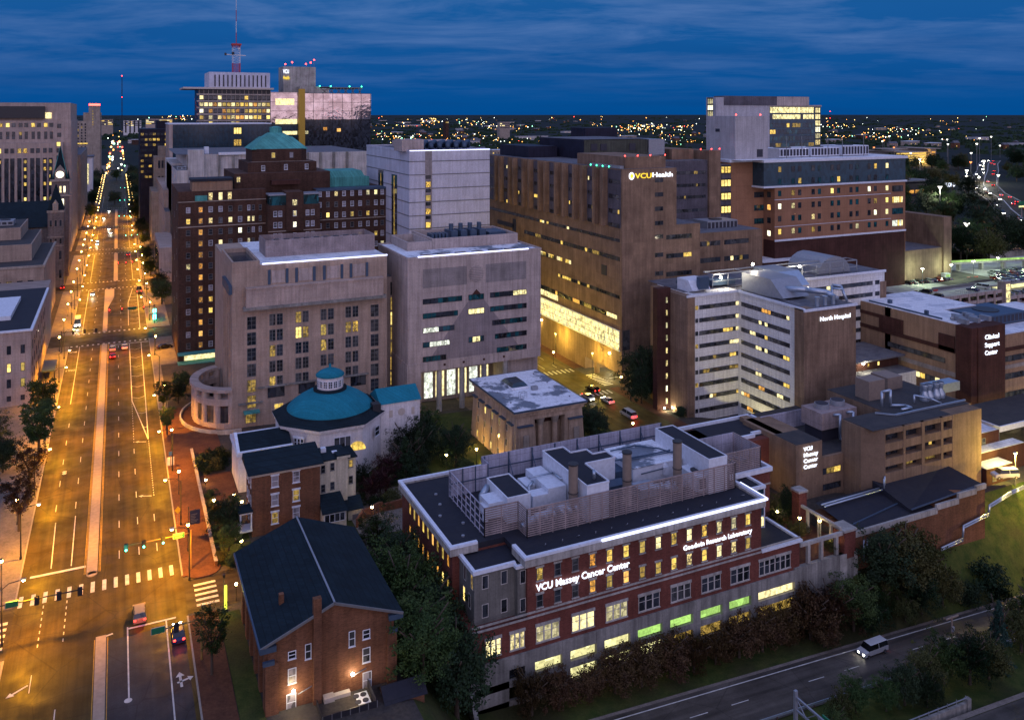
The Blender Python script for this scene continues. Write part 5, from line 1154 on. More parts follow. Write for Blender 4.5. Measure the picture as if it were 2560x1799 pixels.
for i in range(9):
    x = -33.5-i*2.75-(i//2)*.6
    p = (.75 if i in (0,1,4) else .05)
    put_window(Pc,'Y',535.9,x,71.6,1.9,2.3,'plain',pick(['glass_dark','glass_grey'],['lit_dim','lit_yellow'],.35),'frame_dark')
    for k, z in enumerate((66.9,64.8)): put_window(Pc,'Y',535.9,x,z,1.5,2.0,'plain',pick(['glass_dark'],['lit_dim'],.15),'frame_dark')
    put_window(Pc,'Y',529.9,x,57.6,1.8,2.6,'plain',pick(['glass_dark'],['lit_yellow'],.5),'frame_dark')
    MB().box(x-1.0,x+1.0,529.85,530,27,53.5).build('window_strip','glass_dark',Pc)
    for k in range(6): 
        if random.random() < p: put_window(Pc,'Y',529.8,x,51.6-k*4.1,1.3,1.9,'plain','lit_yellow','frame_dark')
for z in (71,66,61,57.5,53.5,49.5): put_window(Pc,'Y',535.9 if z>62 else 529.9,-29.6,z,2.0,2.4,'plain','lit_yellow' if z==61 else 'glass_dark','frame_dark')
Pd = thing('long_stone_block', 'long stone office with its street wall washed by orange street light beyond the clock tower', 'building', (-50,700,0))
MB().box(-90,-22.5,640,780,0,50).box(-90,-30,650,780,50,60).build('wall','tan_stone',Pd); MB().box(-90,-22.8,640.4,779,50,50.1).build('roof','grey_roof',Pd)
for i in range(10): MB().box(-22.5,-22.3,645+i*13,649+i*13,3,46).build('pilaster','limestone',Pd)
for i in range(4): put_window(Pd,'Y',640,-25-i*4,42,1.8,8,'plain','lit_dim' if i==0 else 'glass_dark','frame_dark')
Cn = thing('slender_art_deco_tower', 'slender stepped tower with red-lit crown at the left of the avenue', 'tower', (-26,1060,0))
MB().box(-29,-17.6,1050,1075,0,86.5).box(-34.5,-16.5,1053,1078,0,79).box(-41.5,-29,1050,1080,0,69.5).build('wall','limestone',Cn); MB().box(-28.6,-18,1050.5,1074,86.5,89.3).build('crown','beacon_red',Cn); MB().box(-29.4,-17.2,1049.6,1075.4,86.2,86.8).box(-28.9,-17.7,1050,1074.6,88.9,89.6).build('crown_ledge','limestone',Cn)
for k in range(6): put_window(Cn,'Y',1050,-24.8,80.5-k*3.0,.9,1.7,'plain','lit_yellow','frame_dark')
for j in range(3):
    for k in range(10): put_window(Cn,'Y',1050,-39.5+j*3.6,66-k*3.2,1.4,2.0,'plain',pick(['glass_dark'],['lit_dim'],.1),'frame_dark')
MB().box(-41,-30,1049.8,1050,44,45.2).build('lit_floor','lit_yellow',Cn)
Lt = thing('white_lit_pylon', 'small white building front with a tall glowing vertical light near the avenue', 'building', (-26,880,0))
MB().box(-34,-21,880,905,0,37).build('wall','white_stucco',Lt); MB().box(-26,-24.5,879.6,880,12,31).build('light_pylon','lit_bright',Lt); MB().box(-35,-20,879,906,37,38.2).build('roof','grey_roof',Lt)
# ---- behind the hotel ----
Bw = thing('blank_white_block', 'large windowless off-white block with vertical pilasters behind the brick tower hotel', 'building', (60,470,0))
MB().box(25.5,30.6,430,520,0,50.8).box(30.5,120,436,520,0,58).box(31,38.3,434.5,440,0,60.3).box(25.5,32,470,535,0,52).build('wall','board_white',Bw)
b = MB()
for x in (30.5,44.8,51.5,58.5,88,94.5,101.5,108.5): b.box(x,x+1.1,434.9,436,0,58)
b.build('pilaster','concrete',Bw); MB().box(45,59,434.8,436,57.6,58.9).build('roof_pipe','white_trim',Bw); MB().box(25.8,120,437,519,58,58.1).box(25.8,30.4,431,519,50.8,50.9).build('roof','grey_roof',Bw)
hvac(Bw,108,118,437,446,50,57.5,'duct_metal'); hvac(Bw,26,30,432,438,50.8,52.5,'duct_metal'); MB().box(39,41,440,444,58,61.5).build('roof_vent','white_trim',Bw); MB().box(25.4,25.5,433,440,34,40).build('vent_louvre','louver_dark',Bw)
Dg = thing('dark_glass_block', 'dark blue glass office block with two lit windows below the antenna building', 'building', (60,580,0))
MB().box(28.9,31,560,600,0,71.5).build('wall','pale_precast',Dg); MB().box(31,90.3,560,600,0,71.2).build('glass_wall','glass_blue',Dg); MB().box(28.5,90.6,559.7,601,71.2,71.8).build('parapet','white_trim',Dg)
for z in (67.0,59.5): put_window(Dg,'Y',560,69.5,z,4.6,4.0,'tri','lit_yellow','frame_dark')
b = MB()
for i in range(20): b.box(31+i*3,31.1+i*3,559.9,560,0,71)
for k in range(8): b.box(31,90,559.88,560,10+k*8,10.1+k*8)
b.build('mullions','frame_dark',Dg)
An = thing('antenna_office_tower', 'lit office tower with white ribbed attic, projecting roof slab and red and white antenna', 'tower', (75,640,0))
MB().box(50,97,605,640,40,94.6).build('wall','frame_dark',An)
b = MB()
for z in (91.0,86.4,81.9,77.5,73.2,69): b.box(48.5,97.3,603.6,605,z-.5,z+.5)
for i in range(17): b.box(50+i*2.93,50.3+i*2.93,604,605,65,94)
b.build('balcony_grid','limestone',An)
for k, (z, pr_) in enumerate(((88.9,.12),(84.2,.75),(79.8,.8),(75.4,.8),(71.2,.25))):
    for i in range(16):
        put_window(An,'Y',604.7,51.6+i*2.93,z,2.4,2.6,'plain',pick(['glass_dark','glass_grey'],['lit_orange','lit_pale','lit_yellow'],pr_),'frame_dark',cap=80)
MB().box(40,99,602,642,94.6,95.8).build('roof_slab','cream_trim',An); MB().box(56.5,97,606,638,95.8,106.4).build('attic','white_precast',An)
b = MB()
for i in range(13): b.box(60+i*2.8,60.8+i*2.8,605.8,606,96.5,104.5)
b.build('attic_slot','frame_dark',An)
b = MB(); cxa, cya = 76.0, 620
def lattice(b, x, y, z0, z1, w0, w1, n, mA=0, mB=1, r=.16):
    for k in range(n):
        za, zb = z0+(z1-z0)*k/n, z0+(z1-z0)*(k+1)/n; wa, wb = w0+(w1-w0)*k/n, w0+(w1-w0)*(k+1)/n; m = mA if (k*7//n) % 2 == 0 else mB
        for sx, sy in ((-1,-1),(1,-1),(1,1),(-1,1)):
            b.bar((x+sx*wa,y+sy*wa,za),(x+sx*wb,y+sy*wb,zb),r*2,r*2,m)
        b.bar((x-wa,y-wa,za),(x+wb,y-wb,zb),r,r,m); b.bar((x+wa,y-wa,za),(x-wb,y-wb,zb),r,r,m); b.bar((x-wa,y-wa,za),(x+wa,y-wa,za),r,r,m)
lattice(b,cxa,cya,106.4,113.5,2.4,2.4,5,0,0,r=.2); lattice(b,cxa,cya,113.5,124.5,2.4,2.4,6,1,1,r=.14); lattice(b,cxa,cya,124.5,127,2.4,2.4,2,0,0,r=.2)
b.box(cxa-3.2,cxa+3.2,cya-3,cya+3,126,127.2,0); b.bar((cxa-7,cya,119.5),(cxa+6.5,cya,119),.6,.6,1); b.box(cxa-7.8,cxa-6.6,cya-1,cya+1,118.8,120.6,2); b.sphere(cxa-2.5,cya-3,120.3,1.1,8,2); b.sphere(cxa+1.5,cya-3,123.6,.8,8,1)
zz_ = 127; 
for k in range(8): b.cyl(cxa,cya,zz_+k*8,zz_+(k+1)*8,.26-.02*k,6,k%2)
b.build('lattice_antenna',['red_paint','white_paint','dark_trim'],An)
Gf = thing('reflecting_glass_hospital', 'glass-fronted hospital with yellow fin, pale reflections, lit sign on its core and rooftop helipad', 'building', (140,640,0))
MB().box(97,162,608,650,0,92).build('glass_wall','glass_blue',Gf)
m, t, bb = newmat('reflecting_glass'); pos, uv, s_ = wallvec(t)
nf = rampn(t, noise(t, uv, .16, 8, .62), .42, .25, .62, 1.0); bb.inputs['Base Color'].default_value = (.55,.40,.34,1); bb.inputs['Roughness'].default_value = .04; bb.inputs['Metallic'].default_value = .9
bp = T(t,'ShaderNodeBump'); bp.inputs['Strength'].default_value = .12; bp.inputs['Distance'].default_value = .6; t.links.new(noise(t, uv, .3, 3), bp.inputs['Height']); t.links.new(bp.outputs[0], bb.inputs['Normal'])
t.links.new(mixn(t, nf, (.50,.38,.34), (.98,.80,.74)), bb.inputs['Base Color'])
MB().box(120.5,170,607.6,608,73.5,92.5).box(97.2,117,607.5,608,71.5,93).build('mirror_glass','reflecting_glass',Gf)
b = MB()
for z in (92.4,86,79.6,73.5): b.box(97,170,607.3,607.6,z,z+.25)
for i in range(8): b.box(120.5+i*7,120.7+i*7,607.3,607.5,60,92.5)
b.build('mullions','frame_dark',Gf)
MB().box(119.2,162,607.8,608,10,73.3).box(162,170,608,650,10,92).build('lower_glass','glass_dark',Gf)
MB().box(116.8,121,604,607.5,40,95.5).build('yellow_fin','yellow_fin',Gf); MB().box(101,116,607.1,607.3,70.5,74).box(106,116,607.2,607.3,63,65.5).box(101,114,607.2,607.3,84,88.5).build('lit_floor','lit_pale',Gf)
for x, z in ((122.5,64.5),(136,67),(146,66)): put_window(Gf,'Y',607.3,x,z,3,2.4,'plain','lit_pale' if x<130 else 'lit_orange','frame_dark')
MB().box(109.5,133,625,645,92,112.3).build('core_wall','concrete_light',Gf); MB().box(119,140,612,626,92,97.5).build('core_wall','concrete_light',Gf)
text(Gf,'VCU',109.2,113.4,108.5,624.4,'sign_white',4.0); text(Gf,'Health',109.2,113.6,104,624.4,'sign_yellow',3.6)
b = MB(); b.box(133,165,612,640,96.5,97.3,0)
for i in range(6): b.bar((134+i*5.5,612,92),(139+i*5,612,96.5),.5,.5,0); b.bar((139+i*5,612,92),(134+i*5.5,612,96.5),.5,.5,0)
b.build('helipad','frame_grey',Gf)
for x in (133,141,155,164): MB().sphere(x,611.5,97.9,.45,6).build('beacon','beacon_green',Gf)
for x, z in ((111,114),(116,115.5),(126,114.5),(129.5,115.6),(132,117.6)): MB().sphere(x,626,z,.6,6).build('beacon','beacon_red',Gf); MB().box(x-.1,x+.1,626,626.2,112,z).build('beacon_post','pole_grey',Gf)
Db2 = thing('dark_lit_office', 'black office block with rows of yellow lit windows beyond the hotel', 'building', (25,640,0))
MB().box(13.8,31.5,620,660,0,67.5).box(25,32,640,665,60,73).build('wall','dark_metal_wall',Db2)
for k in range(9):
    for i in range(7): put_window(Db2,'Y',620,15.2+i*2.5,64-k*3.6,1.9,1.7,'plain',pick(['glass_dark'],['lit_yellow','lit_dim'],.45),'frame_dark',cap=70)
Wl = thing('pale_step_building', 'pale stepped stone building with a small window colonnade beside the dark office', 'building', (28,660,0))
MB().box(21.9,33,600,640,0,49.5).box(24.8,34,606,640,49,56).box(19,26,560,600,0,30).build('wall','limestone',Wl)
for x in (25,27,29): put_window(Wl,'Y',600,x,44.5,1.4,5,'plain','glass_dark','frame_dark'); put_window(Wl,'Y',600,x,36,1.3,1.6,'plain','glass_dark','frame_dark')
Ws = thing('low_tan_side_building', 'low tan building with blank side wall between the avenue trees and the white block', 'building', (24,560,0))
MB().box(22.8,34,480,612,0,26).box(23,34,500,600,26,36).build('wall','tan_stone_light',Ws); MB().box(22.9,34,481,611,26,26.1).build('roof','grey_roof',Ws)
Hp = thing('hedge_topped_wall', 'tan parapet building with a hedge on its roof beside the white block', 'building', (20,470,0))
MB().box(17.5,25,420,475,0,16).build('wall','tan_stone_light',Hp); MB().box(17.4,17.5,424,470,3,13).build('window_strip','glass_dark',Hp)
# ---- Clinical support and right side ----
Cs = thing('clinical_support_building', 'tan brick building with pale flat roof and maroon corner tower carrying a lit name', 'building', (215,165,-6))
MB().box(205.5,216.5,152,178,-10,20.8).box(216.5,262,150.5,176,-10,17.4).build('wall','tan_brick',Cs)
MB().box(205.0,207.4,149.8,154.5,-10,21).box(207.3,218.2,149.5,154,-10,21).build('corner_tower','maroon_panel',Cs)
MB().box(206,217.8,150.2,190,20.8,20.95).box(217,262,151,176,17.4,17.5).box(216,232,168,190,20.6,20.9).build('roof','white_roof',Cs); MB().box(205.5,216,176,190,-10,20.8).build('wall','tan_brick',Cs)
b = MB(); b.box(205.3,205.5,154.5,190,13.2,14.3); b.box(205.3,205.5,180,190,17.3,18.3); b.box(205.3,205.5,171.5,180,14.2,18.3); b.box(205.3,205.5,155,160,13,17.6); b.box(218.2,262,150.3,150.5,13,14); b.build('maroon_band','maroon_panel',Cs)
MB().box(205.35,205.5,154.6,190,6.6,7.8).box(218.2,262,150.35,150.5,8.2,9.2).build('grey_band','dark_precast',Cs)
band(Cs,'X',205.5,158,177,9.6,11.0,12,.05,lits=('lit_white','lit_dim')); band(Cs,'X',205.5,158,177,3.4,5.0,12,0,litset=(4,5,6,7,1,11),lits=('lit_yellow','lit_pale'))
for z, lp in ((10.9,.15),(6.1,0),(1.0,.1),(-4.2,.5)): band(Cs,'Y',150.5,218.6,262,z-.8,z+.8,22,lp,lits=('lit_yellow','lit_white'))
text(Cs,'Clinical',209.6,215.2,18.2,149.25,'sign_white',1.7); text(Cs,'Support',209.6,215.4,16.1,149.25,'sign_white',1.7); text(Cs,'Center',209.6,214.6,14.0,149.25,'sign_white',1.7)
b = MB()
for i in range(7): b.box(207.5+i*1.5,208.6+i*1.5,153+i%3*2,156+i%3*2,20.9,22.3)
b.tube([(208,158,21.6),(216,160,21.6)],.4,8); b.build('rooftop_unit','metal_grey',Cs); hvac(Cs,221,240,158,170,17.5,20.5,'blue_steel'); MB().box(207.2,207.9,165,166,21,22.3).box(210,211,180,181,21,22).box(206.8,207,160,185,20.9,21.4).build('roof_vent','blue_steel',Cs)
ld = bpy.data.lights.new('wall_lamp_light','POINT'); ld.energy = 1200; ld.color = (1,.85,.45); ld.shadow_soft_size=.3
MB().sphere(216,149,-4.0,.4,8).build('wall_lamp','lamp_warm',Cs); lo = bpy.data.objects.new('wall_lamp_light', ld); C.objects.link(lo); lo.parent = Cs; lo.location = (1,-17,2)
lo = bpy.data.objects.new('wall_lamp_light', ld); C.objects.link(lo); lo.parent = Cs; lo.location = (15,-18,2); MB().sphere(230,149,-3.0,.4,8).build('wall_lamp','lamp_warm',Cs)
# Cancer center clinic (tan, ribbon windows)
Dl = thing('tan_clinic_building', 'tan concrete clinic with deep dark ribbon windows, stacked white lit name and rooftop pipework', 'building', (150,145,-4))
MB().box(128.2,135.4,133.4,150,-6,8.7).box(129,131,140,152,-6,8.7).box(135.4,153.6,133.4,160,-6,5.0).build('wall','dalton_brick',Dl)
MB().box(144.8,153.6,128.8,134,-6,12).box(153.6,176,128.8,150,-6,12).prism([(141.6,128.8),(144.8,125.5),(144.8,128.8)],-6,12).box(141.6,144.8,128.8,134,-6,12).box(165.6,175.2,125.6,128.9,-6,12).build('wall','dalton_brick',Dl)
b = MB()
for z0, z1 in ((-6,-.9),(.6,2.9),(4.3,5.9),(7.4,9.1),(11.0,12.0)): b.box(144.8,165.6,125.5,128.8,z0,z1)
for x0, x1 in ((144.8,145.0),(150.3,151.0),(155.9,156.8),(161.9,162.6),(165.5,165.65)): b.box(x0,x1,125.45,128.8,-6,12)
b.build('floor_band','dalton_brick',Dl)
for zi, (z0, z1) in enumerate(((.6-1.5,.6),(2.9,4.3),(5.9,7.4),(9.1,11.0))):
    for x0, x1 in ((145.0,150.3),(151.0,155.9),(156.8,161.9),(162.6,165.5)):
        band(Dl,'Y',127.0,x0,x1,z0,z1,5,.45 if zi==1 and x0>150 and x0<160 else .03,lits=('lit_dim','lit_yellow'),darks=('glass_dark','glass_dark'))
for z, lp in ((2.0,.3),(-1.4,.2),(-4.5,.0)):
    for x0, x1 in ((135.6,140.7),(141.6,146)): band(Dl,'Y',133.4,x0,x1,z-.65,z+.65,5,lp if x0<140 else 0,lits=('lit_yellow','lit_dim'),darks=('glass_dark','glass_dark'))
MB().box(128.4,135.2,133.6,140,8.7,8.8).box(135.6,153.6,134.2,160,4.8,5.05).box(153.7,175.5,129,149.8,12,12.1).box(142,165.5,126,133.9,12.02,12.12).build('roof','tar_roof',Dl)
MB().box(132.7,146.8,149.2,149.4,4.7,8.9).build('screen_wall','screen_pale',Dl)
for i, s_ in enumerate(('VCU','Massey','Cancer','Center')): text(Dl,s_,130.0,(132.4,133.9,133.9,133.7)[i],7.7-i*1.25,133.15,'sign_white',1.15)
b = MB(); b.box(141.8,151.2,139.8,144.8,5,7.8,1); b.box(141.2,151.8,139.2,145.4,7.8,11.5,0)
for x, y in ((144.2,142.2),(149.2,142.4)): b.cyl(x,y,11.5,12.6,1.6,16,2); b.cyl(x,y,12.6,12.7,1.4,16,1)
b.build('cooling_tower',['screen_metal','louver_dark','metal_grey'],Dl)
b = MB()
for x in (145.6,149.6): b.tube([(x-1,139.2,10.8),(x,138.2,11),(x,138.2,5.8),(x+.6,136.8,5.4),(x+.6,135,5.4)],.3,8)
b.build('pipework','duct_metal',Dl)
b = MB(); b.box(156,161,139.5,143.5,12.1,16.5,0); b.box(166,171,143,148,12.1,15,0); b.box(172,182,136,139,12.1,14.2,1)
b.build('rooftop_unit',['chimney_tan','duct_metal'],Dl)
b = MB(); b.tube([(155.5,135.5,12),(155.5,135.5,15.5),(157,134.5,16),(157,134.5,12.6),(160,133,12.6),(160,131.5,12.6),(157,131.5,12.6)],.3,8); b.tube([(164,134,12),(164,134,14),(167,132,13.4),(169,131,12.4)],.22,8)
for i in range(4): b.lathe(168+i*1.5+(i>1)*.8,134.5,[(1.0,12.1),(1.05,13.2),(.5,14.2),(.55,14.6),(.8,15.6),(.75,15.7)],12)
b.bar((153.5,130.2,12.35),(176,130.2,12.35),.35,.35); b.bar((153.5,130.2,12.35),(150.5,133,12.35),.3,.3); b.build('pipework','duct_metal',Dl)
ld = bpy.data.lights.new('wall_lamp_light','POINT'); ld.energy = 420; ld.color = (1,.62,.15); ld.shadow_soft_size=.2
for x, y, z in ((124.5,139,1.5),(117.2,131,.5)):
    lo = bpy.data.objects.new('wall_lamp_light', ld); C.objects.link(lo); lo.parent = Dl; lo.location = (x-150,y-145,z+4)
    MB().sphere(x,y,z,.2,6).build('wall_lamp','lamp_warm',Dl)
# low brick building
Lo = thing('low_brick_wing', 'low brick wing with stepped coping, black felt roof and silver pipes above the grass bank', 'building', (145,119,-5))
MB().box(126.9,149.6,117,127,-9,-1.7).box(149.6,156.1,117,127,-12,-1.1).box(156.1,164.3,117,127,-12,.0).build('wall','old_brick',Lo)
MB().box(126.9,149.7,116.8,117.3,-2.6,-1.5).box(149.5,156.1,116.8,117.3,-1.9,-.8).box(156.0,161.5,116.8,117.3,-.9,.2).box(161.4,164.5,116.8,117.3,-.3,.7).build('coping','concrete_light',Lo)
MB().add([(127,117.3,-1.6),(149.6,117.3,-1.6),(149.6,127,-.2),(127,127,-.2)],[(0,1,2,3)]).add([(143,117.6,-.9),(164.4,117.6,.3),(164.4,127,1.2),(143,127,1.2)],[(0,1,2,3)]).add([(143,117.6,-.9),(143,127,1.2),(143,127,-.3),(143,117.6,-1.6)],[(0,1,2,3)]).build('roof','black_roof',Lo)
b = MB(); b.tube([(127,124.5,.1),(143.5,124.5,.4),(143.5,124.5,2.5)],.18,8); b.tube([(127,125.3,.1),(144.6,125.3,.4),(144.6,125.3,2.5)],.18,8); b.build('silver_pipe','duct_metal',Lo)
MB().bar((143,117.5,-.75),(164.5,117.5,.45),.3,.2).bar((128,118.8,-1.3),(143,120.8,-.9),.25,.2).build('gutter','blue_steel',Lo)
for dz in (0,.45):
    b = MB(); b.tube([(128+22,116.2,-9.3-dz),(156.3,116.2,-8.7-dz),(156.6,116.2,-6.2-dz),(164.3,116.2,-5.2-dz),(164.6,116.2,-3.6-dz),(172,116.5,-2.3-dz),(176,116.5,-1.9-dz)],.2,8); b.build('steam_pipe','duct_metal',Lo)
for dx_ in (0,.9): MB().tube([(129+dx_,116.6,-3.4),(129+dx_,116.6,-7.5)],.14,8).build('steam_pipe','duct_metal',Lo)
# small brick annexes on the far right
Sb = thing('small_brick_annexe', 'cluster of low dark brick boxes with pale flat roofs beside the maroon corner tower', 'building', (182,130,-4))
MB().box(176.2,189,131,141,-6,3.2).box(175.5,194,128,131,-6,.4).box(175.4,184.5,124.5,128.2,-7,-1.4).build('wall','maroon_panel',Sb)
MB().box(176.4,188.8,131.2,140.8,3.2,3.3).box(176,193.8,128.1,131,.4,.5).box(175.6,184.3,124.6,128,-1.4,-1.3).build('roof','white_roof',Sb)
for x, z in ((179.5,1),(183.5,1.2)): put_window(Sb,'Y',131,x,z-.2,1.3,2.2,'sash','glass_grey','frame_grey')
for x in (178,181.5): put_window(Sb,'Y',124.5,x,-3.4,1.3,1.8,'sash','lit_dim','frame_grey')
Cp = thing('entrance_canopy', 'flat dark roofed ambulance canopy with white fascia near the right edge', 'canopy', (205,135,-4))
MB().box(192,222,133,146,2.2,2.8).build('roof','tar_roof',Cp); MB().box(191.6,222.2,132.6,133,1.6,2.9).box(191.6,192,133,146,1.6,2.9).build('fascia','white_trim',Cp)
for x, y in ((193,134),(205,134),(193,145)): MB().box(x,x+.4,y,y+.4,-6,2.2).build('post','white_trim',Cp)
ld = bpy.data.lights.new('canopy_light','POINT'); ld.energy = 2600; ld.color = (1,.85,.25); ld.shadow_soft_size=.3; lo = bpy.data.objects.new('canopy_light', ld); C.objects.link(lo); lo.parent = Cp; lo.location = (-6,2,4.5)
Wb = thing('white_roof_storehouse', 'small brick box with a pale roof between the white-banded and orange brick hospitals', 'building', (230,255,10))
MB().box(219.5,240.5,245.4,261,-5,21.9).build('wall','maroon_panel',Wb); MB().box(219.2,240.8,245.1,261.3,21.9,22.1).build('roof','white_roof',Wb); MB().box(224,229,245.3,245.4,18.5,21).build('vent_louvre','louver_dark',Wb)
Rw = thing('white_low_wing', 'low white-banded wing with a lit roof terrace between the banded hospital and the clinic', 'building', (190,170,-5))
MB().box(176,204,166,186,-7,5.5).build('wall','white_panel',Rw); MB().box(176,204,166.2,186,5.5,5.65).build('roof','grey_roof',Rw); MB().box(186,204,172,184,5.6,8.6).build('brick_room','maroon_panel',Rw); MB().box(185,204.5,170,185,8.6,9).build('roof','grey_roof',Rw)
band(Rw,'Y',166,177,186,-2.6,-1.2,6,.3); 
for x in (192,196): put_window(Rw,'Y',172,x,7.0,.9,1.2,'plain','lit_yellow','frame_dark')
MB().sphere(189,171,8.0,.35,8).build('floodlight','lamp_white',Rw); ld = bpy.data.lights.new('terrace_light','POINT'); ld.energy = 900; ld.color=(1,.9,.6); ld.shadow_soft_size=.3; lo = bpy.data.objects.new('terrace_light', ld); C.objects.link(lo); lo.parent = Rw; lo.location = (-1,-.5,13)
# brick building right of the orange hospital
Bb = thing('brick_garage_block', 'plain brown brick block with a flat blue-grey roof behind the parked cars', 'building', (314,258,6))
MB().box(300.8,326.5,252,280,2,19.6).box(325.5,330.5,251,275,2,33).build('wall','tan_hospital',Bb); MB().box(301,325.5,252.3,280,19.6,19.8).build('roof','grey_roof',Bb)
Tb = thing('terraced_white_building', 'stepped white and brick building with a lit terrace beyond the orange brick hospital', 'building', (325,290,6))
MB().box(308,328,282,310,5,33).box(303,322,288,310,5,39).build('wall','white_panel',Tb); MB().box(304,324,286,310,38.8,39.6).box(307,331,281,310,33,33.6).build('roof','white_roof',Tb); MB().box(328,333,281,310,5,33.2).build('brick_wall','hotel_brick',Tb)
band(Tb,'Y',282,308.5,327.5,27,29,10,.4,lits=('lit_yellow','lit_pale')); put_window(Tb,'Y',288,318,35.6,4,3.2,'tri','lit_pale','frame_dark')
Jb = thing('dark_brick_jail', 'long dark brick building with rounded roofline and three lit stair windows on the right', 'building', (350,330,5))
MB().prism([(318,330),(366,330),(374,342),(374,370),(318,370)],2,49).build('wall','hotel_brick',Jb); MB().prism([(316,329),(367,329),(376,341),(376,372),(316,372)],49,52,scale=.96).build('roof','slate_roof',Jb); MB().prism([(318,334),(366,334),(370,342),(370,365),(318,365)],52,57,scale=.95).build('upper_roof','slate_roof',Jb)
for z in (46,41,36.2): put_window(Jb,'Y',330,364.5,z,1.8,3.2,'plain','lit_pale','frame_dark')
MB().box(375,379,345,346,52,56).build('lit_sign','sign_white',Jb)
# =====================  ROADS AND PAVEMENTS  =====================
def sheet(name, rects, z, mat):
    b = MB()
    for x0,x1,y0,y1 in rects: b.quad((x0,y0,z),(x1,y0,z),(x1,y1,z),(x0,y1,z))
    return struct(name, b, mat)
CROSS = [(138.5,152.5),(318.5,332),(417,431),(521,535),(632,642),(755,768),(880,892),(1010,1022)]
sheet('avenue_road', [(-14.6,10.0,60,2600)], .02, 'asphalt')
b = MB()
for y0, y1 in CROSS[1:]: b.quad((-120,y0,.024),(-14.6,y0,.024),(-14.6,y1,.024),(-120,y1,.024)); b.quad((10,y0,.024),(22,y0,.024),(22,y1,.024),(10,y1,.024))
b.quad((-120,140,.024),(-14.6,140,.024),(-14.6,153,.024),(-120,153,.024)); b.quad((10,140.0,.024),(17.6,140.0,.024),(17.6,150.8,.024),(10,150.8,.024))
struct('side_streets', b, 'asphalt_cross')
b = MB()
def slope_sheet(b, x0,x1,y0,y1,dz=.03,n=8):
    for i in range(n):
        xa, xb = x0+(x1-x0)*i/n, x0+(x1-x0)*(i+1)/n
        b.quad((xa,y0,terr(xa,y0)+dz),(xb,y0,terr(xb,y0)+dz),(xb,y1,terr(xb,y1)+dz),(xa,y1,terr(xa,y1)+dz))
b = MB(); slope_sheet(b,17.6,36,140.2,150.6,.05,8); struct('college_street', b, 'asphalt_cross')
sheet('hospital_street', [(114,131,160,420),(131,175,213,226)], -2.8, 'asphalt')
sheet('avenue_new_asphalt', [(-1.7,9.2,60,138)], .028, 'asphalt_new')
# pavements (raised)
b = MB()
def pave(b, x0,x1,y0,y1,z=.15,m=0): b.box(x0,x1,y0,y1,-.3,z,m)
ye = 60
segs = []
prev = 60
for y0, y1 in [(138.5,152.5)]+CROSS[1:]:
    segs.append((prev, y0)); prev = y1
segs.append((prev, 1400))
for (a, c_) in segs[1:]:
    pave(b,-21.5,-14.6,a+1.0,c_-1.0); 
    if a > 300: pave(b,10.0,17.5,a+1.0,c_-1.0)
pave(b,-30,-21.5,153.5,317); pave(b,10.0,12.2,239,317.5); pave(b,12.2,17.2,282,317.5)
struct('pavement', b, 'concrete_paving')
b = MB(); pave(b,9.9,14.2,60,139.2); pave(b,10.0,15.2,151.5,239); pave(b,15.2,22,205,239); b.cyl(13.2,152.9,-.3,.145,3.0,16)
struct('brick_pavement', b, 'brick_paving')
b = MB(); pave(b,-40,-14.6,60,139,.15); struct('corner_pavement', b, 'concrete_paving')
b = MB(); b.box(9.75,10.0,60,139.4,-.2,.17); b.box(9.8,10.05,152,317.5,-.2,.17); b.box(-14.85,-14.6,153.5,317,-.2,.17); b.box(-14.85,-14.6,60,139,-.2,.17)
for a, c_ in segs[2:]: b.box(9.8,10.05,a+1,c_-1,-.2,.17); b.box(-14.85,-14.6,a+1,c_-1,-.2,.17)
struct('kerb', b, 'kerb_stone')
b = MB(); b.box(-4.75,-3.1,159.0,316,-.1,.16); b.cyl(-3.92,159.0,-.1,.16,.82,16)
b.prism([(-4.8,334),(-3.3,334),(-3.3,375),(-1.2,396),(-1.2,413.5),(-4.9,413.5)],-.1,.16)
for y0, y1 in ((433,519),(537,630),(644,753)): b.box(-1.6,.2,y0,y1,-.1,.16)
b.box(-2.9,-1.5,60,139.5,-.1,.16); struct('median_strip', b, 'median_concrete')
b = MB(); slope_sheet(b, 127.2,134.5,164,212,.12,4); slope_sheet(b,130.9,134.6,233,300,.14,3); struct('brick_pavement', b, 'brick_paving')
b = MB()
for r0 in range(5): pass
b.cyl(84,210,-2.95,-2.8,14,32); struct('courtyard', b, 'plaza')
b = MB(); slope_sheet(b,37,114,152.5,212,.03,10); struct('campus_ground', b, 'grass')
b = MB(); slope_sheet(b,41,60,153,172,.09,6); struct('campus_path', b, 'concrete_paving')
# markings
b = MB(); Z = .045
def dash(b, x, y, L=3.05, w=.14, z=Z): b.quad((x-w/2,y,z),(x+w/2,y,z),(x+w/2,y+L,z),(x-w/2,y+L,z))
y = 162.6
while y < 310:
    dash(b,.3,y); 
    if y < 220 or y > 400: dash(b,3.5,y)
    if y < 180: dash(b,6.45,y)
    if y > 182: dash(b,-7.5,y)
    if 186 < y < 240: dash(b,-10.95,y)
    y += 12.2
for x0, y0, x1, y1 in ((-10.3,164,-10.65,182),(-7.2,163.5,-7.35,183.5),(-11.4,254.5,-11.4,316)): b.bar((x0,y0,Z),(x1,y1,Z),.16,.01)
for y0, y1 in ((334,415),(433,519),(537,630),(644,753),(770,878)):
    b.quad((-11.4,y0,Z),(-11.25,y0,Z),(-11.25,y1,Z),(-11.4,y1,Z)); yy = y0+3
    while yy < y1: dash(b,-7.6,yy); dash(b,3.6 if y0>400 else 1.2,yy); yy += 12.2
    if y0 > 400: b.quad((6.5,y0,Z),(6.65,y0,Z),(6.65,y1,Z),(6.5,y1,Z))
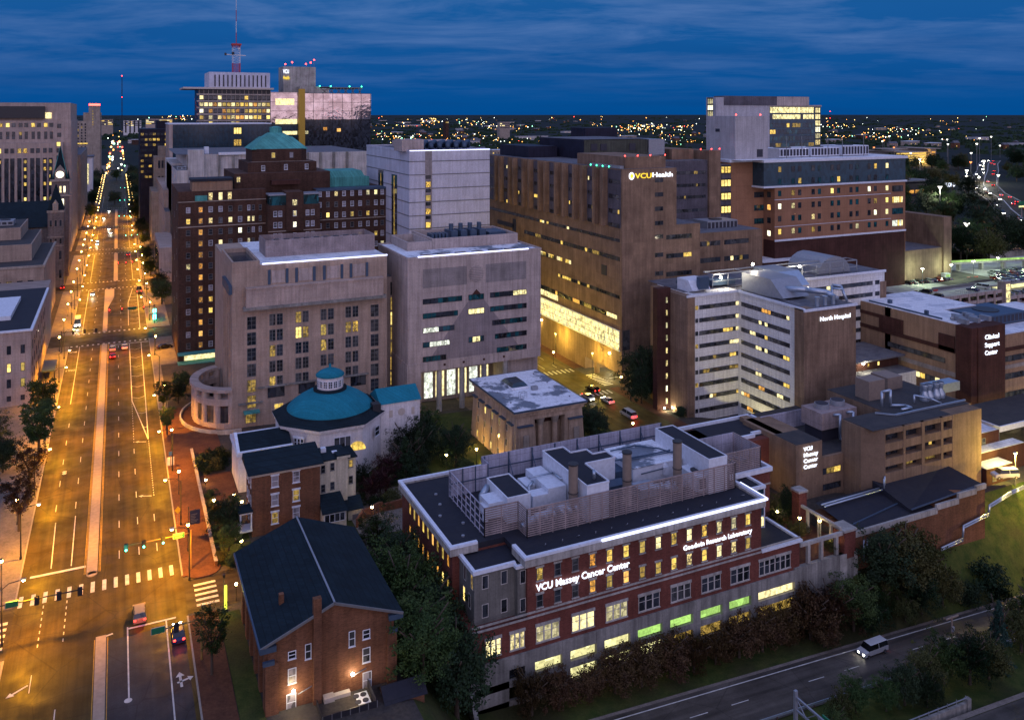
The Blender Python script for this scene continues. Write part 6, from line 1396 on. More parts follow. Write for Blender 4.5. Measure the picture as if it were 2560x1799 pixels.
def line(p, q, w=.2): 
    d = Vector((q[0]-p[0],q[1]-p[1],0)); n_ = Vector((-d.y,d.x,0)).normalized()*w/2
    b.quad((p[0]-n_.x,p[1]-n_.y,Z),(q[0]-n_.x,q[1]-n_.y,Z),(q[0]+n_.x,q[1]+n_.y,Z),(p[0]+n_.x,p[1]+n_.y,Z))
line((3.6,250.5),(3.7,313)); line((6.95,250.5),(7.3,313)); line((3.6,250.5),(6.7,219.3)); line((6.95,250.5),(6.7,219.3)); line((-1.2,313.6),(9.6,313.6),.5)
for y in (228,239): 
    xl = 3.6+(250.5-y)/31.2*3.1; line((xl,y+.6),((xl+6.9)/2,y-.2),.16); line(((xl+6.9)/2,y-.2),(6.9,y+.6),.16)
for k in range(6): y = 252+k*10.5; line((3.6,y+1.4),(5.3,y),.16); line((5.3,y),(7.1,y+1.4),.16)
line((3.7,340),(4.0,381)); line((4.0,381),(6.1,411)); line((7.45,334),(7.9,411))
for k in range(9): y = 343+k*7; line((4.2,y+1.2),(5.8,y),.16); line((5.8,y),(7.4,y+1.2),.16)
for k in range(18): dash(b,3.55,218.5+k*1.9,.7)
for k in range(26): dash(b,6.75+.0*k,186.5+k*1.25,.55,.16)
for i in range(14):
    x = -14.3+i*1.72; yb = 153.0+abs(0)*.0; b.quad((x,153.0,Z),(x+.6,153.0,Z),(x+.6,156.4,Z),(x,156.4,Z))
b.quad((-13.3,161.9,Z),(-4.9,161.9,Z),(-4.9,162.6,Z),(-13.3,162.6,Z))
for k in range(5): b.quad((11.4+.0,141.5+k*1.55,Z+.02),(14.8,141.5+k*1.55,Z+.02),(14.8,142.15+k*1.55,Z+.02),(11.4,142.15+k*1.55,Z+.02))
for k in range(5): b.quad((-19,142+k*1.7,Z),(-15.2,142+k*1.7,Z),(-15.2,142.8+k*1.7,Z),(-19,142.8+k*1.7,Z))
line((1.4,122.5),(1.4,140.4),.2); line((6.5,60),(6.8,139.9),.2); line((1.4,139.9),(8.2,139.9),.4); line((-2.0,139.2),(-.6,139.6),.35)
for k in range(7): dash(b,-7.3,140.6+k*1.8,.8); dash(b,-10.6,140.6+k*1.8,.8)
for k in range(3): dash(b,-7.4,121-k*12.2,4); dash(b,-10.8,130-k*12.2,4,.1)
for y0, y1 in ((316.6,333.4),(415.6,432.8),(520,535.4),(630.6,642.6),(754,768)):
    for yy in (y0, y1):
        for i in range(15): b.quad((-14.2+i*1.62,yy-.7,Z),(-13.6+i*1.62,yy-.7,Z),(-13.6+i*1.62,yy+.7,Z),(-14.2+i*1.62,yy+.7,Z))
def arrow(x, y, ang, L=2.6, w=.28):
    c_, s_ = cos(ang), sin(ang); f_ = lambda u, v: (x+u*c_-v*s_, y+u*s_+v*c_, Z)
    b.add([f_(-L/2,-w/2),f_(L*.2,-w/2),f_(L*.2,w/2),f_(-L/2,w/2)],[(0,1,2,3)]); b.add([f_(L*.2,-w*1.7),f_(L/2,0),f_(L*.2,w*1.7)],[(0,1,2)])
arrow(5.0,218.3,radians(158)); arrow(5.1,187.0,radians(158)); arrow(-12.3,131,radians(215),3,.3)
arrow(7.9,124.3,radians(92),3.4,.34); arrow(8.5,124.0,radians(15),2.2,.34); 
for yy in (207.0,206.0): b.cyl(-10.4,yy,Z,Z+.003,.45,12)
b.cyl(1.3,122.8,Z,Z+.003,.5,14)
struct('road_markings', b, 'marking_white')
b = MB(); 
for x in (-5.15,-4.95,-2.9,-2.7): b.quad((x,159.5,Z),(x+.1,159.5,Z),(x+.1,316,Z),(x,316,Z))
for x in (-3.1,-1.35): b.quad((x,60,Z),(x+.1,60,Z),(x+.1,139,Z),(x,139,Z))
struct('yellow_road_markings', b, 'marking_yellow')
tx = text(None,'BUS',-11.9,-14.1,.05,309.5,'marking_white',2.2,face='ground',name='road_lettering',zrot=pi); tx['kind'] = 'structure'
tx = text(None,'ONLY',-11.6,-14.3,.05,288,'marking_white',2.4,face='ground',name='road_lettering',zrot=pi); tx['kind'] = 'structure'
b = MB()
def zeb(x,y,ang,n,pitch,w=.55,L=3.2,z=-2.74):
    for i in range(n):
        cx_, cy_ = x+cos(ang)*pitch*i, y+sin(ang)*pitch*i; u = Vector((cos(ang),sin(ang),0))*w/2; v = Vector((-sin(ang),cos(ang),0))*L/2
        b.quad(*[(cx_+a*u.x+c_*v.x, cy_+a*u.y+c_*v.y, z) for a, c_ in ((-1,-1),(1,-1),(1,1),(-1,1))])
zeb(119,231.5,0,8,1.5); zeb(119,209,0,8,1.5); zeb(132.5,214.5,pi/2,9,1.3)
b.quad((122.2,236,-2.74),(122.4,236,-2.74),(122.4,400,-2.74),(122.2,400,-2.74)); b.quad((136,219.4,-2.74),(160,219.4,-2.74),(160,219.7,-2.74),(136,219.7,-2.74))
for k in range(8): b.quad((126.5,236+k*9,-2.74),(126.65,236+k*9,-2.74),(126.65,239+k*9,-2.74),(126.5,239+k*9,-2.74))
struct('street_markings', b, 'marking_white')
# highway
b = MB(); kb = MB(); mk = MB(); mid = MB()
for i in range(46):
    xa, xb = 30+i*8, 38+i*8; za, zb = hwz(xa)+.02, hwz(xb)+.02
    b.quad((xa,99.3,za),(xb,99.3,zb),(xb,109.0,zb),(xa,109.0,za)); b.quad((xa,60,za+.8),(xb,60,zb+.8),(xb,87.6,zb+.8),(xa,87.6,za+.8))
    kb.quad((xa,109.0,za+.01),(xb,109.0,zb+.01),(xb,109.6,zb+.02),(xa,109.6,za+.02))
    mk.quad((xa,108.0,za+.02),(xb,108.0,zb+.02),(xb,108.2,zb+.02),(xa,108.2,za+.02)); 
    mk.quad((xa+1,104.3,za+.02-.056*1),(xa+4.4,104.3,za+.02-.056*4.4),(xa+4.4,104.45,za+.02-.056*4.4),(xa+1,104.45,za+.02-.056)) if i % 3 != 2 else None
    mid.quad((xa,87.6,za+.9),(xb,87.6,zb+.9),(xb,88.5,zb+.9),(xa,88.5,za+.9))
struct('highway', b, 'asphalt_highway_cross'); struct('highway_kerb', kb, 'concrete_paving'); struct('highway_markings', mk, 'marking_white')
struct('highway_shoulder', mid, 'concrete_paving')
# guard rails
def rail(name, label, x0, x1, y, zoff, mat='metal_grey', low=.0):
    t_ = thing(name, label, 'guard rail', (x0,y,hwz(x0)+zoff)); n = int((x1-x0)/3.8)
    b = MB(); b.bar((x0,y,hwz(x0)+.62+zoff),(x1,y,hwz(x1)+.62+zoff),.08,.34); b.build('rail_beam', mat, t_)
    for i in range(n+1): x = x0+i*3.8; MB().box(x-.07,x+.07,y+.05,y+.2,hwz(x)-.1+zoff,hwz(x)+.75+zoff).build('rail_post','wood_brown',t_)
rail('guard_rail','long steel guard rail between the highway and the bushes in the median',84,170,99.2,.0,'duct_metal')
Bw_ = thing('barrier_wall','low concrete barrier wall with a steel handrail at the bottom of the photo','wall',(115,89.5,-15))
MB().add([(104,89.4,-17),(121.5,89.4,-17),(121.5,89.9,-17),(104,89.9,-17),(104,89.4,-14.4),(121.5,89.4,-14.9),(121.5,89.9,-14.9),(104,89.9,-14.4)],FB).box(121.3,122.2,89.3,90,-17,-14.4).build('wall','concrete',Bw_)
b = MB(); b.bar((104,89.65,-13.8),(121.5,89.65,-14.3),.12)
for i in range(9): b.bar((104.5+i*2.1,89.65,-14.6),(104.5+i*2.1,89.65,-13.9),.1)
b.build('handrail','metal_grey',Bw_)
Gs = thing('overhead_sign','green highway sign on a grey steel truss, seen edge-on at the bottom of the photo','sign',(88,92,-14))
b = MB(); b.box(88.05,88.55,91.8,92.2,-16,-4.9); b.bar((88.3,92,-5.8),(88.3,74,-5.8),.25); b.bar((88.3,92,-7.6),(88.3,74,-7.6),.25)
for i in range(9): b.bar((88.3,92-i*2,-7.6 if i%2 else -5.8),(88.3,90-i*2,-5.8 if i%2 else -7.6),.12)
b.box(88.05,88.55,73.8,74.2,-16,-4.9); b.build('truss','metal_grey',Gs); MB().box(88.6,88.8,79,87.3,-9.6,-5.4).build('sign_panel','green_sign',Gs); MB().box(88.55,88.6,78.9,87.4,-9.7,-9.6).build('sign_edge','white_paint',Gs)
Up = thing('utility_pole','tall wooden utility pole with a cross-arm beside the highway','pole',(127.8,97,-17))
b = MB(); b.cyl(127.8,97,-18,-7.0,.2,8,r2=.14); b.box(126.4,129.4,96.9,97.1,-7.3,-7.1); b.box(127.6,128.0,96.6,96.9,-9.4,-8.6,1); b.build('pole',['chimney_tan','metal_grey'],Up)
# retaining wing wall at the left foot of the laboratory, garden walls
Rt = thing('sloping_retaining_wall','sloping concrete wing wall running down from the corner of the laboratory','wall',(45,112,-12))
MB().add([(47.8,117,-20),(48.5,117,-20),(45.5,104,-20),(44.9,104,-20),(47.8,117,-8.0),(48.5,117,-8.0),(45.5,104,-12.5),(44.9,104,-12.5)],[(4,7,6,5),(0,4,5,1),(1,5,6,2),(2,6,7,3),(3,7,4,0)]).build('wall','concrete',Rt)
Gw = thing('street_garden_wall','low brick and stone garden wall along the pavement in front of the white church','wall',(15.3,190,0))
MB().box(15.2,15.6,152.5,206,-.2,1.0).build('wall','garden_brick',Gw); MB().box(15.1,15.7,152.5,206,1.0,1.15).build('coping','limestone',Gw)
Gw2 = thing('campus_brick_wall','curving orange brick wall beside the path behind the laboratory','wall',(45,160,-2))
MB().prism([(41,157),(43,160),(46.8,162),(47.6,162),(47.6,161.6),(46.9,161.6),(43.3,159.7),(41.3,156.8)],-3,1.1).prism([(47.6,162),(64,164),(64,163.6),(47.6,161.6)],-4,.6).build('wall','garden_brick',Gw2)
b = MB(); pave(b,15.7,22,152.5,159,.1); pave(b,15.7,17.2,170,178,.1); pave(b,15.7,22,160,166,.08); struct('garden_lawn', b, 'grass')
b = MB(); pave(b,15.7,22.4,178,192,.14); pave(b,17.2,20,160,178,.16); struct('garden_path', b, 'brick_paving')
b = MB(); pave(b,14.3,17.4,60,138,.05); struct('church_lawn', b, 'grass')

# =====================  LAMPS =====================
def light(parent, loc, energy, color, r=.25, kind='POINT', **k):
    ld = LD.get((kind, energy, color, r)) or bpy.data.lights.new('lamp_light', kind)
    LD[(kind, energy, color, r)] = ld; ld.energy = energy; ld.color = color; ld.shadow_soft_size = r
    if kind == 'SPOT': ld.spot_size = radians(k.get('ang',150)); ld.spot_blend = .6
    o = bpy.data.objects.new('lamp_light', ld); C.objects.link(o); o.parent = parent; o.location = loc; return o
LD = {}
SOD = (1.0, .39, .002)
def cobra(side, label, group):
    """pole at the origin, arm over +X*side"""
    t_ = thing('street_lamp', label, 'street lamp', (0,0,0), group=group)
    b = MB(); b.cyl(0,0,0,8.4,.13,8,r2=.08); b.cyl(0,0,0,.5,.2,8); b.build('pole','pole_dark',t_)
    b = MB(); b.tube([(0,0,8.3),(.9*side,0,9.0),(2.6*side,0,9.15)],.06,6); b.build('arm','pole_dark',t_)
    b = MB(); b.box(2.3*side,3.1*side,-.16,.16,9.1,9.28); b.build('lamp_housing','metal_grey',t_)
    MB().sphere(2.75*side,0,9.02,.26,8,sz=.6).build('lamp_glass','lamp_sodium',t_)
    light(t_, (2.75*side,0,8.3), 19000, SOD, .3, 'SPOT', ang=164)
    return t_
def dual(label, group, glassm='lamp_sodium', e=2600, col=SOD, h=4.4):
    t_ = thing('pavement_lamp', label, 'street lamp', (0,0,0), group=group)
    b = MB(); b.cyl(0,0,0,.6,.16,8,r2=.09); b.cyl(0,0,.6,h,.07,8); b.build('pole','pole_dark',t_)
    MB().lathe(0,0,[(.08,h),(.22,h+.1),(.25,h+.35),(.16,h+.6),(0,h+.68)],10).build('lamp_globe',glassm,t_)
    MB().lathe(0,0,[(.3,h+.5),(.12,h+.72),(0,h+.85)],10).build('cap','pole_dark',t_)
    light(t_, (0,0,h+.3), e, col, .25); return t_
ordn = ['first','second','third','fourth','fifth','sixth','seventh','eighth','ninth','tenth','eleventh','twelfth','thirteenth','fourteenth','fifteenth','sixteenth','seventeenth','eighteenth','nineteenth','twentieth','twenty-first','twenty-second','twenty-third','twenty-fourth','twenty-fifth','twenty-sixth']
cl = cobra(1,'x','tall sodium street lamps along the avenue'); cr = cobra(-1,'x','tall sodium street lamps along the avenue')
yl = [143,169.5,196.5,224,258,276,302,350,376,402,428,456,483,510,533,566,601,622,668,688,720]
yr = [150,170.7,197.4,223.4,261,294.3,345,379,407,433.5,461,486.6,545,568,613,650,700]
for i, y in enumerate(yl): dup(cl, (-15.3,y,.1), 0, f'{ordn[i]} tall sodium lamp from the near crossing on the left kerb of the avenue')
for i, y in enumerate(yr): dup(cr, (10.9,y,.1), 0, f'{ordn[i]} tall sodium lamp from the near crossing on the right kerb of the avenue')
dp = dual('x','low pavement lamps along the avenue')
for i, y in enumerate([160,184,245,312,338,365,390,412,446,471,500,526,548,578,611,640]): dup(dp, (-17.2,y,.15), 0, f'{ordn[i]} low pavement lamp from the near crossing on the left pavement')
for i, y in enumerate([160,184.7,209.7,245,300,355,395,420,450,475,505]): dup(dp, (11.4,y,.15), 0, f'{ordn[i]} low pavement lamp from the near crossing on the right pavement')
for p in (cl, cr, dp): hide_proto(p)
pw = dual('white globe lamp beside the path left of the laboratory','white globe garden lamps','lamp_warm',900,(1,.8,.45),3.6); pw.location = (44.2,157.2,-1.2)
dup(pw,(66.5,176,-2),0,'white globe lamp in the bushes in front of the Egyptian style hall'); light(None,(77.4,178,-1),700,(1,.62,.14),.3).name='assumed_hall_uplight'; light(None,(77.4,188,-1),700,(1,.62,.14),.3).name='assumed_hall_uplight'  # the two hall uplights are assumed, without fittings, added to brighten its side wall
dup(pw,(74,176.5,-2.2),0,'white globe lamp close to the side wall of the Egyptian style hall')
dup(pw,(116.2,176.5,-2.9),0,'white globe lamp on the pavement right of the stone hall, beyond the laboratory roof'); dup(pw,(134,200.5,-2.9),0,'white globe lamp among the trees beside the white-banded hospital')
dup(pw,(133.5,209,-2.9),0,'white globe lamp at the corner below the overhanging tan hospital'); dup(pw,(127.6,240,-2.9),0,'white globe lamp on the street beside the tan hospital wall')
dup(pw,(118.5,128.5,-4.7),0,'left one of the garden lamps inside the pergola garden'); dup(pw,(120.5,124.5,-4.7),0,'middle one of the garden lamps inside the pergola garden'); dup(pw,(123.2,122,-4.7),0,'right one of the garden lamps inside the pergola garden')
dup(pw,(122.6,119.3,-6.6),0,'low bright lamp at the foot of the pergola beside the brick pier')
for k, (x, y) in enumerate(((113,236),(113,262),(131.3,221.5),(131.6,246),(131.6,275),(113,290))):
    t_ = thing('street_lamp', f'yellow street lamp on the street under the tan hospital, {ordn[k]} along it', 'street lamp', (x,y,-2.9), group='yellow street lamps below the tan hospital')
    MB().cyl(x,y,-2.9,5,.09,6).build('pole','pole_dark',t_); MB().box(x-.3,x+.3,y-.2,y+.2,5,5.2).build('lamp_housing','metal_grey',t_); MB().sphere(x,y,4.95,.16,6).build('lamp_glass','lamp_warm',t_); light(t_,(.8 if x<120 else -.8,0,7.4),5500,(1,.70,.10),.3)
t_ = thing('street_lamp','tall yellow-lit pole lamp beside the small brick annexes at the right edge','street lamp',(181.5,122,-4.6)); MB().cyl(181.5,122,-5,2.2,.12,6).build('pole','pole_grey',t_); MB().box(181.1,181.9,121.7,122.3,2.2,2.4).build('lamp_housing','metal_grey',t_); MB().sphere(181.5,122,2.1,.25,6).build('lamp_glass','lamp_warm',t_); light(t_,(-.5,-.8,6.4),9000,(1,.78,.14),.3)
t_ = thing('street_lamp','assumed highway lamp on the grass bank just outside the right edge of the photo','street lamp',(181,110.5,-17)); MB().cyl(181,110.5,-18,-3,.14,6).build('pole','pole_grey',t_); MB().box(180,181.2,110.2,110.8,-3,-2.8).build('lamp_housing','metal_grey',t_); MB().sphere(180.3,110.5,-3.1,.25,6).build('lamp_glass','lamp_warm',t_); light(t_,(-.9,0,13.5),9000,(1,.62,.14),.4)  # assumed unseen lamp, added to light the grass bank and brick wall
yg = dual('yellow lit garden lamp by the lawn in front of the white church','low garden lamps of the white church','lamp_warm',260,(1,.6,.15),.8); yg.location = (17.4,176.5,.1)
dup(yg,(16.8,187,.1),0,'garden lamp by the hedge nearest the pavement of the white church'); dup(yg,(21.3,177.2,.1),0,'garden lamp at the corner of the white church portico'); dup(yg,(20.2,157.6,.1),0,'garden lamp by the steps of the brick town house'); dup(yg,(22.3,173.5,.1),0,'garden lamp between the white church and the brick town house')
light(None,(30,179.0,3.0),500,(1,.75,.4),.3).name = 'church_floodlight'
LY = thing('lit_yellow_post','bright yellow-lit emergency pillar beside the driveway corner','post',(15.5,138.6,0)); MB().box(15.2,15.6,138.4,138.8,.3,3.9).build('lit_pillar','yellow_post',LY); MB().box(15.1,15.7,138.3,138.9,0,.3).cyl(15.2,139.2,0,5.2,.05,6).box(15,15.4,139.0,139.4,5.0,5.4).build('base','pole_dark',LY); light(LY,(-.6,0,2.5),160,(1,.9,.15),.3)
MB
LB = thing('globe_post_lamp','orange globe lamp on a short post beside the church wall','street lamp',(17.2,140.4,0)); MB().cyl(17.2,140.4,0,2.6,.06,6).build('pole','pole_dark',LB); MB().sphere(17.2,140.4,2.8,.22,8).build('lamp_globe','lamp_warm',LB); light(LB,(-.3,0,2.9),200,(1,.5,.1),.2)
Sp = thing('square_fixture','blue-white rooftop style lamp head on a pole at the bottom edge of the photo','street lamp',(36.5,101,-6)); MB().cyl(36.5,101,-9,-4.2,.08,8).build('pole','pole_grey',Sp); MB().cyl(36.5,101,-4.2,-3.6,.35,12).build('lamp_head','lamp_warm',Sp); MB().lathe(36.5,101,[(.5,-3.6),(.42,-3.2),(.2,-2.9),(0,-2.85)],12).build('cap','duct_metal',Sp); light(Sp,(0,0,1.6),300,(1,.85,.4),.3)

# traffic signals
def sig_head(t_, x, y, z, face, col=None, hor=False):
    b = MB(); b.box(x-.2,x+.2,y-.15,y+.15,z-.55,z+.55); b.box(x-.32,x+.32,y-.02 if face<0 else y,y+.02,z-.68,z+.68); b.build('signal_head','frame_dark' ,t_)
    if col:
        zz = z-.36 if col == 'signal_green' else z+.36
        MB().sphere(x,y-.18,zz,.17,8).build('signal_lens',col,t_)
def mast(label, px, y, x1, z, heads, face, col, sign=None, mm='pole_dark', lite=0):
    t_ = thing('traffic_signal', label, 'traffic light', (px,y,0), group='mast-arm traffic signals')
    MB().cyl(px,y,0,z+.6,.16,8,r2=.12).build('pole',mm,t_); MB().tube([(px,y,z+.1),(x1,y,z)],.09,6).build('mast_arm','pole_yellow' if mm=='pole_yellow' else mm,t_)
    for x in heads: sig_head(t_, x, y-.25, z-.15, face, col)
    if sign: MB().box(sign[0],sign[1],y-.22,y-.15,z-.35,z+.45).build('street_sign','green_sign',t_); MB().box(sign[0]-.06,sign[1]+.06,y-.15,y-.1,z-.41,z+.51).build('sign_border','frame_white',t_)
    if col and lite: light(t_, (heads[0]-px,-1.2,z-.5), lite, (.1,1,.6) if col=='signal_green' else (1,.05,.03), .3)
    return t_
ms = mast('near right mast arm with three green signals and a street name sign',11.4,153.6,1.0,6.2,(1.3,4.0,7.0),-1,'signal_green',(8.6,10.3),'pole_yellow',60)
text(ms,'BROAD ST',8.75,10.1,6.5,153.36,'frame_white',.22); text(ms,'COLLEGE',8.85,10.0,6.1,153.36,'frame_white',.22)
mast('near left mast arm whose three dark signal heads face away',-15.8,142.7,-4.6,6.1,(-5.1,-7.9,-10.8),1,None,(-14.8,-13.2))
mast('mast arm with a sign above the stop line beside the nearest tree',10.9,127.4,6.0,5.8,(7.5,),-1,None,(4.3,6.0),'pole_yellow')
mast('mast arm with three red signals at the second crossing',12.6,339.4,-2.9,6.4,(-2.6,1.5,8.8),-1,'signal_red',(3.6,6.4),lite=150)
mast('mast arm facing away on the left of the second crossing',-16.4,310.2,-6,6.5,(-13.2,-9.7,-6.4),1,None)
mast('mast arm with three red signals at the third crossing',12.2,447,.2,6.0,(.4,3.7,6.6),-1,'signal_red',lite=150)
mast('mast arm with three green signals at the fourth crossing',12.5,551,4,6.0,(4.5,7.7,10.9),-1,'signal_green',lite=200)
mast('mast arm with three green signals at the fifth crossing',12.5,656,1,6.0,(1.1,4.4,8.0),-1,'signal_green',lite=200)
mast('mast arm with three green signals at the sixth crossing',12.5,776,1,6.0,(2,5.4,8.8),-1,'signal_green')
mast('mast arm with three green signals at the seventh crossing',12.5,905,1,6.0,(3,6.4,9.8),-1,'signal_green')
# signs on the right pavement
b_ = thing('banner_sign','navy banner sign with lines of white text on a pole on the right pavement','sign',(11.9,166,0)); MB().cyl(11.9,166,0,5.4,.08,6).build('pole','pole_dark',b_); MB().box(12.1,13.9,165.95,166.05,2.0,4.6).build('banner','banner_navy',b_)
b = MB()
for k in range(6): b.box(12.3,13.0+random.random()*.7,165.9,165.94,2.4+k*.28,2.5+k*.28)
b.build('text_lines','frame_grey',b_)
s_ = thing('yellow_diamond_sign','yellow diamond warning sign facing away beside a right kerb lamp','sign',(10.4,171.2,0)); MB().cyl(10.4,171.2,0,3.2,.05,6).build('pole','pole_grey',s_); MB().add([(10.4,171.1,2.2),(11.0,171.1,2.9),(10.4,171.1,3.6),(9.8,171.1,2.9)],[(0,1,2,3)]).build('sign_panel','yellow_sign',s_)
s_ = thing('blue_route_sign','blue hospital route sign above white boards on the right kerb','sign',(10.6,199,0)); MB().cyl(10.6,199,0,3.8,.05,6).build('pole','pole_grey',s_); MB().box(10.2,11.0,198.9,198.95,2.9,3.8).build('sign_panel','blue_sign',s_); MB().box(9.9,10.5,198.9,198.95,.8,2.6).box(10.7,11.3,198.9,198.95,.8,2.6).build('white_board','white_paint',s_)
s_ = thing('transit_shelter','dark-roofed bus shelter on the left pavement below the white building','bus shelter',(-18,286,0)); MB().box(-20,-16.6,280,292,2.6,2.9).build('roof','blue_steel',s_); 
b = MB()
for x, y in ((-19.8,280.3),(-16.9,280.3),(-19.8,291.6),(-16.9,291.6)): b.box(x,x+.15,y,y+.15,.15,2.6)
b.build('post','pole_dark',s_); MB().box(-19.7,-19.6,281,291,.4,2.4).build('glass_panel','glass_grey',s_)
s_ = thing('transit_shelter','bus shelter with a glowing green panel right of the second crossing','bus shelter',(12,348,0)); MB().box(10.8,13.6,342,352,2.8,3.1).build('roof','blue_steel',s_); MB().box(11,11.15,342.3,342.5,0,2.8).box(13.3,13.5,342.3,342.5,0,2.8).box(11,11.15,351.5,351.7,0,2.8).build('post','pole_dark',s_); MB().box(12.2,13.2,344,344.1,.5,4.4).build('lit_panel','signal_green',s_); light(s_,(.6,-5,2.2),500,(.3,1,.25),.3)
s_ = thing('planter_bench','stone planter with benches on the left pavement','planter',(-17,272,0)); MB().box(-19.5,-15.8,262,270,.15,.9).build('planter','limestone',s_); MB().box(-19.3,-16,262.2,269.8,.9,1.1).build('soil','tyre',s_)
# =====================  PEOPLE =====================
def person(label, x, y, z, top, rz=0):
    me = bpy.data.meshes.new('person')
    V = [(0,0,.95),(0,0,1.25),(0,0,1.45),(0,.01,1.56),(0,.02,1.70),(.20,0,1.42),(.25,.03,1.15),(.24,.12,.92),(-.20,0,1.42),(-.25,-.03,1.15),(-.24,.06,.92),(.10,0,.88),(.12,.10,.48),(.12,.04,.08),(.12,.18,.05),(-.10,0,.88),(-.11,-.12,.48),(-.11,-.26,.10),(-.11,-.14,.05)]
    E_ = [(0,1),(1,2),(2,3),(3,4),(2,5),(5,6),(6,7),(2,8),(8,9),(9,10),(0,11),(11,12),(12,13),(13,14),(0,15),(15,16),(16,17),(17,18)]
    R_ = [.14,.15,.13,.055,.10,.065,.05,.035,.065,.05,.035,.09,.065,.045,.04,.09,.065,.045,.04]
    import bmesh
    bm = bmesh.new(); ly = bm.verts.layers.skin.verify(); vv = [bm.verts.new(p) for p in V]
    for (a_, b_) in E_: bm.edges.new((vv[a_], vv[b_]))
    for i, r in enumerate(R_): vv[i][ly].radius = (r, r)
    vv[0][ly].use_root = True; bm.to_mesh(me); bm.free()
    o = bpy.data.objects.new('person', me); C.objects.link(o); o.location = (x,y,z); o.rotation_euler = (0,0,rz)
    o.modifiers.new('skin','SKIN'); sb = o.modifiers.new('sub','SUBSURF'); sb.levels = sb.render_levels = 1
    me.materials.append(MAT[top]); tag(o, label, 'person'); 
    h = MB(); h.sphere(0,.0,1.75,.112,10,0,1.1); hd = bpy.data.objects.new('hair', h.mesh('hair',['cloth_dark'])); C.objects.link(hd); hd.parent = o
    j = MB(); j.lathe(0,0,[(.19,.92),(.2,1.2),(.21,1.42),(.1,1.5)],10); jd = bpy.data.objects.new('jacket', j.mesh('jacket',[top])); C.objects.link(jd); jd.parent = o
    return o
person('pedestrian in a light top walking on the right brick pavement',13.6,172.3,.15,'cloth_light'); person('pedestrian in dark clothes on the left pavement near the crossing',-19.6,165.5,.15,'cloth_dark',2.0); person('pedestrian standing on the pavement beside the parked white van',130.3,199,-2.8,'cloth_dark',1.0)
person('pedestrian in dark clothes on the roof parking deck',322,226.3,6.05,'cloth_dark',1.2)

# =====================  CARS =====================
def car_meshes(kind):
    L, Wd, H = {'sedan':(4.7,1.82,1.45),'suv':(4.8,1.92,1.75),'van':(5.6,2.0,2.1),'bus':(7.5,2.3,3.0)}[kind]
    b = MB(); w = Wd/2
    prof = {'sedan':[(-L/2,.35),(-L/2,.75),(-L/2+.25,.92),(-L/2+.9,.98),(L/2-1.25,.95),(L/2-.2,.78),(L/2,.6),(L/2,.35)],
            'suv':[(-L/2,.38),(-L/2,1.05),(-L/2+.1,1.12),(-L/2+.4,1.15),(L/2-1.2,1.08),(L/2-.15,.92),(L/2,.7),(L/2,.38)],
            'van':[(-L/2,.4),(-L/2,1.2),(-L/2+.05,1.25),(-L/2+.4,1.27),(L/2-1.0,1.2),(L/2-.15,1.0),(L/2,.75),(L/2,.4)],
            'bus':[(-L/2,.45),(-L/2,1.4),(-L/2+.05,1.45),(-L/2+.4,1.45),(L/2-.6,1.4),(L/2-.1,1.3),(L/2,.9),(L/2,.45)]}[kind]
    n = len(prof); vs = []
    for sx, k in ((-w,1),(-w+.08,0),(w-.08,0),(w,1)): pass
    for x_, ins in ((-w,.0),(w,.0)):
        vs += [(x_*(0.93 if z < .45 else 1.0 if z < .9 else .96), y, z) for y, z in prof]
    fs = [(i,(i+1)%n,n+(i+1)%n,n+i)[::-1] for i in range(n)] + [tuple(range(n)), tuple(range(2*n-1,n-1,-1))]
    b.add(vs, fs)
    z0 = prof[3][1]-.02; y0, y1 = {'sedan':(-L/2+.55,L/2-1.15),'suv':(-L/2+.08,L/2-1.15),'van':(-L/2+.06,L/2-.95),'bus':(-L/2+.05,L/2-.35)}[kind]
    ti, to = {'sedan':(.75,.75),'suv':(.3,.7),'van':(.15,.6),'bus':(.08,.2)}[kind]
    cab = [(-w*.94,y0,z0),(w*.94,y0,z0),(w*.94,y1,z0),(-w*.94,y1,z0),(-w*.76,y0+ti,H-.03),(w*.76,y0+ti,H-.03),(w*.76,y1-to,H-.03),(-w*.76,y1-to,H-.03)]
    g_ = MB(); g_.add(cab, FB)
    b.add([(-w*.78,y0+ti-.05,H-.05),(w*.78,y0+ti-.05,H-.05),(w*.78,y1-to+.03,H-.05),(-w*.78,y1-to+.03,H-.05),(-w*.72,y0+ti+.02,H),(w*.72,y0+ti+.02,H),(w*.72,y1-to-.05,H),(-w*.72,y1-to-.05,H)],FB)
    for yy in (y0+(y1-y0)*.48,):
        for s_ in (-1,1): b.bar((s_*w*.945,yy,z0),(s_*w*.775,yy,H-.04),.09,.09)
    wy = L/2-.85; wh = []
    for sx in (-1,1):
        for sy in (-1,1):
            q = MB(); m_ = 14; r = .34 if kind != 'bus' else .45
            x0, x1 = sx*(w-.2), sx*(w+.01)
            vs = [(x0,sy*wy+r*cos(2*pi*i/m_),r+r*sin(2*pi*i/m_)) for i in range(m_)]+[(x1,sy*wy+r*cos(2*pi*i/m_),r+r*sin(2*pi*i/m_)) for i in range(m_)]
            q.add(vs,[(i,(i+1)%m_,m_+(i+1)%m_,m_+i) for i in range(m_)]+[tuple(range(m_)),tuple(range(m_,2*m_))],0)
            q.add([(x1+sx*.01,sy*wy+.2*cos(2*pi*i/m_),r+.2*sin(2*pi*i/m_)) for i in range(m_)],[tuple(range(m_))],1); wh.append(q)
    hl = []; tl = []
    for sx in (-1,1):
        hl.append(MB().box(sx*(w-.45)-.16,sx*(w-.45)+.16,L/2-.06,L/2+.02,.62,.78)); tl.append(MB().box(sx*(w-.28)-.16,sx*(w-.28)+.16,-L/2-.02,-L/2+.06,.75,.98))
    return b, g_, wh, hl, tl
CM = {}; PROTO = []
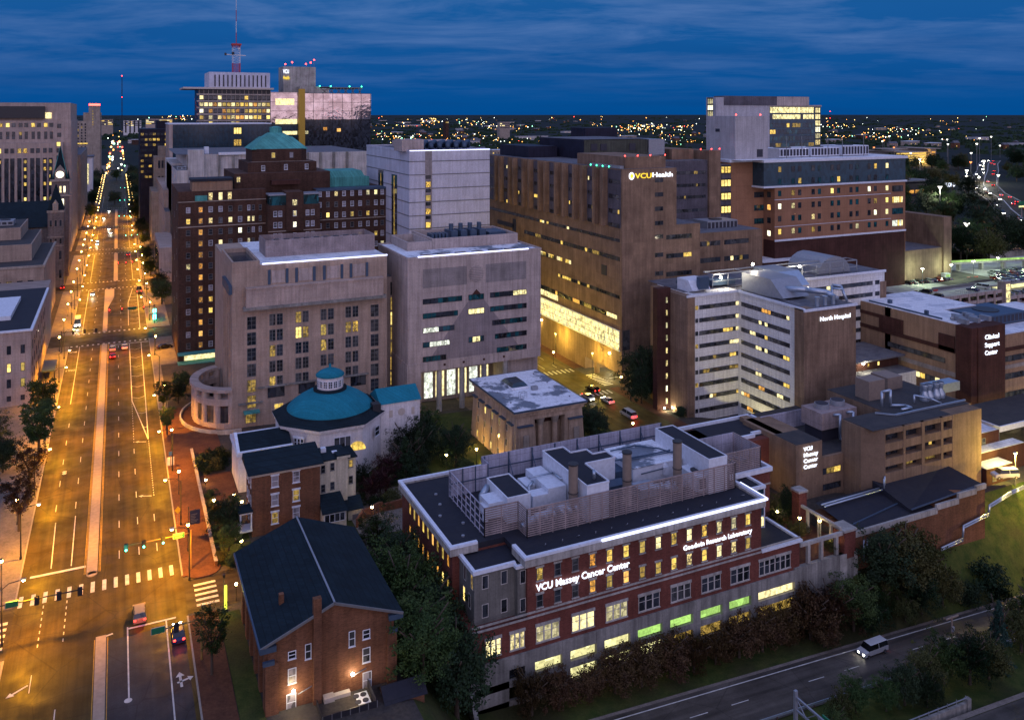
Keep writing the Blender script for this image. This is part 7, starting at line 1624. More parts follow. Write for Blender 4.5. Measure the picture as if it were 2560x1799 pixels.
def car(name_label, kind, col, x, y, z, rz, lights=True, group=None, small=False, glow=0):
    key = (kind, col, small, lights)
    cat = {'sedan':'car','suv':'car','van':'van','bus':'van'}[kind]
    if key not in CM:
        b, g_, wh, hl, tl = car_meshes(kind)
        if small:
            t_ = MB(); mats = [col,'car_glass','tyre','rim','headlight' if lights else 'rim','taillight' if lights else 'red_paint']
            for mb_, k in [(b,0),(g_,1)]+[(q,2) for q in wh]+[(q,4) for q in hl]+[(q,5) for q in tl]:
                o = len(t_.v); t_.v += mb_.v
                for f, m in zip(mb_.f, mb_.m): t_.f.append(tuple(i+o for i in f)); t_.m.append(k+(m if k==2 else 0)); t_.sm.append(False)
            CM[key] = t_.mesh('car', mats)
        else:
            t_ = thing('car','x',cat); PROTO.append(t_); b.build('body',col,t_); g_.build('windows','car_glass',t_)
            for q in wh: q.build('wheel',['tyre','rim'],t_)
            for q in hl: q.build('headlight','headlight' if lights else 'rim',t_)
            for q in tl: q.build('taillight','taillight' if lights else 'red_paint',t_)
            CM[key] = t_
    src = CM[key]
    if small:
        o = bpy.data.objects.new('parked_car' if not lights else 'car', src); C.objects.link(o); o.location = (x,y,z); o.rotation_euler = (0,0,rz); tag(o, name_label, cat, group); return o
    o = dup(src, (x,y,z), rz, name_label, group); o.name = 'van' if cat == 'van' else 'car'
    if glow:
        for k, (en, c_) in {1:(600,(1,.95,.8)),2:(60,(1,.05,.03))}.items():
            if (k == 1 and glow in (1,)) or (k == 2 and glow == 2): light(o, (0,(5.5 if k==1 else -3.4),.8), en, c_, .3)
    return o
RV = pi
car('silver pickup-like car in the middle of the near crossing, driving away','suv','car_tan',3.1,142.4,.03,0,glow=2)
car('dark blue car waiting behind the stop line next to the nearest tree','sedan','car_blue',8.2,134.6,.03,0,glow=2)
car('dark red car waiting second in the queue at the second crossing','sedan','car_red',-1.4,297.5,.03,0,glow=2); car('silver car waiting first in the queue at the second crossing','suv','car_silver',-1.4,306.6,.03,0,glow=2)
car('pale car with red tail lights stopped beside the queue at the second crossing','sedan','car_white',2.2,307.5,.03,0,glow=2)
car('white shuttle bus with bright headlights at the left kerb before the second crossing','bus','car_white',-13.2,348,.03,pi,glow=1)
car('white car with bright headlights driving towards the camera beyond the second crossing','sedan','car_silver',-9.6,403,.03,pi,glow=1)
car('orange-lit bus stopped at the right kerb near the third crossing','bus','car_tan',8.6,403,.03,0,glow=2); car('dark car driving away between the third and fourth crossings','sedan','car_black',5.4,507,.03,0,glow=2)
for i, (x, y) in enumerate(((-10.8,556),(-11.0,570),(-3.9,604),(-5.2,626),(-9,690),(-6,740))): car(f'car with glaring headlights coming down the avenue, {ordn[i]} beyond the fourth crossing','sedan','car_silver',x,y,.03,pi,glow=1)
car('dark car parked across the drive in front of the brick tower hotel','sedan','car_black',14.2,301.5,.15,-1.3,lights=False)
car('small car at the kerb beside the left library lawn','sedan','car_red',-22.0,423,.15,0)
car('white van with lit tail lights on the street right of the stone hall','van','car_white',123.3,189.5,-2.78,.0,glow=2); car('white hatchback with lit tail lights behind the white van','sedan','car_white',124.2,201.5,-2.78,.0,glow=2)
car('dark car waiting near the zebra crossing beside the stone hall','suv','car_black',125.2,211.5,-2.78,.1); car('silver car facing the camera on the street beside the stone hall','sedan','car_silver',120.6,206,-2.78,pi)
car('white van speeding along the highway below the laboratory','van','car_white',119.6,106.2,hwz(119.6)+.04,pi/2,glow=0); car('dark red car on the highway at the right edge','suv','car_red',151.5,103.0,hwz(151.5)+.04,pi/2)
car('dark car parked inside the upper parking level of the laboratory','sedan','car_black',106.5,119.8,-10.3,pi/2,lights=False)
car('white truck cab at the right edge above the grass bank','van','car_white',178,122,-2.6,1.2,lights=False)
# parking deck with its cars
Pk = thing('parking_garage','open concrete parking garage with lit levels, a glowing stair tower and cars on its roof','parking garage',(320,238,0))
b = MB(); b.box(282,327.6,224,250,5.4,6.0); b.box(290,420,233,275,5.35,5.98); b.box(327.6,420,224,252,2.2,2.9)
for k in range(1,6): b.box(282,327.6,224.2,250,5.4-k*3.0,5.9-k*3.0); b.box(327.6,420,224.2,250,2.2-k*3,2.8-k*3)
b.build('floor','concrete_light',Pk)
b = MB()
for k in range(0,6): b.box(281.9,327.6,223.9,224.2,5.4-k*3.0,6.7-k*3.0); b.box(327.6,420,223.7,224.0,2.2-k*3,3.6-k*3)
b.build('edge_beam','pale_precast',Pk)
b = MB()
for i in range(9): b.box(284+i*5.1,284.9+i*5.1,223.6,224.0,-14,6.6)
for i in range(14): b.box(334+i*6,335+i*6,223.4,223.8,-16,3.5)
b.build('column','tan_stone_light',Pk)
MB().box(283,420,236,236.3,-14,5.3).build('lit_back_wall','lit_garage',Pk)
MB().box(325.0,328.4,222.6,226,-14,10.0).build('stair_wall','screen_metal',Pk)
for k in range(7): MB().box(325.5,327.9,222.5,222.6,-12+k*3.05,-9.3+k*3.05).build('stair_window','lit_bright',Pk)
b = MB()
for i in range(26): b.tube([(301+i*1.1,227,6),(301+i*1.1,227,7.6)],.04)
b.tube([(301,227,7.6),(329,227,7.6)],.04); b.box(300,326,236.5,236.8,6,7.2); b.build('railing','frame_grey',Pk)
for x, y in ((306,246),(325,247),(342,249),(360,250)):
    l_ = thing('deck_lamp', f'tall twin floodlight mast on the parking roof, {["first","second","third","fourth"][[306,325,342,360].index(x)]} from the orange brick hospital', 'street lamp', (x,y,6), group='floodlight masts on the parking roof')
    MB().cyl(x,y,6,13,.12,6).build('pole','pole_grey',l_); MB().box(x-.7,x+.7,y-.3,y+.3,13,13.25).build('lamp_housing','metal_grey',l_); MB().box(x-.6,x+.6,y-.25,y+.25,12.85,13).build('lamp_glass','lamp_white',l_); light(l_,(0,0,6.6),5200,(.72,1,.62),.4)
for k in range(3): light(Pk,(-28+k*18,-6,-1-k*0),2600,(1,.85,.35),.5); light(Pk,(-28+k*18,-6,2.6),2200,(1,.9,.4),.5)
cols_ = ['car_white','car_black','car_grey','car_silver','car_blue','car_red']
GP = 'cars parked on the parking garage roof'
i = 0
def pk(x,y,z,rz,kind=None,col=None,grp=GP,lab=None):
    global i
    col = col or random.choice(cols_); kind = kind or random.choice(['sedan','suv','sedan'])
    names = {'car_white':'white','car_black':'black','car_grey':'grey','car_silver':'silver','car_blue':'dark blue','car_red':'dark red'}
    car(lab or f'{names[col]} {kind if kind!="suv" else "tall car"} parked on the garage roof', kind, col, x,y,z,rz, lights=False, group=grp, small=True); i += 1
for k, c_ in enumerate(('car_black','car_silver','car_black','car_black','car_silver','car_blue','car_red','car_grey','car_blue')): pk(302.5+k*2.75,250.4-.25*k,6.02,0,col=c_,lab=f'{c_[4:]} car parked against the brown brick block, {ordn[k]} from the left')
for k, (x, y, c_, kd) in enumerate(((290.1,226.5,'car_black','suv'),(285.2,226.8,'car_white','suv'),(288,234.5,'car_black','sedan'),(293.6,234.5,'car_black','suv'),(314.5,229.2,'car_blue','sedan'),(322.2,231,'car_white','van'),(281.8,227.3,'car_silver','sedan'))): pk(x,y,6.02,.2 if k>3 else 0.1,kd,c_,lab=f'{c_[4:]} {["car","car","car","car","car","van","car"][k]} parked loose on the front garage roof, {["by the fence left","beside it","behind them","further right","near the middle","by the stair","at the left end"][k]}')
for r, (y0, n_, x0) in enumerate(((240.5,8,345),(245,9,350),(236,9,341),(249.5,9,356))):
    for k in range(n_): pk(x0+k*2.9,y0,6.02,(-.1 if r%2 else pi),lab=f'parked car on the crowded right garage roof, {["near","second","third","far"][r]} row, {ordn[k]} from left')
for k in range(1,4):
    for q in range(11):
        if random.random() < .75: pk(286+q*3.7,227.5,5.92-3*k,0,lab=f'car inside the lit garage, {["upper","middle","lower"][k-1]} level, {ordn[q]} bay from the left',grp='cars parked inside the lit garage levels')
for k in range(0,4):
    for q in range(7):
        if random.random() < .6: pk(331+q*3.6,227.5,2.85-3*k,0,lab=f'car in the right garage bays, {["top","second","third","bottom"][k]} level, {ordn[q]} from the stair tower',grp='cars parked inside the lit garage levels')
Bh = thing('attendant_booth','small pale attendant booth on the parking roof','booth',(325,250,6)); MB().box(323.8,327.2,249,251,6,8.6).build('booth_wall','white_paint',Bh); MB().box(323.6,327.4,248.8,251.2,8.6,8.8).build('booth_roof','metal_grey',Bh); MB().quad((324.4,248.95,7),(326.8,248.95,7),(326.8,248.95,8.3),(324.4,248.95,8.3)).build('window','lit_green',Bh)
for k, (x, y) in enumerate(((334,246),(338,245.6),(298,234.2))): t_ = thing('barrier', f'red and white road barrier on the parking roof, {ordn[k]} of three', 'barrier', (x,y,6)); MB().box(x,x+2.4,y,y+.3,6.3,7).build('board','red_paint',t_); MB().box(x+.2,x+.4,y,y+.3,6,6.3).box(x+2,x+2.2,y,y+.3,6,6.3).build('leg','white_paint',t_)
# elevated road, footbridge
Ev = thing('elevated_highway','elevated concrete highway curving past the trees at the right edge, with a fence','bridge',(440,330,0))
b = MB()
for q in range(8):
    xa, xb = 420+q*20, 440+q*20; ya, yb = 322, 316
    b.add([(xa,300,1.2),(xb,298,1.2),(xb,352,1.2),(xa,354,1.2),(xa,300,2.4),(xb,298,2.4),(xb,352,2.4),(xa,354,2.4)],FB)
b.build('road_deck','asphalt_highway_cross',Ev); MB().box(420,590,297.5,298.2,0,3.3).box(420,590,353,354,1,3.6).build('parapet','concrete_light',Ev)
b = MB()
for q in range(60): b.tube([(421+q*2.8,353.5,3.5),(421+q*2.8,353.5,6.2)],.09)
b.bar((420,353.5,6.2),(590,353.5,6.2),.12); b.build('fence','frame_grey',Ev); MB().box(440,443,305,345,-8,1.2).box(480,483,305,345,-8,1.2).build('pier','concrete',Ev)
light(Ev,(10,-5,16),9000,(1,.5,.2),.5); light(Ev,(50,-5,16),9000,(1,.5,.2),.5)
Fb = thing('lit_footbridge','long footbridge with a lit pale green deck above the car park at the right edge','bridge',(360,262,5))
MB().add([(341,262,9.2),(420,246,9.2),(420,249.5,9.2),(341,265.5,9.2),(341,262,10.1),(420,246,10.1),(420,249.5,10.1),(341,265.5,10.1)],FB).build('deck','concrete_light',Fb)
MB().add([(341,261.9,10.1),(420,245.9,10.1),(420,245.9,11.0),(341,261.9,11.0)],[(0,1,2,3)]).build('lit_parapet','lit_green',Fb)
b = MB()
for q in range(6): x = 349+q*12; y = 262-(x-341)*.2025; b.box(x,x+1.2,y+.6,y+2.4,2,9.2); 
b.build('pier','concrete_light',Fb)
for q in range(3): light(Fb,(-10+q*18,0-q*3,7.5),1500,(.7,1,.55),.4)
# =====================  TREES =====================
def leafmat(name, c1, c2):
    m, t, b = newmat(name); g_ = T(t,'ShaderNodeNewGeometry'); oi = T(t,'ShaderNodeObjectInfo')
    f = rampn(t, noise(t, g_.outputs['Position'], .6, 3), .35, 0, .65, 1)
    c = mixn(t, f, c1, c2); r = rampn(t, g_.outputs['Random Per Island'], 0, .7, 1, 1.3)
    hs = T(t,'ShaderNodeHueSaturation'); t.links.new(mixn(t, 1.0, c, r, 'MULTIPLY'), hs.inputs['Color']); mr = T(t,'ShaderNodeMapRange'); mr.inputs[3].default_value = .475; mr.inputs[4].default_value = .52; t.links.new(oi.outputs['Random'], mr.inputs[0]); t.links.new(mr.outputs[0], hs.inputs['Hue'])
    t.links.new(hs.outputs[0], b.inputs['Base Color']); b.inputs['Roughness'].default_value = .7; b.inputs['Specular IOR Level'].default_value = .25
leafmat('leaf_green', (.020,.045,.010), (.050,.085,.020)); leafmat('leaf_dark', (.010,.024,.010), (.022,.045,.015)); leafmat('leaf_purple', (.045,.014,.020), (.085,.030,.035)); leafmat('leaf_brown', (.045,.022,.010), (.085,.050,.018)); leafmat('leaf_olive', (.035,.042,.010), (.075,.075,.02)); leafmat('needle', (.010,.035,.024), (.02,.055,.04))
def crown_mesh(key, kind, n, rx, rz_, leaf, mat, seed):
    rnd = random.Random(seed); b = MB(); cl_ = []
    if kind == 'cone':
        for k in range(int(n/45)):
            h = rnd.random()**.8; a = rnd.random()*2*pi; r = rx*(1-h)*(.45+.6*rnd.random()); cl_.append((r*cos(a), r*sin(a), rz_*2*h-rz_-r*.25, .35+.6*(1-h)))
    elif kind == 'vase':
        for k in range(int(n/45)):
            a = rnd.random()*2*pi; h = rnd.random(); rr = rx*(.25+.75*h**.6)*sqrt(rnd.random()); cl_.append((rr*cos(a), rr*sin(a), rz_*(2*h-1)*(1-.15*rr/rx)+(.25*rz_), .7))
    else:
        for k in range(int(n/45)):
            while True:
                p = Vector((rnd.uniform(-1,1),rnd.uniform(-1,1),rnd.uniform(-1,1)))
                if .35 < p.length < 1: break
            w = 1+.28*sin(3.1*p.x*2+seed)+.22*sin(4.3*p.y*2+seed*2)+.15*sin(5*p.z+seed)
            p = p*w*.86; cl_.append((p.x*rx, p.y*rx, p.z*rz_, .95))
    for (cx_, cy_, cz_, s_) in cl_:
        cr_ = leaf*3.2*s_*rnd.uniform(.7,1.3)
        for q in range(45):
            d = Vector((rnd.gauss(0,1),rnd.gauss(0,1),rnd.gauss(0,.75)))*cr_*.55
            c_ = Vector((cx_,cy_,cz_))+d; u = Vector((rnd.gauss(0,1),rnd.gauss(0,1),rnd.gauss(0,1))).normalized(); v = u.orthogonal().normalized(); w2 = leaf*rnd.uniform(.5,1.1)
            o = len(b.v); b.v += [tuple(c_-u*w2), tuple(c_+v*w2*.5), tuple(c_+u*w2), tuple(c_-v*w2*.5)]; b.f.append((o,o+1,o+2,o+3)); b.m.append(0); b.sm.append(False)
    return b.mesh('crown', [mat])
def trunk_mesh(h, r, spread, seed, low=.35):
    rnd = random.Random(seed); b = MB(); b.cyl(0,0,-.6,h*.55,r,8,r2=r*.6)
    for k in range(7):
        a = 2*pi*k/7+rnd.random(); z0 = h*(low+.04*k); L_ = spread*rnd.uniform(.5,.9); p1 = (L_*.45*cos(a),L_*.45*sin(a),z0+h*.22); b.tube([(0,0,z0),p1,(L_*cos(a),L_*sin(a),z0+h*.42)], r*.28, 5)
    return b.mesh('trunk', ['bark'])
TK = {}
def tree_proto(kind, H, R, leaf, mat, seed, n=6300, trunk=True, stem=.30):
    rz_ = H*(1-stem)/2
    t_ = thing('tree','x','tree'); 
    o = bpy.data.objects.new('crown', crown_mesh(kind+mat, kind, n, R, rz_, leaf, mat, seed)); C.objects.link(o); o.parent = t_; o.location = (0,0,H-rz_)
    if trunk: o2 = bpy.data.objects.new('trunk', trunk_mesh(H, R*.055+.08, R, seed)); C.objects.link(o2); o2.parent = t_
    return t_
P_ = {
 'street': [tree_proto('vase',7,2.4,.17,'leaf_green',3,5400), tree_proto('vase',6.2,2.3,.17,'leaf_brown',5,4500)],
 'round': [tree_proto('ball',10,4.6,.24,'leaf_green',11,8100,stem=.2), tree_proto('ball',9,4.4,.24,'leaf_olive',17,7200,stem=.2), tree_proto('ball',11,5,.26,'leaf_dark',23,9000,stem=.15)],
 'purple': [tree_proto('ball',7.5,3.6,.2,'leaf_purple',31,6300,stem=.2)],
 'brown': [tree_proto('ball',6,3.2,.19,'leaf_brown',37,6300,stem=.12), tree_proto('ball',6.2,3.3,.19,'leaf_brown',41,6300,stem=.12)],
 'cone': [tree_proto('cone',10,3.6,.2,'leaf_dark',43,8100,stem=.08)],
 'pine': [tree_proto('cone',12,3.0,.18,'needle',47,7200,stem=.05)],
 'bush': [tree_proto('ball',2.4,1.8,.14,'leaf_dark',53,2700,trunk=False,stem=0), tree_proto('ball',2.4,1.9,.14,'leaf_olive',59,2700,trunk=False,stem=0)],
}
def plant(kind, i, x, y, s=1.0, label='', z=None, sz=None, group=None, name=None, cat=None, rz=None):
    z = terr(x,y) if z is None else z
    o = dup(P_[kind][i], (x,y,z-.1), random.random()*6.28 if rz is None else rz, label, group, scale=(s,s,sz or s))
    o.name = name or ({'bush':'shrub','pine':'pine_tree','cone':'conifer_tree'}.get(kind) or 'deciduous_tree'); o['category'] = cat or ('shrub' if kind=='bush' else 'tree'); return o
# near street trees
plant('street',0,11.9,123.4,1.15,'green street tree growing in the brick pavement beside the church, nearest the camera',.1,sz=1.25)
plant('street',0,10.9,237.5,1.05,'street tree on the right kerb nearest the tan stone office',.1); plant('street',0,10.95,219.9,.9,'small street tree on the right pavement beside the curved planter',.1)
plant('street',0,-15.9,215.4,1.75,'bushy street tree on the left kerb, second from the near crossing',.1); plant('street',1,-16.2,196.8,1.5,'broad autumn street tree on the left kerb with a lamp in front',.1); plant('street',1,-16.6,181,1.5,'dark autumn street tree on the left kerb nearest the crossing',.1); plant('street',0,-17,238,1.6,'street tree on the left kerb below the white avenue building',.1)
plant('round',2,-22.5,212,.75,'dark tree behind the left kerb trees'); plant('round',2,-25,192,.8,'large dark tree at the left edge of the photo'); plant('round',0,-29,178,.7,'green tree at the left edge near the pedestrian'); plant('round',2,-21.5,133,.62,'dark tree cut by the left edge near the near crossing'); plant('round',2,-20.6,116,.55,'tree cut by the left edge at the bottom of the photo'); plant('round',0,-26,228,.8,'broad dark green tree in front of the white avenue building'); plant('round',0,-31,238,.9,'rounded dark tree at the left edge below the white avenue building')
plant('round',2,14.8,243,.55,'dark tree between the pavement and the curved arcade'); plant('round',0,16.2,252,.6,'second dark tree beside the curved arcade')
# trees right of the avenue beyond
for k,(x,y,s) in enumerate(((16.5,372,1.0),(15.5,388,.85),(14.5,440,.7),(14,452,.6),(13.6,465,.6),(13.6,478,.65),(14,492,.7),(14.5,505,.6),(17,400,.8),(14.5,545,.7),(14.5,585,.9),(14,608,.85),(13,666,1.2),(14,690,1.3),(13,715,1.2),(14,742,1.3),(13,790,1.3),(15,830,1.3),(14,860,1.2),(15,905,1.5),(14,945,1.5),(15,985,1.5),(16,1035,1.6),(16,1090,1.6))):
    plant('round',k%3,x,y,s,f'dark tree on the right side of the avenue, {ordn[k]} beyond the second crossing',.1,group='trees along the far avenue')
for k,(x,y,s) in enumerate(((-18,700,.9),(-18,725,1.0),(-19,790,1.1),(-20,815,1.1),(-19,850,1.1),(-20,905,1.3),(-21,945,1.4),(-20,985,1.4),(-21,1035,1.5),(-20,1090,1.5),(-2,795,1.25),(-2,830,.8),(-1,1080,1.3))):
    plant('round',k%3,x,y,s,f'dark tree on the left of the far avenue, {ordn[k]} beyond the clock tower',.1,group='trees along the far avenue')
# church garden and campus
plant('round',2,18.2,161.5,.62,'dark leafy tree in the garden left of the brick town house',0,sz=.66); plant('round',0,18.0,157,.5,'spreading green tree between the town house steps and the street',0); plant('round',2,17.6,166.5,.52,'dark tree beside the town house front wall',0)
for k,(x,y,s) in enumerate(((17.2,197,1.3),(18.4,197.5,1.3),(19.8,198,1.35),(21.5,198,1.3),(17.6,193.5,1.1),(19,194,1.2),(20.6,194.4,1.2))): plant('bush',k%2,x,y,s,f'clipped dark hedge shrub in front of the domed church, {ordn[k]} from the pavement',.1,group='hedge in front of the domed church')
for k,(x,y,s) in enumerate(((17,180.3,.8),(17.2,171.4,.8),(21.0,176,.8),(16.9,176.9,.6),(18.2,151.8,1.0),(16.4,140.8+13,.8),(20.5,153,1.1))): plant('bush',k%2,x,y,s,f'{ordn[k]} small garden shrub between the street wall and the white church',.1,group='garden shrubs of the white church')
plant('purple',0,51.6,172.5,.95,'purple-leaved tree in front of the stair annexe of the domed church'); plant('purple',0,46.5,166,.75,'smaller purple-leaved tree behind the cream house'); plant('purple',0,49.0,168,.8,'purple-brown tree between the cream house and the big dark tree')
plant('cone',0,56.5,174.5,1.15,'large dark conical tree left of the Egyptian style hall',sz=.95); plant('cone',0,60,176,1.0,'dark evergreen beside the large conical tree'); plant('cone',0,66.3,188,.95,'tall conical tree beside the courtyard steps'); plant('cone',0,69.5,178,.95,'tall evergreen by the side wall of the Egyptian style hall'); plant('round',2,72.5,186,.55,'dark tree close to the hall side wall'); plant('cone',0,66.5,203,.75,'dark tree between the teal-roofed annexe and the columns'); plant('round',2,58.5,180,.95,'big rounded dark tree behind the conical evergreen near the annexe'); plant('round',2,63.5,182.5,.9,'broad dark tree in the middle of the campus lawn'); plant('round',0,67.5,193,.85,'dark tree by the courtyard steps below the round columns'); plant('round',2,62,197,.8,'dark tree between the annexe and the columns'); plant('round',2,70.6,180.5,.75,'dense dark tree leaning on the side of the stone hall'); plant('round',0,69.8,172,.4,'small green tree lit by a garden lamp'); plant('round',2,45.8,171,.6,'dark tree behind the cream house')
plant('bush',0,47.2,163.5,1.1,'clipped shrub above the campus brick wall'); plant('bush',1,50,164.5,1.3,'rounded shrub above the campus brick wall near the laboratory'); plant('cone',0,44.6,166.2,.42,'slim upright evergreen by the campus wall')
plant('round',2,105.5,178,.85,'dark tree right of the Egyptian style hall'); plant('round',1,109.5,184,.7,'olive green tree at the street corner right of the stone hall'); plant('cone',0,111.5,206,.55,'small conical tree beside the zebra crossing'); plant('cone',0,113,197,.5,'small dark tree at the kerb behind the stone hall')
plant('round',2,136,200,1.35,'tall dark street tree in front of the maroon stair tower'); plant('round',2,132.5,197,.8,'dark tree on the brick pavement beside the parked white cars',sz=.9); plant('round',2,139,204,1.1,'tall tree behind the first against the tan hospital wall')
plant('bush',0,136.5,184.5,1.2,'green shrub at the foot of the white-banded hospital')
# big trees between church and laboratory
for k,(x,y,s,sz) in enumerate(((39.5,118,1.25,1.1),(43.5,124,1.35,1.15),(40.5,131.5,1.1,1.1),(43.8,139,1.0,.95),(38.8,111.8,1.05,1.1),(44.6,113.8,1.2,1.15),(42.2,146.5,.8,.85),(45.3,131,1.1,1.1),(40,124.8,1.15,1.2))):
    plant('round',2 if k%2 else 0,x,y,s,f'{["great","broad","tall","dense","low","spreading","slim","shadowed","bushy"][k]} dark tree between the brick church and the laboratory',sz=sz,group='trees between the church and the laboratory')
# bushes in front of the laboratory
for k,(x,y,s) in enumerate(((56.8,113.8,1.05),(61.2,113.4,.95),(66.5,113.6,.85),(71.5,113.8,1.1),(76.4,113.5,1.15),(82,113.6,1.15),(86.6,113.4,1.05),(91.5,113.8,.95),(96.5,113.8,1.1),(101.6,113.8,1.15),(106.2,114.2,1.1))):
    plant('brown',k%2,x,y,s,f'reddish-brown bushy tree below the laboratory parking level, {ordn[k]} from the left',group='row of brown trees below the laboratory')
for k,(x,y,s) in enumerate(((112.5,113.5,1.45),(116.5,112.8,1.5),(113,110.9,.9))): plant('brown',k%2,x,y,s,f'{["tall","wide","low"][k]} brown-leaved tree right of the laboratory at the foot of the concrete wall')
for k,(x,y,i_,s) in enumerate(((122,112.6,0,.95),(127.5,112.3,0,.75),(131.5,114,2,1.15),(136,113.5,1,1.35),(140.5,113.2,1,1.2),(137.5,110.8,2,.8),(124.5,110.9,2,.6),(144,111.3,1,.85),(133,110.6,1,.6))): plant('round',i_,x,y,s,f'tree on the grass bank below the low brick wing, {ordn[k]} from the left',group='trees on the highway bank')
for k,(x,y,s) in enumerate(((150.6,110.8,1.9),(157.2,111.8,2.3),(158.5,109.8,1.6),(172,110,2.0))): plant('bush',0,x,y,s,f'{["small round","large spreading","low ragged","half hidden"][k]} dark shrub on the open grass bank')
# median of the highway
for k,(x,y,i_,s) in enumerate(((100.5,95.2,1,.52),(104.5,96,0,.55),(109.5,94.6,0,.5),(113.5,94.5,2,.6),(120,95.8,1,.75),(124.5,96,0,.75),(128.5,94.2,2,.8),(133,94,1,.78),(146,97,1,.9),(151,97.2,0,1.0),(97,93,0,.45),(116.5,92.8,2,.5),(156,98.2,1,.9))):
    plant('round',i_,x,y,s,f'low autumn tree between the two highway carriageways, {ordn[k]} from the left',z=hwz(x)-.2,group='trees in the highway median')
plant('pine',0,137.8,95.6,.95,'blue-green pine with a pointed top between the highway carriageways',z=hwz(137)-.1)
# pergola garden
plant('round',1,118.6,131.5,.62,'tall lit green tree inside the pergola garden',z=-4.7); plant('round',0,117.8,127.8,.5,'lower green tree at the front of the pergola garden',z=-4.7); plant('round',2,124.5,131.8,.55,'dark tree against the clinic wall in the pergola garden',z=-4.7)
plant('bush',1,121.5,125.8,1.1,'round planted bed of shrubs in the pergola garden',z=-4.7); plant('bush',1,122.8,118.6,.9,'lit shrub below the pergola beam',z=-4.8)
# right side far trees
R_ = random.Random(5)
k = 0
lab_far = 'dark leafy tree in the wooded slope beside the interstate at the right'
for q in range(230):
    d = R_.uniform(430, 1400); u = R_.uniform(1900, 2640); x = d*.4252+(u-1280)/2100*d*.9051; y = d*.9051-(u-1280)/2100*d*.4252
    # keep the interstate corridor clear
    hx = [(1314,924),(1218,862),(1070,758),(962,685),(857,612),(776,547),(719,494),(655,443),(600,396),(540,345),(490,300)]
    if min(sqrt((x-a)**2+(y-c_)**2) for a, c_ in [(hx[i][0]+(hx[i+1][0]-hx[i][0])*t_/5, hx[i][1]+(hx[i+1][1]-hx[i][1])*t_/5) for i in range(len(hx)-1) for t_ in range(6)]) < 26: continue
    if u < 2180 and d < 900: continue
    o = plant('round',R_.choice((0,1,2,2)),x,y,R_.uniform(1.2,2.1),lab_far,z=0,group='trees beside the interstate')
plant('round',2,337,276,1.6,'big dark tree at the corner of the brown brick block',z=3); plant('round',0,333,266,.8,'green shrubby tree under the lit footbridge',z=4)
for lst in P_.values():
    for t_ in lst: hide_proto(t_)
for t_ in PROTO: hide_proto(t_)
# interstate
b = MB(); mkk = MB()
def ribbon(b, pts, w0, w1, z):
    for i in range(len(pts)-1):
        p, q = Vector(pts[i]), Vector(pts[i+1]); d = (q-p).normalized(); n_ = Vector((-d.y,d.x)); a0 = p+n_*w0; a1 = q+n_*w0; b0 = p+n_*w1; b1 = q+n_*w1
        b.quad((a0.x,a0.y,z),(b0.x,b0.y,z),(b1.x,b1.y,z),(a1.x,a1.y,z))
HX = [(1314,924),(1218,862),(1070,758),(962,685),(857,612),(776,547),(719,494),(655,443),(600,396),(540,345),(490,300)]
sm_ = []
for i in range(len(HX)-1):
    for t_ in range(6): sm_.append((HX[i][0]+(HX[i+1][0]-HX[i][0])*t_/6, HX[i][1]+(HX[i+1][1]-HX[i][1])*t_/6))
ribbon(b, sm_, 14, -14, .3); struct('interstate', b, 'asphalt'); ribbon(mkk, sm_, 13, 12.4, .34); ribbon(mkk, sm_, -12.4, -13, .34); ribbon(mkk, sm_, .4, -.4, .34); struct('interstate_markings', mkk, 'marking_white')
for q in range(34):
    i = min(len(sm_)-2, 1+int(q*1.45)); p, r = Vector(sm_[i]), Vector(sm_[i+1]); d = (r-p).normalized(); n_ = Vector((-d.y,d.x)); off = R_.choice((-10,-6,-3,4,8)); s_ = R_.random()
    c_ = p+(r-p)*s_+n_*off; rz_ = atan2(d.y,d.x)-pi/2
    car('small distant car with red and white lights in the interstate traffic','sedan',R_.choice(cols_),c_.x,c_.y,.35,rz_ if off<0 else rz_+pi,lights=True,group='traffic on the interstate',small=True).scale = (1.6,1.6,1.5)
# tall highway masts
HM = MB(); HM.cyl(0,0,0,30,.35,6); hm_me = None
def hmast(x, y, h, matl='lamp_white', lab='tall highway lighting mast with a pale head beside the interstate', e=0, g_='highway lighting masts'):
    b = MB(); b.cyl(0,0,0,h,.32,6,0); b.add([(-1.1,-1.1,h+1.3),(1.1,-1.1,h+1.3),(1.1,1.1,h+1.3),(-1.1,1.1,h+1.3),(-.2,-.2,h-.8),(.2,-.2,h-.8),(.2,.2,h-.8),(-.2,.2,h-.8)],[(0,1,5,4),(1,2,6,5),(2,3,7,6),(3,0,4,7)],1); b.box(-1.2,1.2,-1.2,1.2,h+1.3,h+1.6,0)
    o = bpy.data.objects.new('light_mast', b.mesh('light_mast',['pole_grey',matl])); C.objects.link(o); o.location = (x,y,-3); tag(o, lab, 'light mast', g_)
    if e: light(o,(0,0,h-2),e,(1,.95,.7),1.0)
    return o
def wp(u, d, z=0): return (d*.4252+(u-1280)/2100*d*.9051, d*.9051-(u-1280)/2100*d*.4252)
emis('mast_head', (1.0,.97,.82), 5, sample=False); emis('mast_orange', (1,.25,.06), 4, sample=False)
for u, v, d in ((2277,384,1230),(2370,362,1300),(2368,350,1500),(2449,347,1300),(2442,361,1100),(2478,343,1420),(2500,365,1500),(2428,384,1180),(2460,404,960),(2223,342,1500),(2206,354,1500)):
    x, y = wp(u,d); hmast(x,y,78-(v-284)*d/2100+3,'mast_head')
for u, v, d in ((2417,443,820),(2496,440,840),(2417+0,563,460)):
    x, y = wp(u,d); hmast(x,y,78-(v-284)*d/2100+3,'mast_head',e=0)
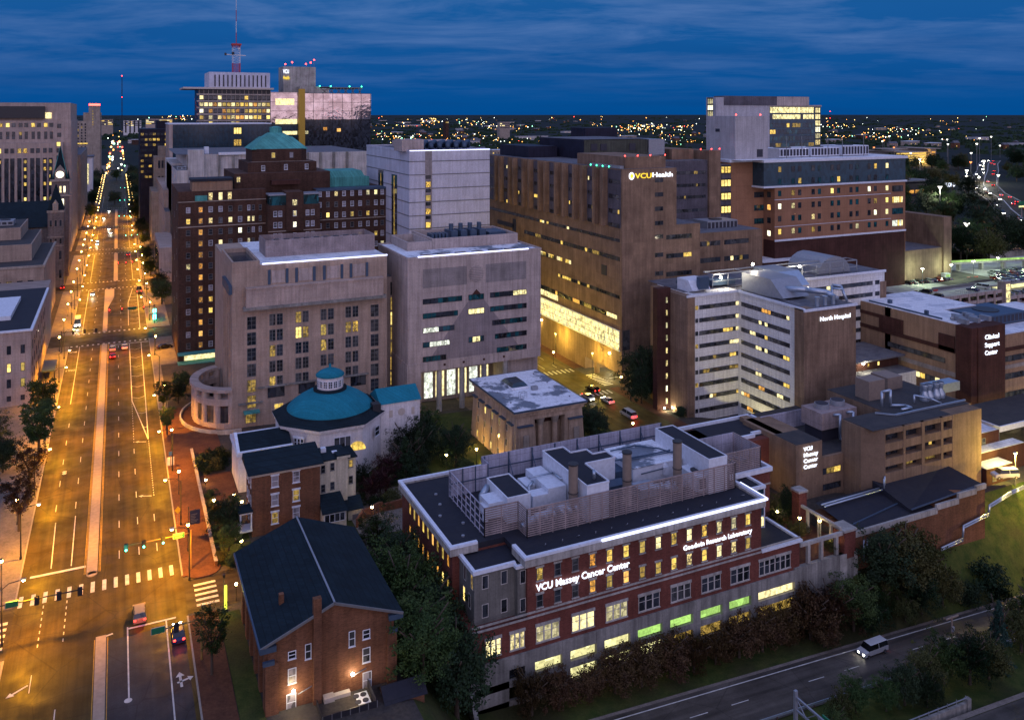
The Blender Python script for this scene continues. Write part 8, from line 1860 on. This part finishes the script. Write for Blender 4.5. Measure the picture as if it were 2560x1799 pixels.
for u, v, d in ((2185,370,1300),(2235,370,1300),(2427,407,1000),(2210,352,1350)):
    x, y = wp(u,d); hmast(x,y,78-(v-284)*d/2100+3,'mast_orange','tall lighting mast with an orange head beyond the orange brick hospital',g_='orange lighting masts')
for u, d, e_ in ((2417,800,60000),(2300,1000,50000),(2460,950,50000),(2350,620,30000)):
    x, y = wp(u,d); o = hmast(x,y,26,'mast_head','highway mast lighting the grass verge of the interstate',e=e_,g_='verge lighting masts')
# far right lit garage + station + RICHMOND sign
Fg = thing('far_parking_garage','five-level parking garage glowing yellow far beyond the orange brick hospital','parking garage',(1130,900,-3))
gx0, gy0 = wp(2262,1420); gx1, gy1 = wp(2345,1420); yw = wp(2300,1420)[1]
gx0 = 1143-50; gx1 = 1143+6
b = MB()
for k in range(7): b.box(1050,1124,893,960,-3+k*3.6,-1.9+k*3.6)
b.box(1124,1136,889,960,-3,24); b.box(1050,1055,893,960,-3,22); b.build('floor','limestone',Fg)
for k in range(6): MB().box(1052,1124,897,898,-1.9+k*3.6,.6+k*3.6).build('lit_level','lit_orange' if k<1 else 'lit_yellow',Fg); MB().box(1126,1134,888.8,889,-1.5+k*3.8,1.2+k*3.8).build('stair_window','lit_orange',Fg)
MB().box(1118,1142,885,945,24,25).box(1046,1076,890,930,24,25).build('roof','limestone',Fg); light(Fg,(-20,-12,8),30000,(1,.6,.15),2)
St = thing('open_station_building','long open-sided station building with warm lit arches behind the dark brick block','building',(560,520,0))
sx_, sy_ = wp(2262,800); MB().box(560,700,555,600,-3,14).build('wall','dark_metal_wall',St); MB().box(556,704,552,602,14,15).box(575,650,556,590,19,20.5).build('roof','grey_roof',St)
for k in range(16): MB().box(562+k*8.5,568+k*8.5,554.6,555,3,6).build('lit_arch','lit_orange',St)
for k in range(4): MB().sphere(600+k*16,553,22,.9,6).build('lamp_glass','mast_head',St)
b = MB()
for k in range(12): b.box(575+k*7,575.6+k*7,553,553.6,15,19)
b.build('column','limestone',St)
rx_, ry_ = wp(2414,850); Rs = thing('richmond_sign','row of white lit capital letters standing in the grass beside the interstate','sign',(rx_-15,ry_,0)); text(Rs,'RICHMOND',rx_-24,rx_+.0,78-(464-284)*850/2100,ry_+12,'sign_white',6)
Hs = thing('green_gantry_sign','green highway guide sign lit from below at the right edge','sign',(0,0,0)); hx_, hy_ = wp(2556,620); Hs.location = (hx_,hy_,-3); MB().box(hx_-4,hx_+6,hy_,hy_+.4,78-(520-284)*620/2100,78-(503-284)*620/2100).build('sign_panel','green_sign',Hs); MB().box(hx_-4,hx_+6,hy_-.1,hy_,78-(518-284)*620/2100,78-(514-284)*620/2100).build('lit_edge','lit_pale',Hs); MB().cyl(hx_,hy_+.6,-3,10,.4,6).build('pole','pole_grey',Hs)

# =====================  FAR CITY =====================
R_ = random.Random(12)
shed_me = []
for i, (w_, d_, h_, m_) in enumerate(((40,24,8,'limestone'),(60,30,9,'board_white'),(25,20,12,'hotel_brick'),(14,10,9,'old_brick'),(90,40,8,'pale_precast'),(18,14,7,'tan_stone'))):
    b = MB(); b.box(-w_/2,w_/2,-d_/2,d_/2,-1,h_,0); b.box(-w_/2-.4,w_/2+.4,-d_/2-.4,d_/2+.4,h_,h_+.6,1)
    if i in (3,5): b.add([(-w_/2,-d_/2,h_+.6),(w_/2,-d_/2,h_+.6),(w_/2,d_/2,h_+.6),(-w_/2,d_/2,h_+.6),(-w_/2,0,h_+4),(w_/2,0,h_+4)],[(0,1,5,4),(2,3,4,5),(0,4,3),(1,2,5)],1)
    n = int(w_/4)
    for k in range(n):
        for zz in ((2.5,) if h_ < 10 else (2.5,7)):
            b.box(-w_/2+1+k*4,-w_/2+2.6+k*4,-d_/2-.1,-d_/2,zz,zz+1.8, 2 if (k*7+i)%5 == 0 else 3)
    shed_me.append(b.mesh('house', [m_,'grey_roof' if i%2 else 'white_roof','lit_yellow','glass_dark']))
fnames = ['low_warehouse','long_warehouse','brick_mill','house','long_warehouse','house']
fl = ['low stone-coloured warehouse among the far lights','long white warehouse among the far lights','dark brick mill block among the far lights','small brick house in the far dark plain','very long pale shed among the far lights','small tan house in the far dark plain']
def far_ok(x, y):
    if -40 < x < 45 and y < 2600: return False
    d = x*.4252+y*.9051; u = 1280+2100*(x*.9051-y*.4252)/d
    if d < 620: return False
    if 1850 < u and d < 1600: return False
    return True
for q in range(240):
    u = R_.uniform(-60,2620); v = 300+R_.random()**1.5*88; d = 78*2100/(v-284)
    if v > 330 and R_.random() < .2: continue
    if u > 1500 and R_.random() < .4: continue
    x, y = wp(u, d)
    if not far_ok(x,y): continue
    i = R_.choice((0,1,2,3,3,4,5,5)); o = bpy.data.objects.new(fnames[i], shed_me[i]); C.objects.link(o); o.location = (x,y,0); o.rotation_euler = (0,0,R_.choice((0,0,.3,-.4))); s_ = R_.uniform(.7,1.3); o.scale = (s_,1,s_)
    tag(o, fl[i], 'house' if i in (3,5) else 'warehouse', 'far low buildings')
for u, v, d, w_, h_, m_, lab in ((331,300,3000,58,55,'white_panel','white apartment tower standing beyond the avenue'),(398,296,3000,88,61,'pale_precast','pale lit office block beyond the avenue beside the antenna tower'),(267,297,3000,40,59,'limestone','grey office block far beyond the avenue'),(1262,304,2600,34,54,'limestone','small lit block far out on the plain'),(1118,302,2400,10,60,'hotel_brick','slim dark brick tower far out on the plain')):
    x, y = wp(u,d); t_ = thing('distant_block', lab, 'building', (x,y,0)); MB().box(x-w_/2,x+w_/2,y,y+20,0,h_-2).build('wall',m_,t_); MB().box(x-w_/2-1,x+w_/2+1,y-1,y+21,h_-2,h_-1).build('roof','grey_roof',t_)
    for k in range(3 if w_ > 12 else 1): band(t_,'Y',y,x-w_/2+1,x+w_/2-1,h_-9-k*6,h_-6-k*6,10,.4,lits=('lit_yellow','lit_pale'))
    if m_ == 'white_panel':
        for k in range(4): MB().box(x-24+k*14,x-19+k*14,y-.4,y,10,h_-3).build('window_strip','glass_dark',t_)
# lights on the plain
glow_cols = [('far_lamp_warm',(1.0,.62,.18)),('far_lamp_white',(.9,1.0,.85)),('far_lamp_orange',(1.0,.38,.07)),('far_lamp_green',(.35,1.0,.6)),('far_lamp_red',(1,.08,.05))]
for n_, c_ in glow_cols: emis(n_, c_, 7, sample=False)
lm = []
for n_, c_ in glow_cols:
    b = MB(); b.cyl(0,0,-9,-.6,.12,4,0); b.sphere(0,0,0,1,6,1); lm.append(b.mesh('distant_lamp',['pole_grey',n_]))
cnt = 0; rest = MB(); restm = [n_ for n_, c_ in glow_cols]
cl_c = [(R_.uniform(860,1700), 300+R_.random()**1.2*80) for _ in range(26)] + [(R_.uniform(2040,2330), R_.uniform(310,345)) for _ in range(10)] + [(R_.uniform(1560,1700),R_.uniform(314,328)) for _ in range(5)] + [(470,292),(440,293),(1580,318),(1610,317),(2100,336),(2080,338),(1230,335),(1190,340),(1480,330),(930,335),(1000,345)]
pts_ = []
for q in range(900):
    if R_.random() < .62: cu_ = R_.choice(cl_c); u = R_.gauss(cu_[0],26); v = R_.gauss(cu_[1],3.5)
    else: u = R_.uniform(180,2600); v = 291+R_.random()**1.3*95
    if v < 288.5: continue
    d = 68*2100/(v-284); x, y = wp(u, d)
    if not far_ok(x,y) or (u > 1850 and v > 350): continue
    pts_.append((d,x,y))
pts_.sort()
for d, x, y in pts_:
    ci = R_.choices(range(5),(10,7,6,1.6,1.2))[0]; r = d*R_.choice((.0002,.00028,.00038,.0005))
    if cnt < 175:
        o = bpy.data.objects.new('distant_lamp', lm[ci]); C.objects.link(o); o.location = (x,y,9); o.scale = (r,r,1 if False else r); tag(o, ['warm','white','orange','green','red'][ci]+' point of light on the distant plain', 'street lamp', f'{["warm","white","orange","green","red"][ci]} lights on the distant plain'); cnt += 1
    else: rest.sphere(x,y,9,r,6,ci)
rest.build('distant_lights', restm); bpy.data.objects['distant_lights']['kind'] = 'stuff'; bpy.data.objects['distant_lights']['label'] = 'faint points of light near the horizon'; bpy.data.objects['distant_lights']['category'] = 'lights'
# glow of headlights on the far avenue
for q in range(48):
    y = R_.uniform(1050,2400); x = R_.choice((-10,-7,1,5,-12,9)); r = y*R_.choice((.0004,.0007,.0010)); ci = R_.choices((0,1,4,2,3),(5,5,3 if x>0 else 1,3,1))[0]
    o = bpy.data.objects.new('distant_lamp', lm[ci]); C.objects.link(o); o.location = (x,y,7); o.scale = (r,r,r); tag(o, ['warm','white','orange','green','red'][ci]+' light at the vanishing end of the avenue','street lamp',f'{["warm","white","orange","green","red"][ci]} lights at the end of the avenue')
for y in range(740,1060,24):
    for x in (-15,-12.6,9,11.6):
        o = bpy.data.objects.new('distant_lamp', lm[0 if x%2 else 2]); C.objects.link(o); o.location = (x,y+R_.uniform(-5,5),8.6); r = .45*y/900; o.scale = (r,r,r); tag(o,'sodium kerb lamp on the far part of the avenue','street lamp','far kerb lamps of the avenue')
# dark woods of the plain
b = MB()
for q in range(2600):
    u = R_.uniform(-120,2680); v = 287+R_.random()**1.4*100; d = 74*2100/(v-284)
    if d > 22000: continue
    x, y = wp(u, d)
    if not far_ok(x,y): continue
    s_ = R_.uniform(8,16)*(1+d/4000); hh = R_.uniform(6,13)
    for k in range(9):
        a = R_.random()*6.28; rr = R_.random()*s_; px_, py_ = x+rr*cos(a), y+rr*sin(a); w2 = s_*R_.uniform(.18,.4); z0 = hh*R_.uniform(.5,1)
        b.add([(px_-w2,py_,0),(px_+w2*.3,py_-w2,0),(px_+w2,py_+w2*.4,0),(px_,py_+w2,0),(px_-w2*.7,py_-w2*.3,z0*.75),(px_+w2*.4,py_-w2*.6,z0*.8),(px_+w2*.5,py_+w2*.6,z0*.7),(px_,py_,z0)],[(0,1,5,4),(1,2,6,5),(2,3,6),(3,0,4),(4,5,7),(5,6,7),(3,4,6),(4,7,6)])
b.build('woods','leaf_dark'); o = bpy.data.objects['woods']; o['kind'] = 'stuff'; o['label'] = 'dark woods covering the far plain'; o['category'] = 'woods'
# far masts with red lights
for k, (u, v, d, hpx) in enumerate(((305,190,2600,110),(1990,268,3500,20),(2075,279,3800,10))):
    x, y = wp(u,d); zt = 78-(v-284)*d/2100; t_ = thing('radio_mast', ['thin radio mast with red lights beyond the avenue','far radio mast with red lights right of the grey glass tower','second far radio mast with red lights near the horizon'][k], 'mast', (x,y,0))
    b = MB(); lattice(b,x,y,0,zt,2.0,.5,10,0,0,.35); b.build('mast','frame_dark',t_)
    for f_ in (1,.66): MB().sphere(x,y,zt*f_,1.6,6).build('beacon','beacon_red',t_)
flush_rest()
bpy.context.view_layer.update()
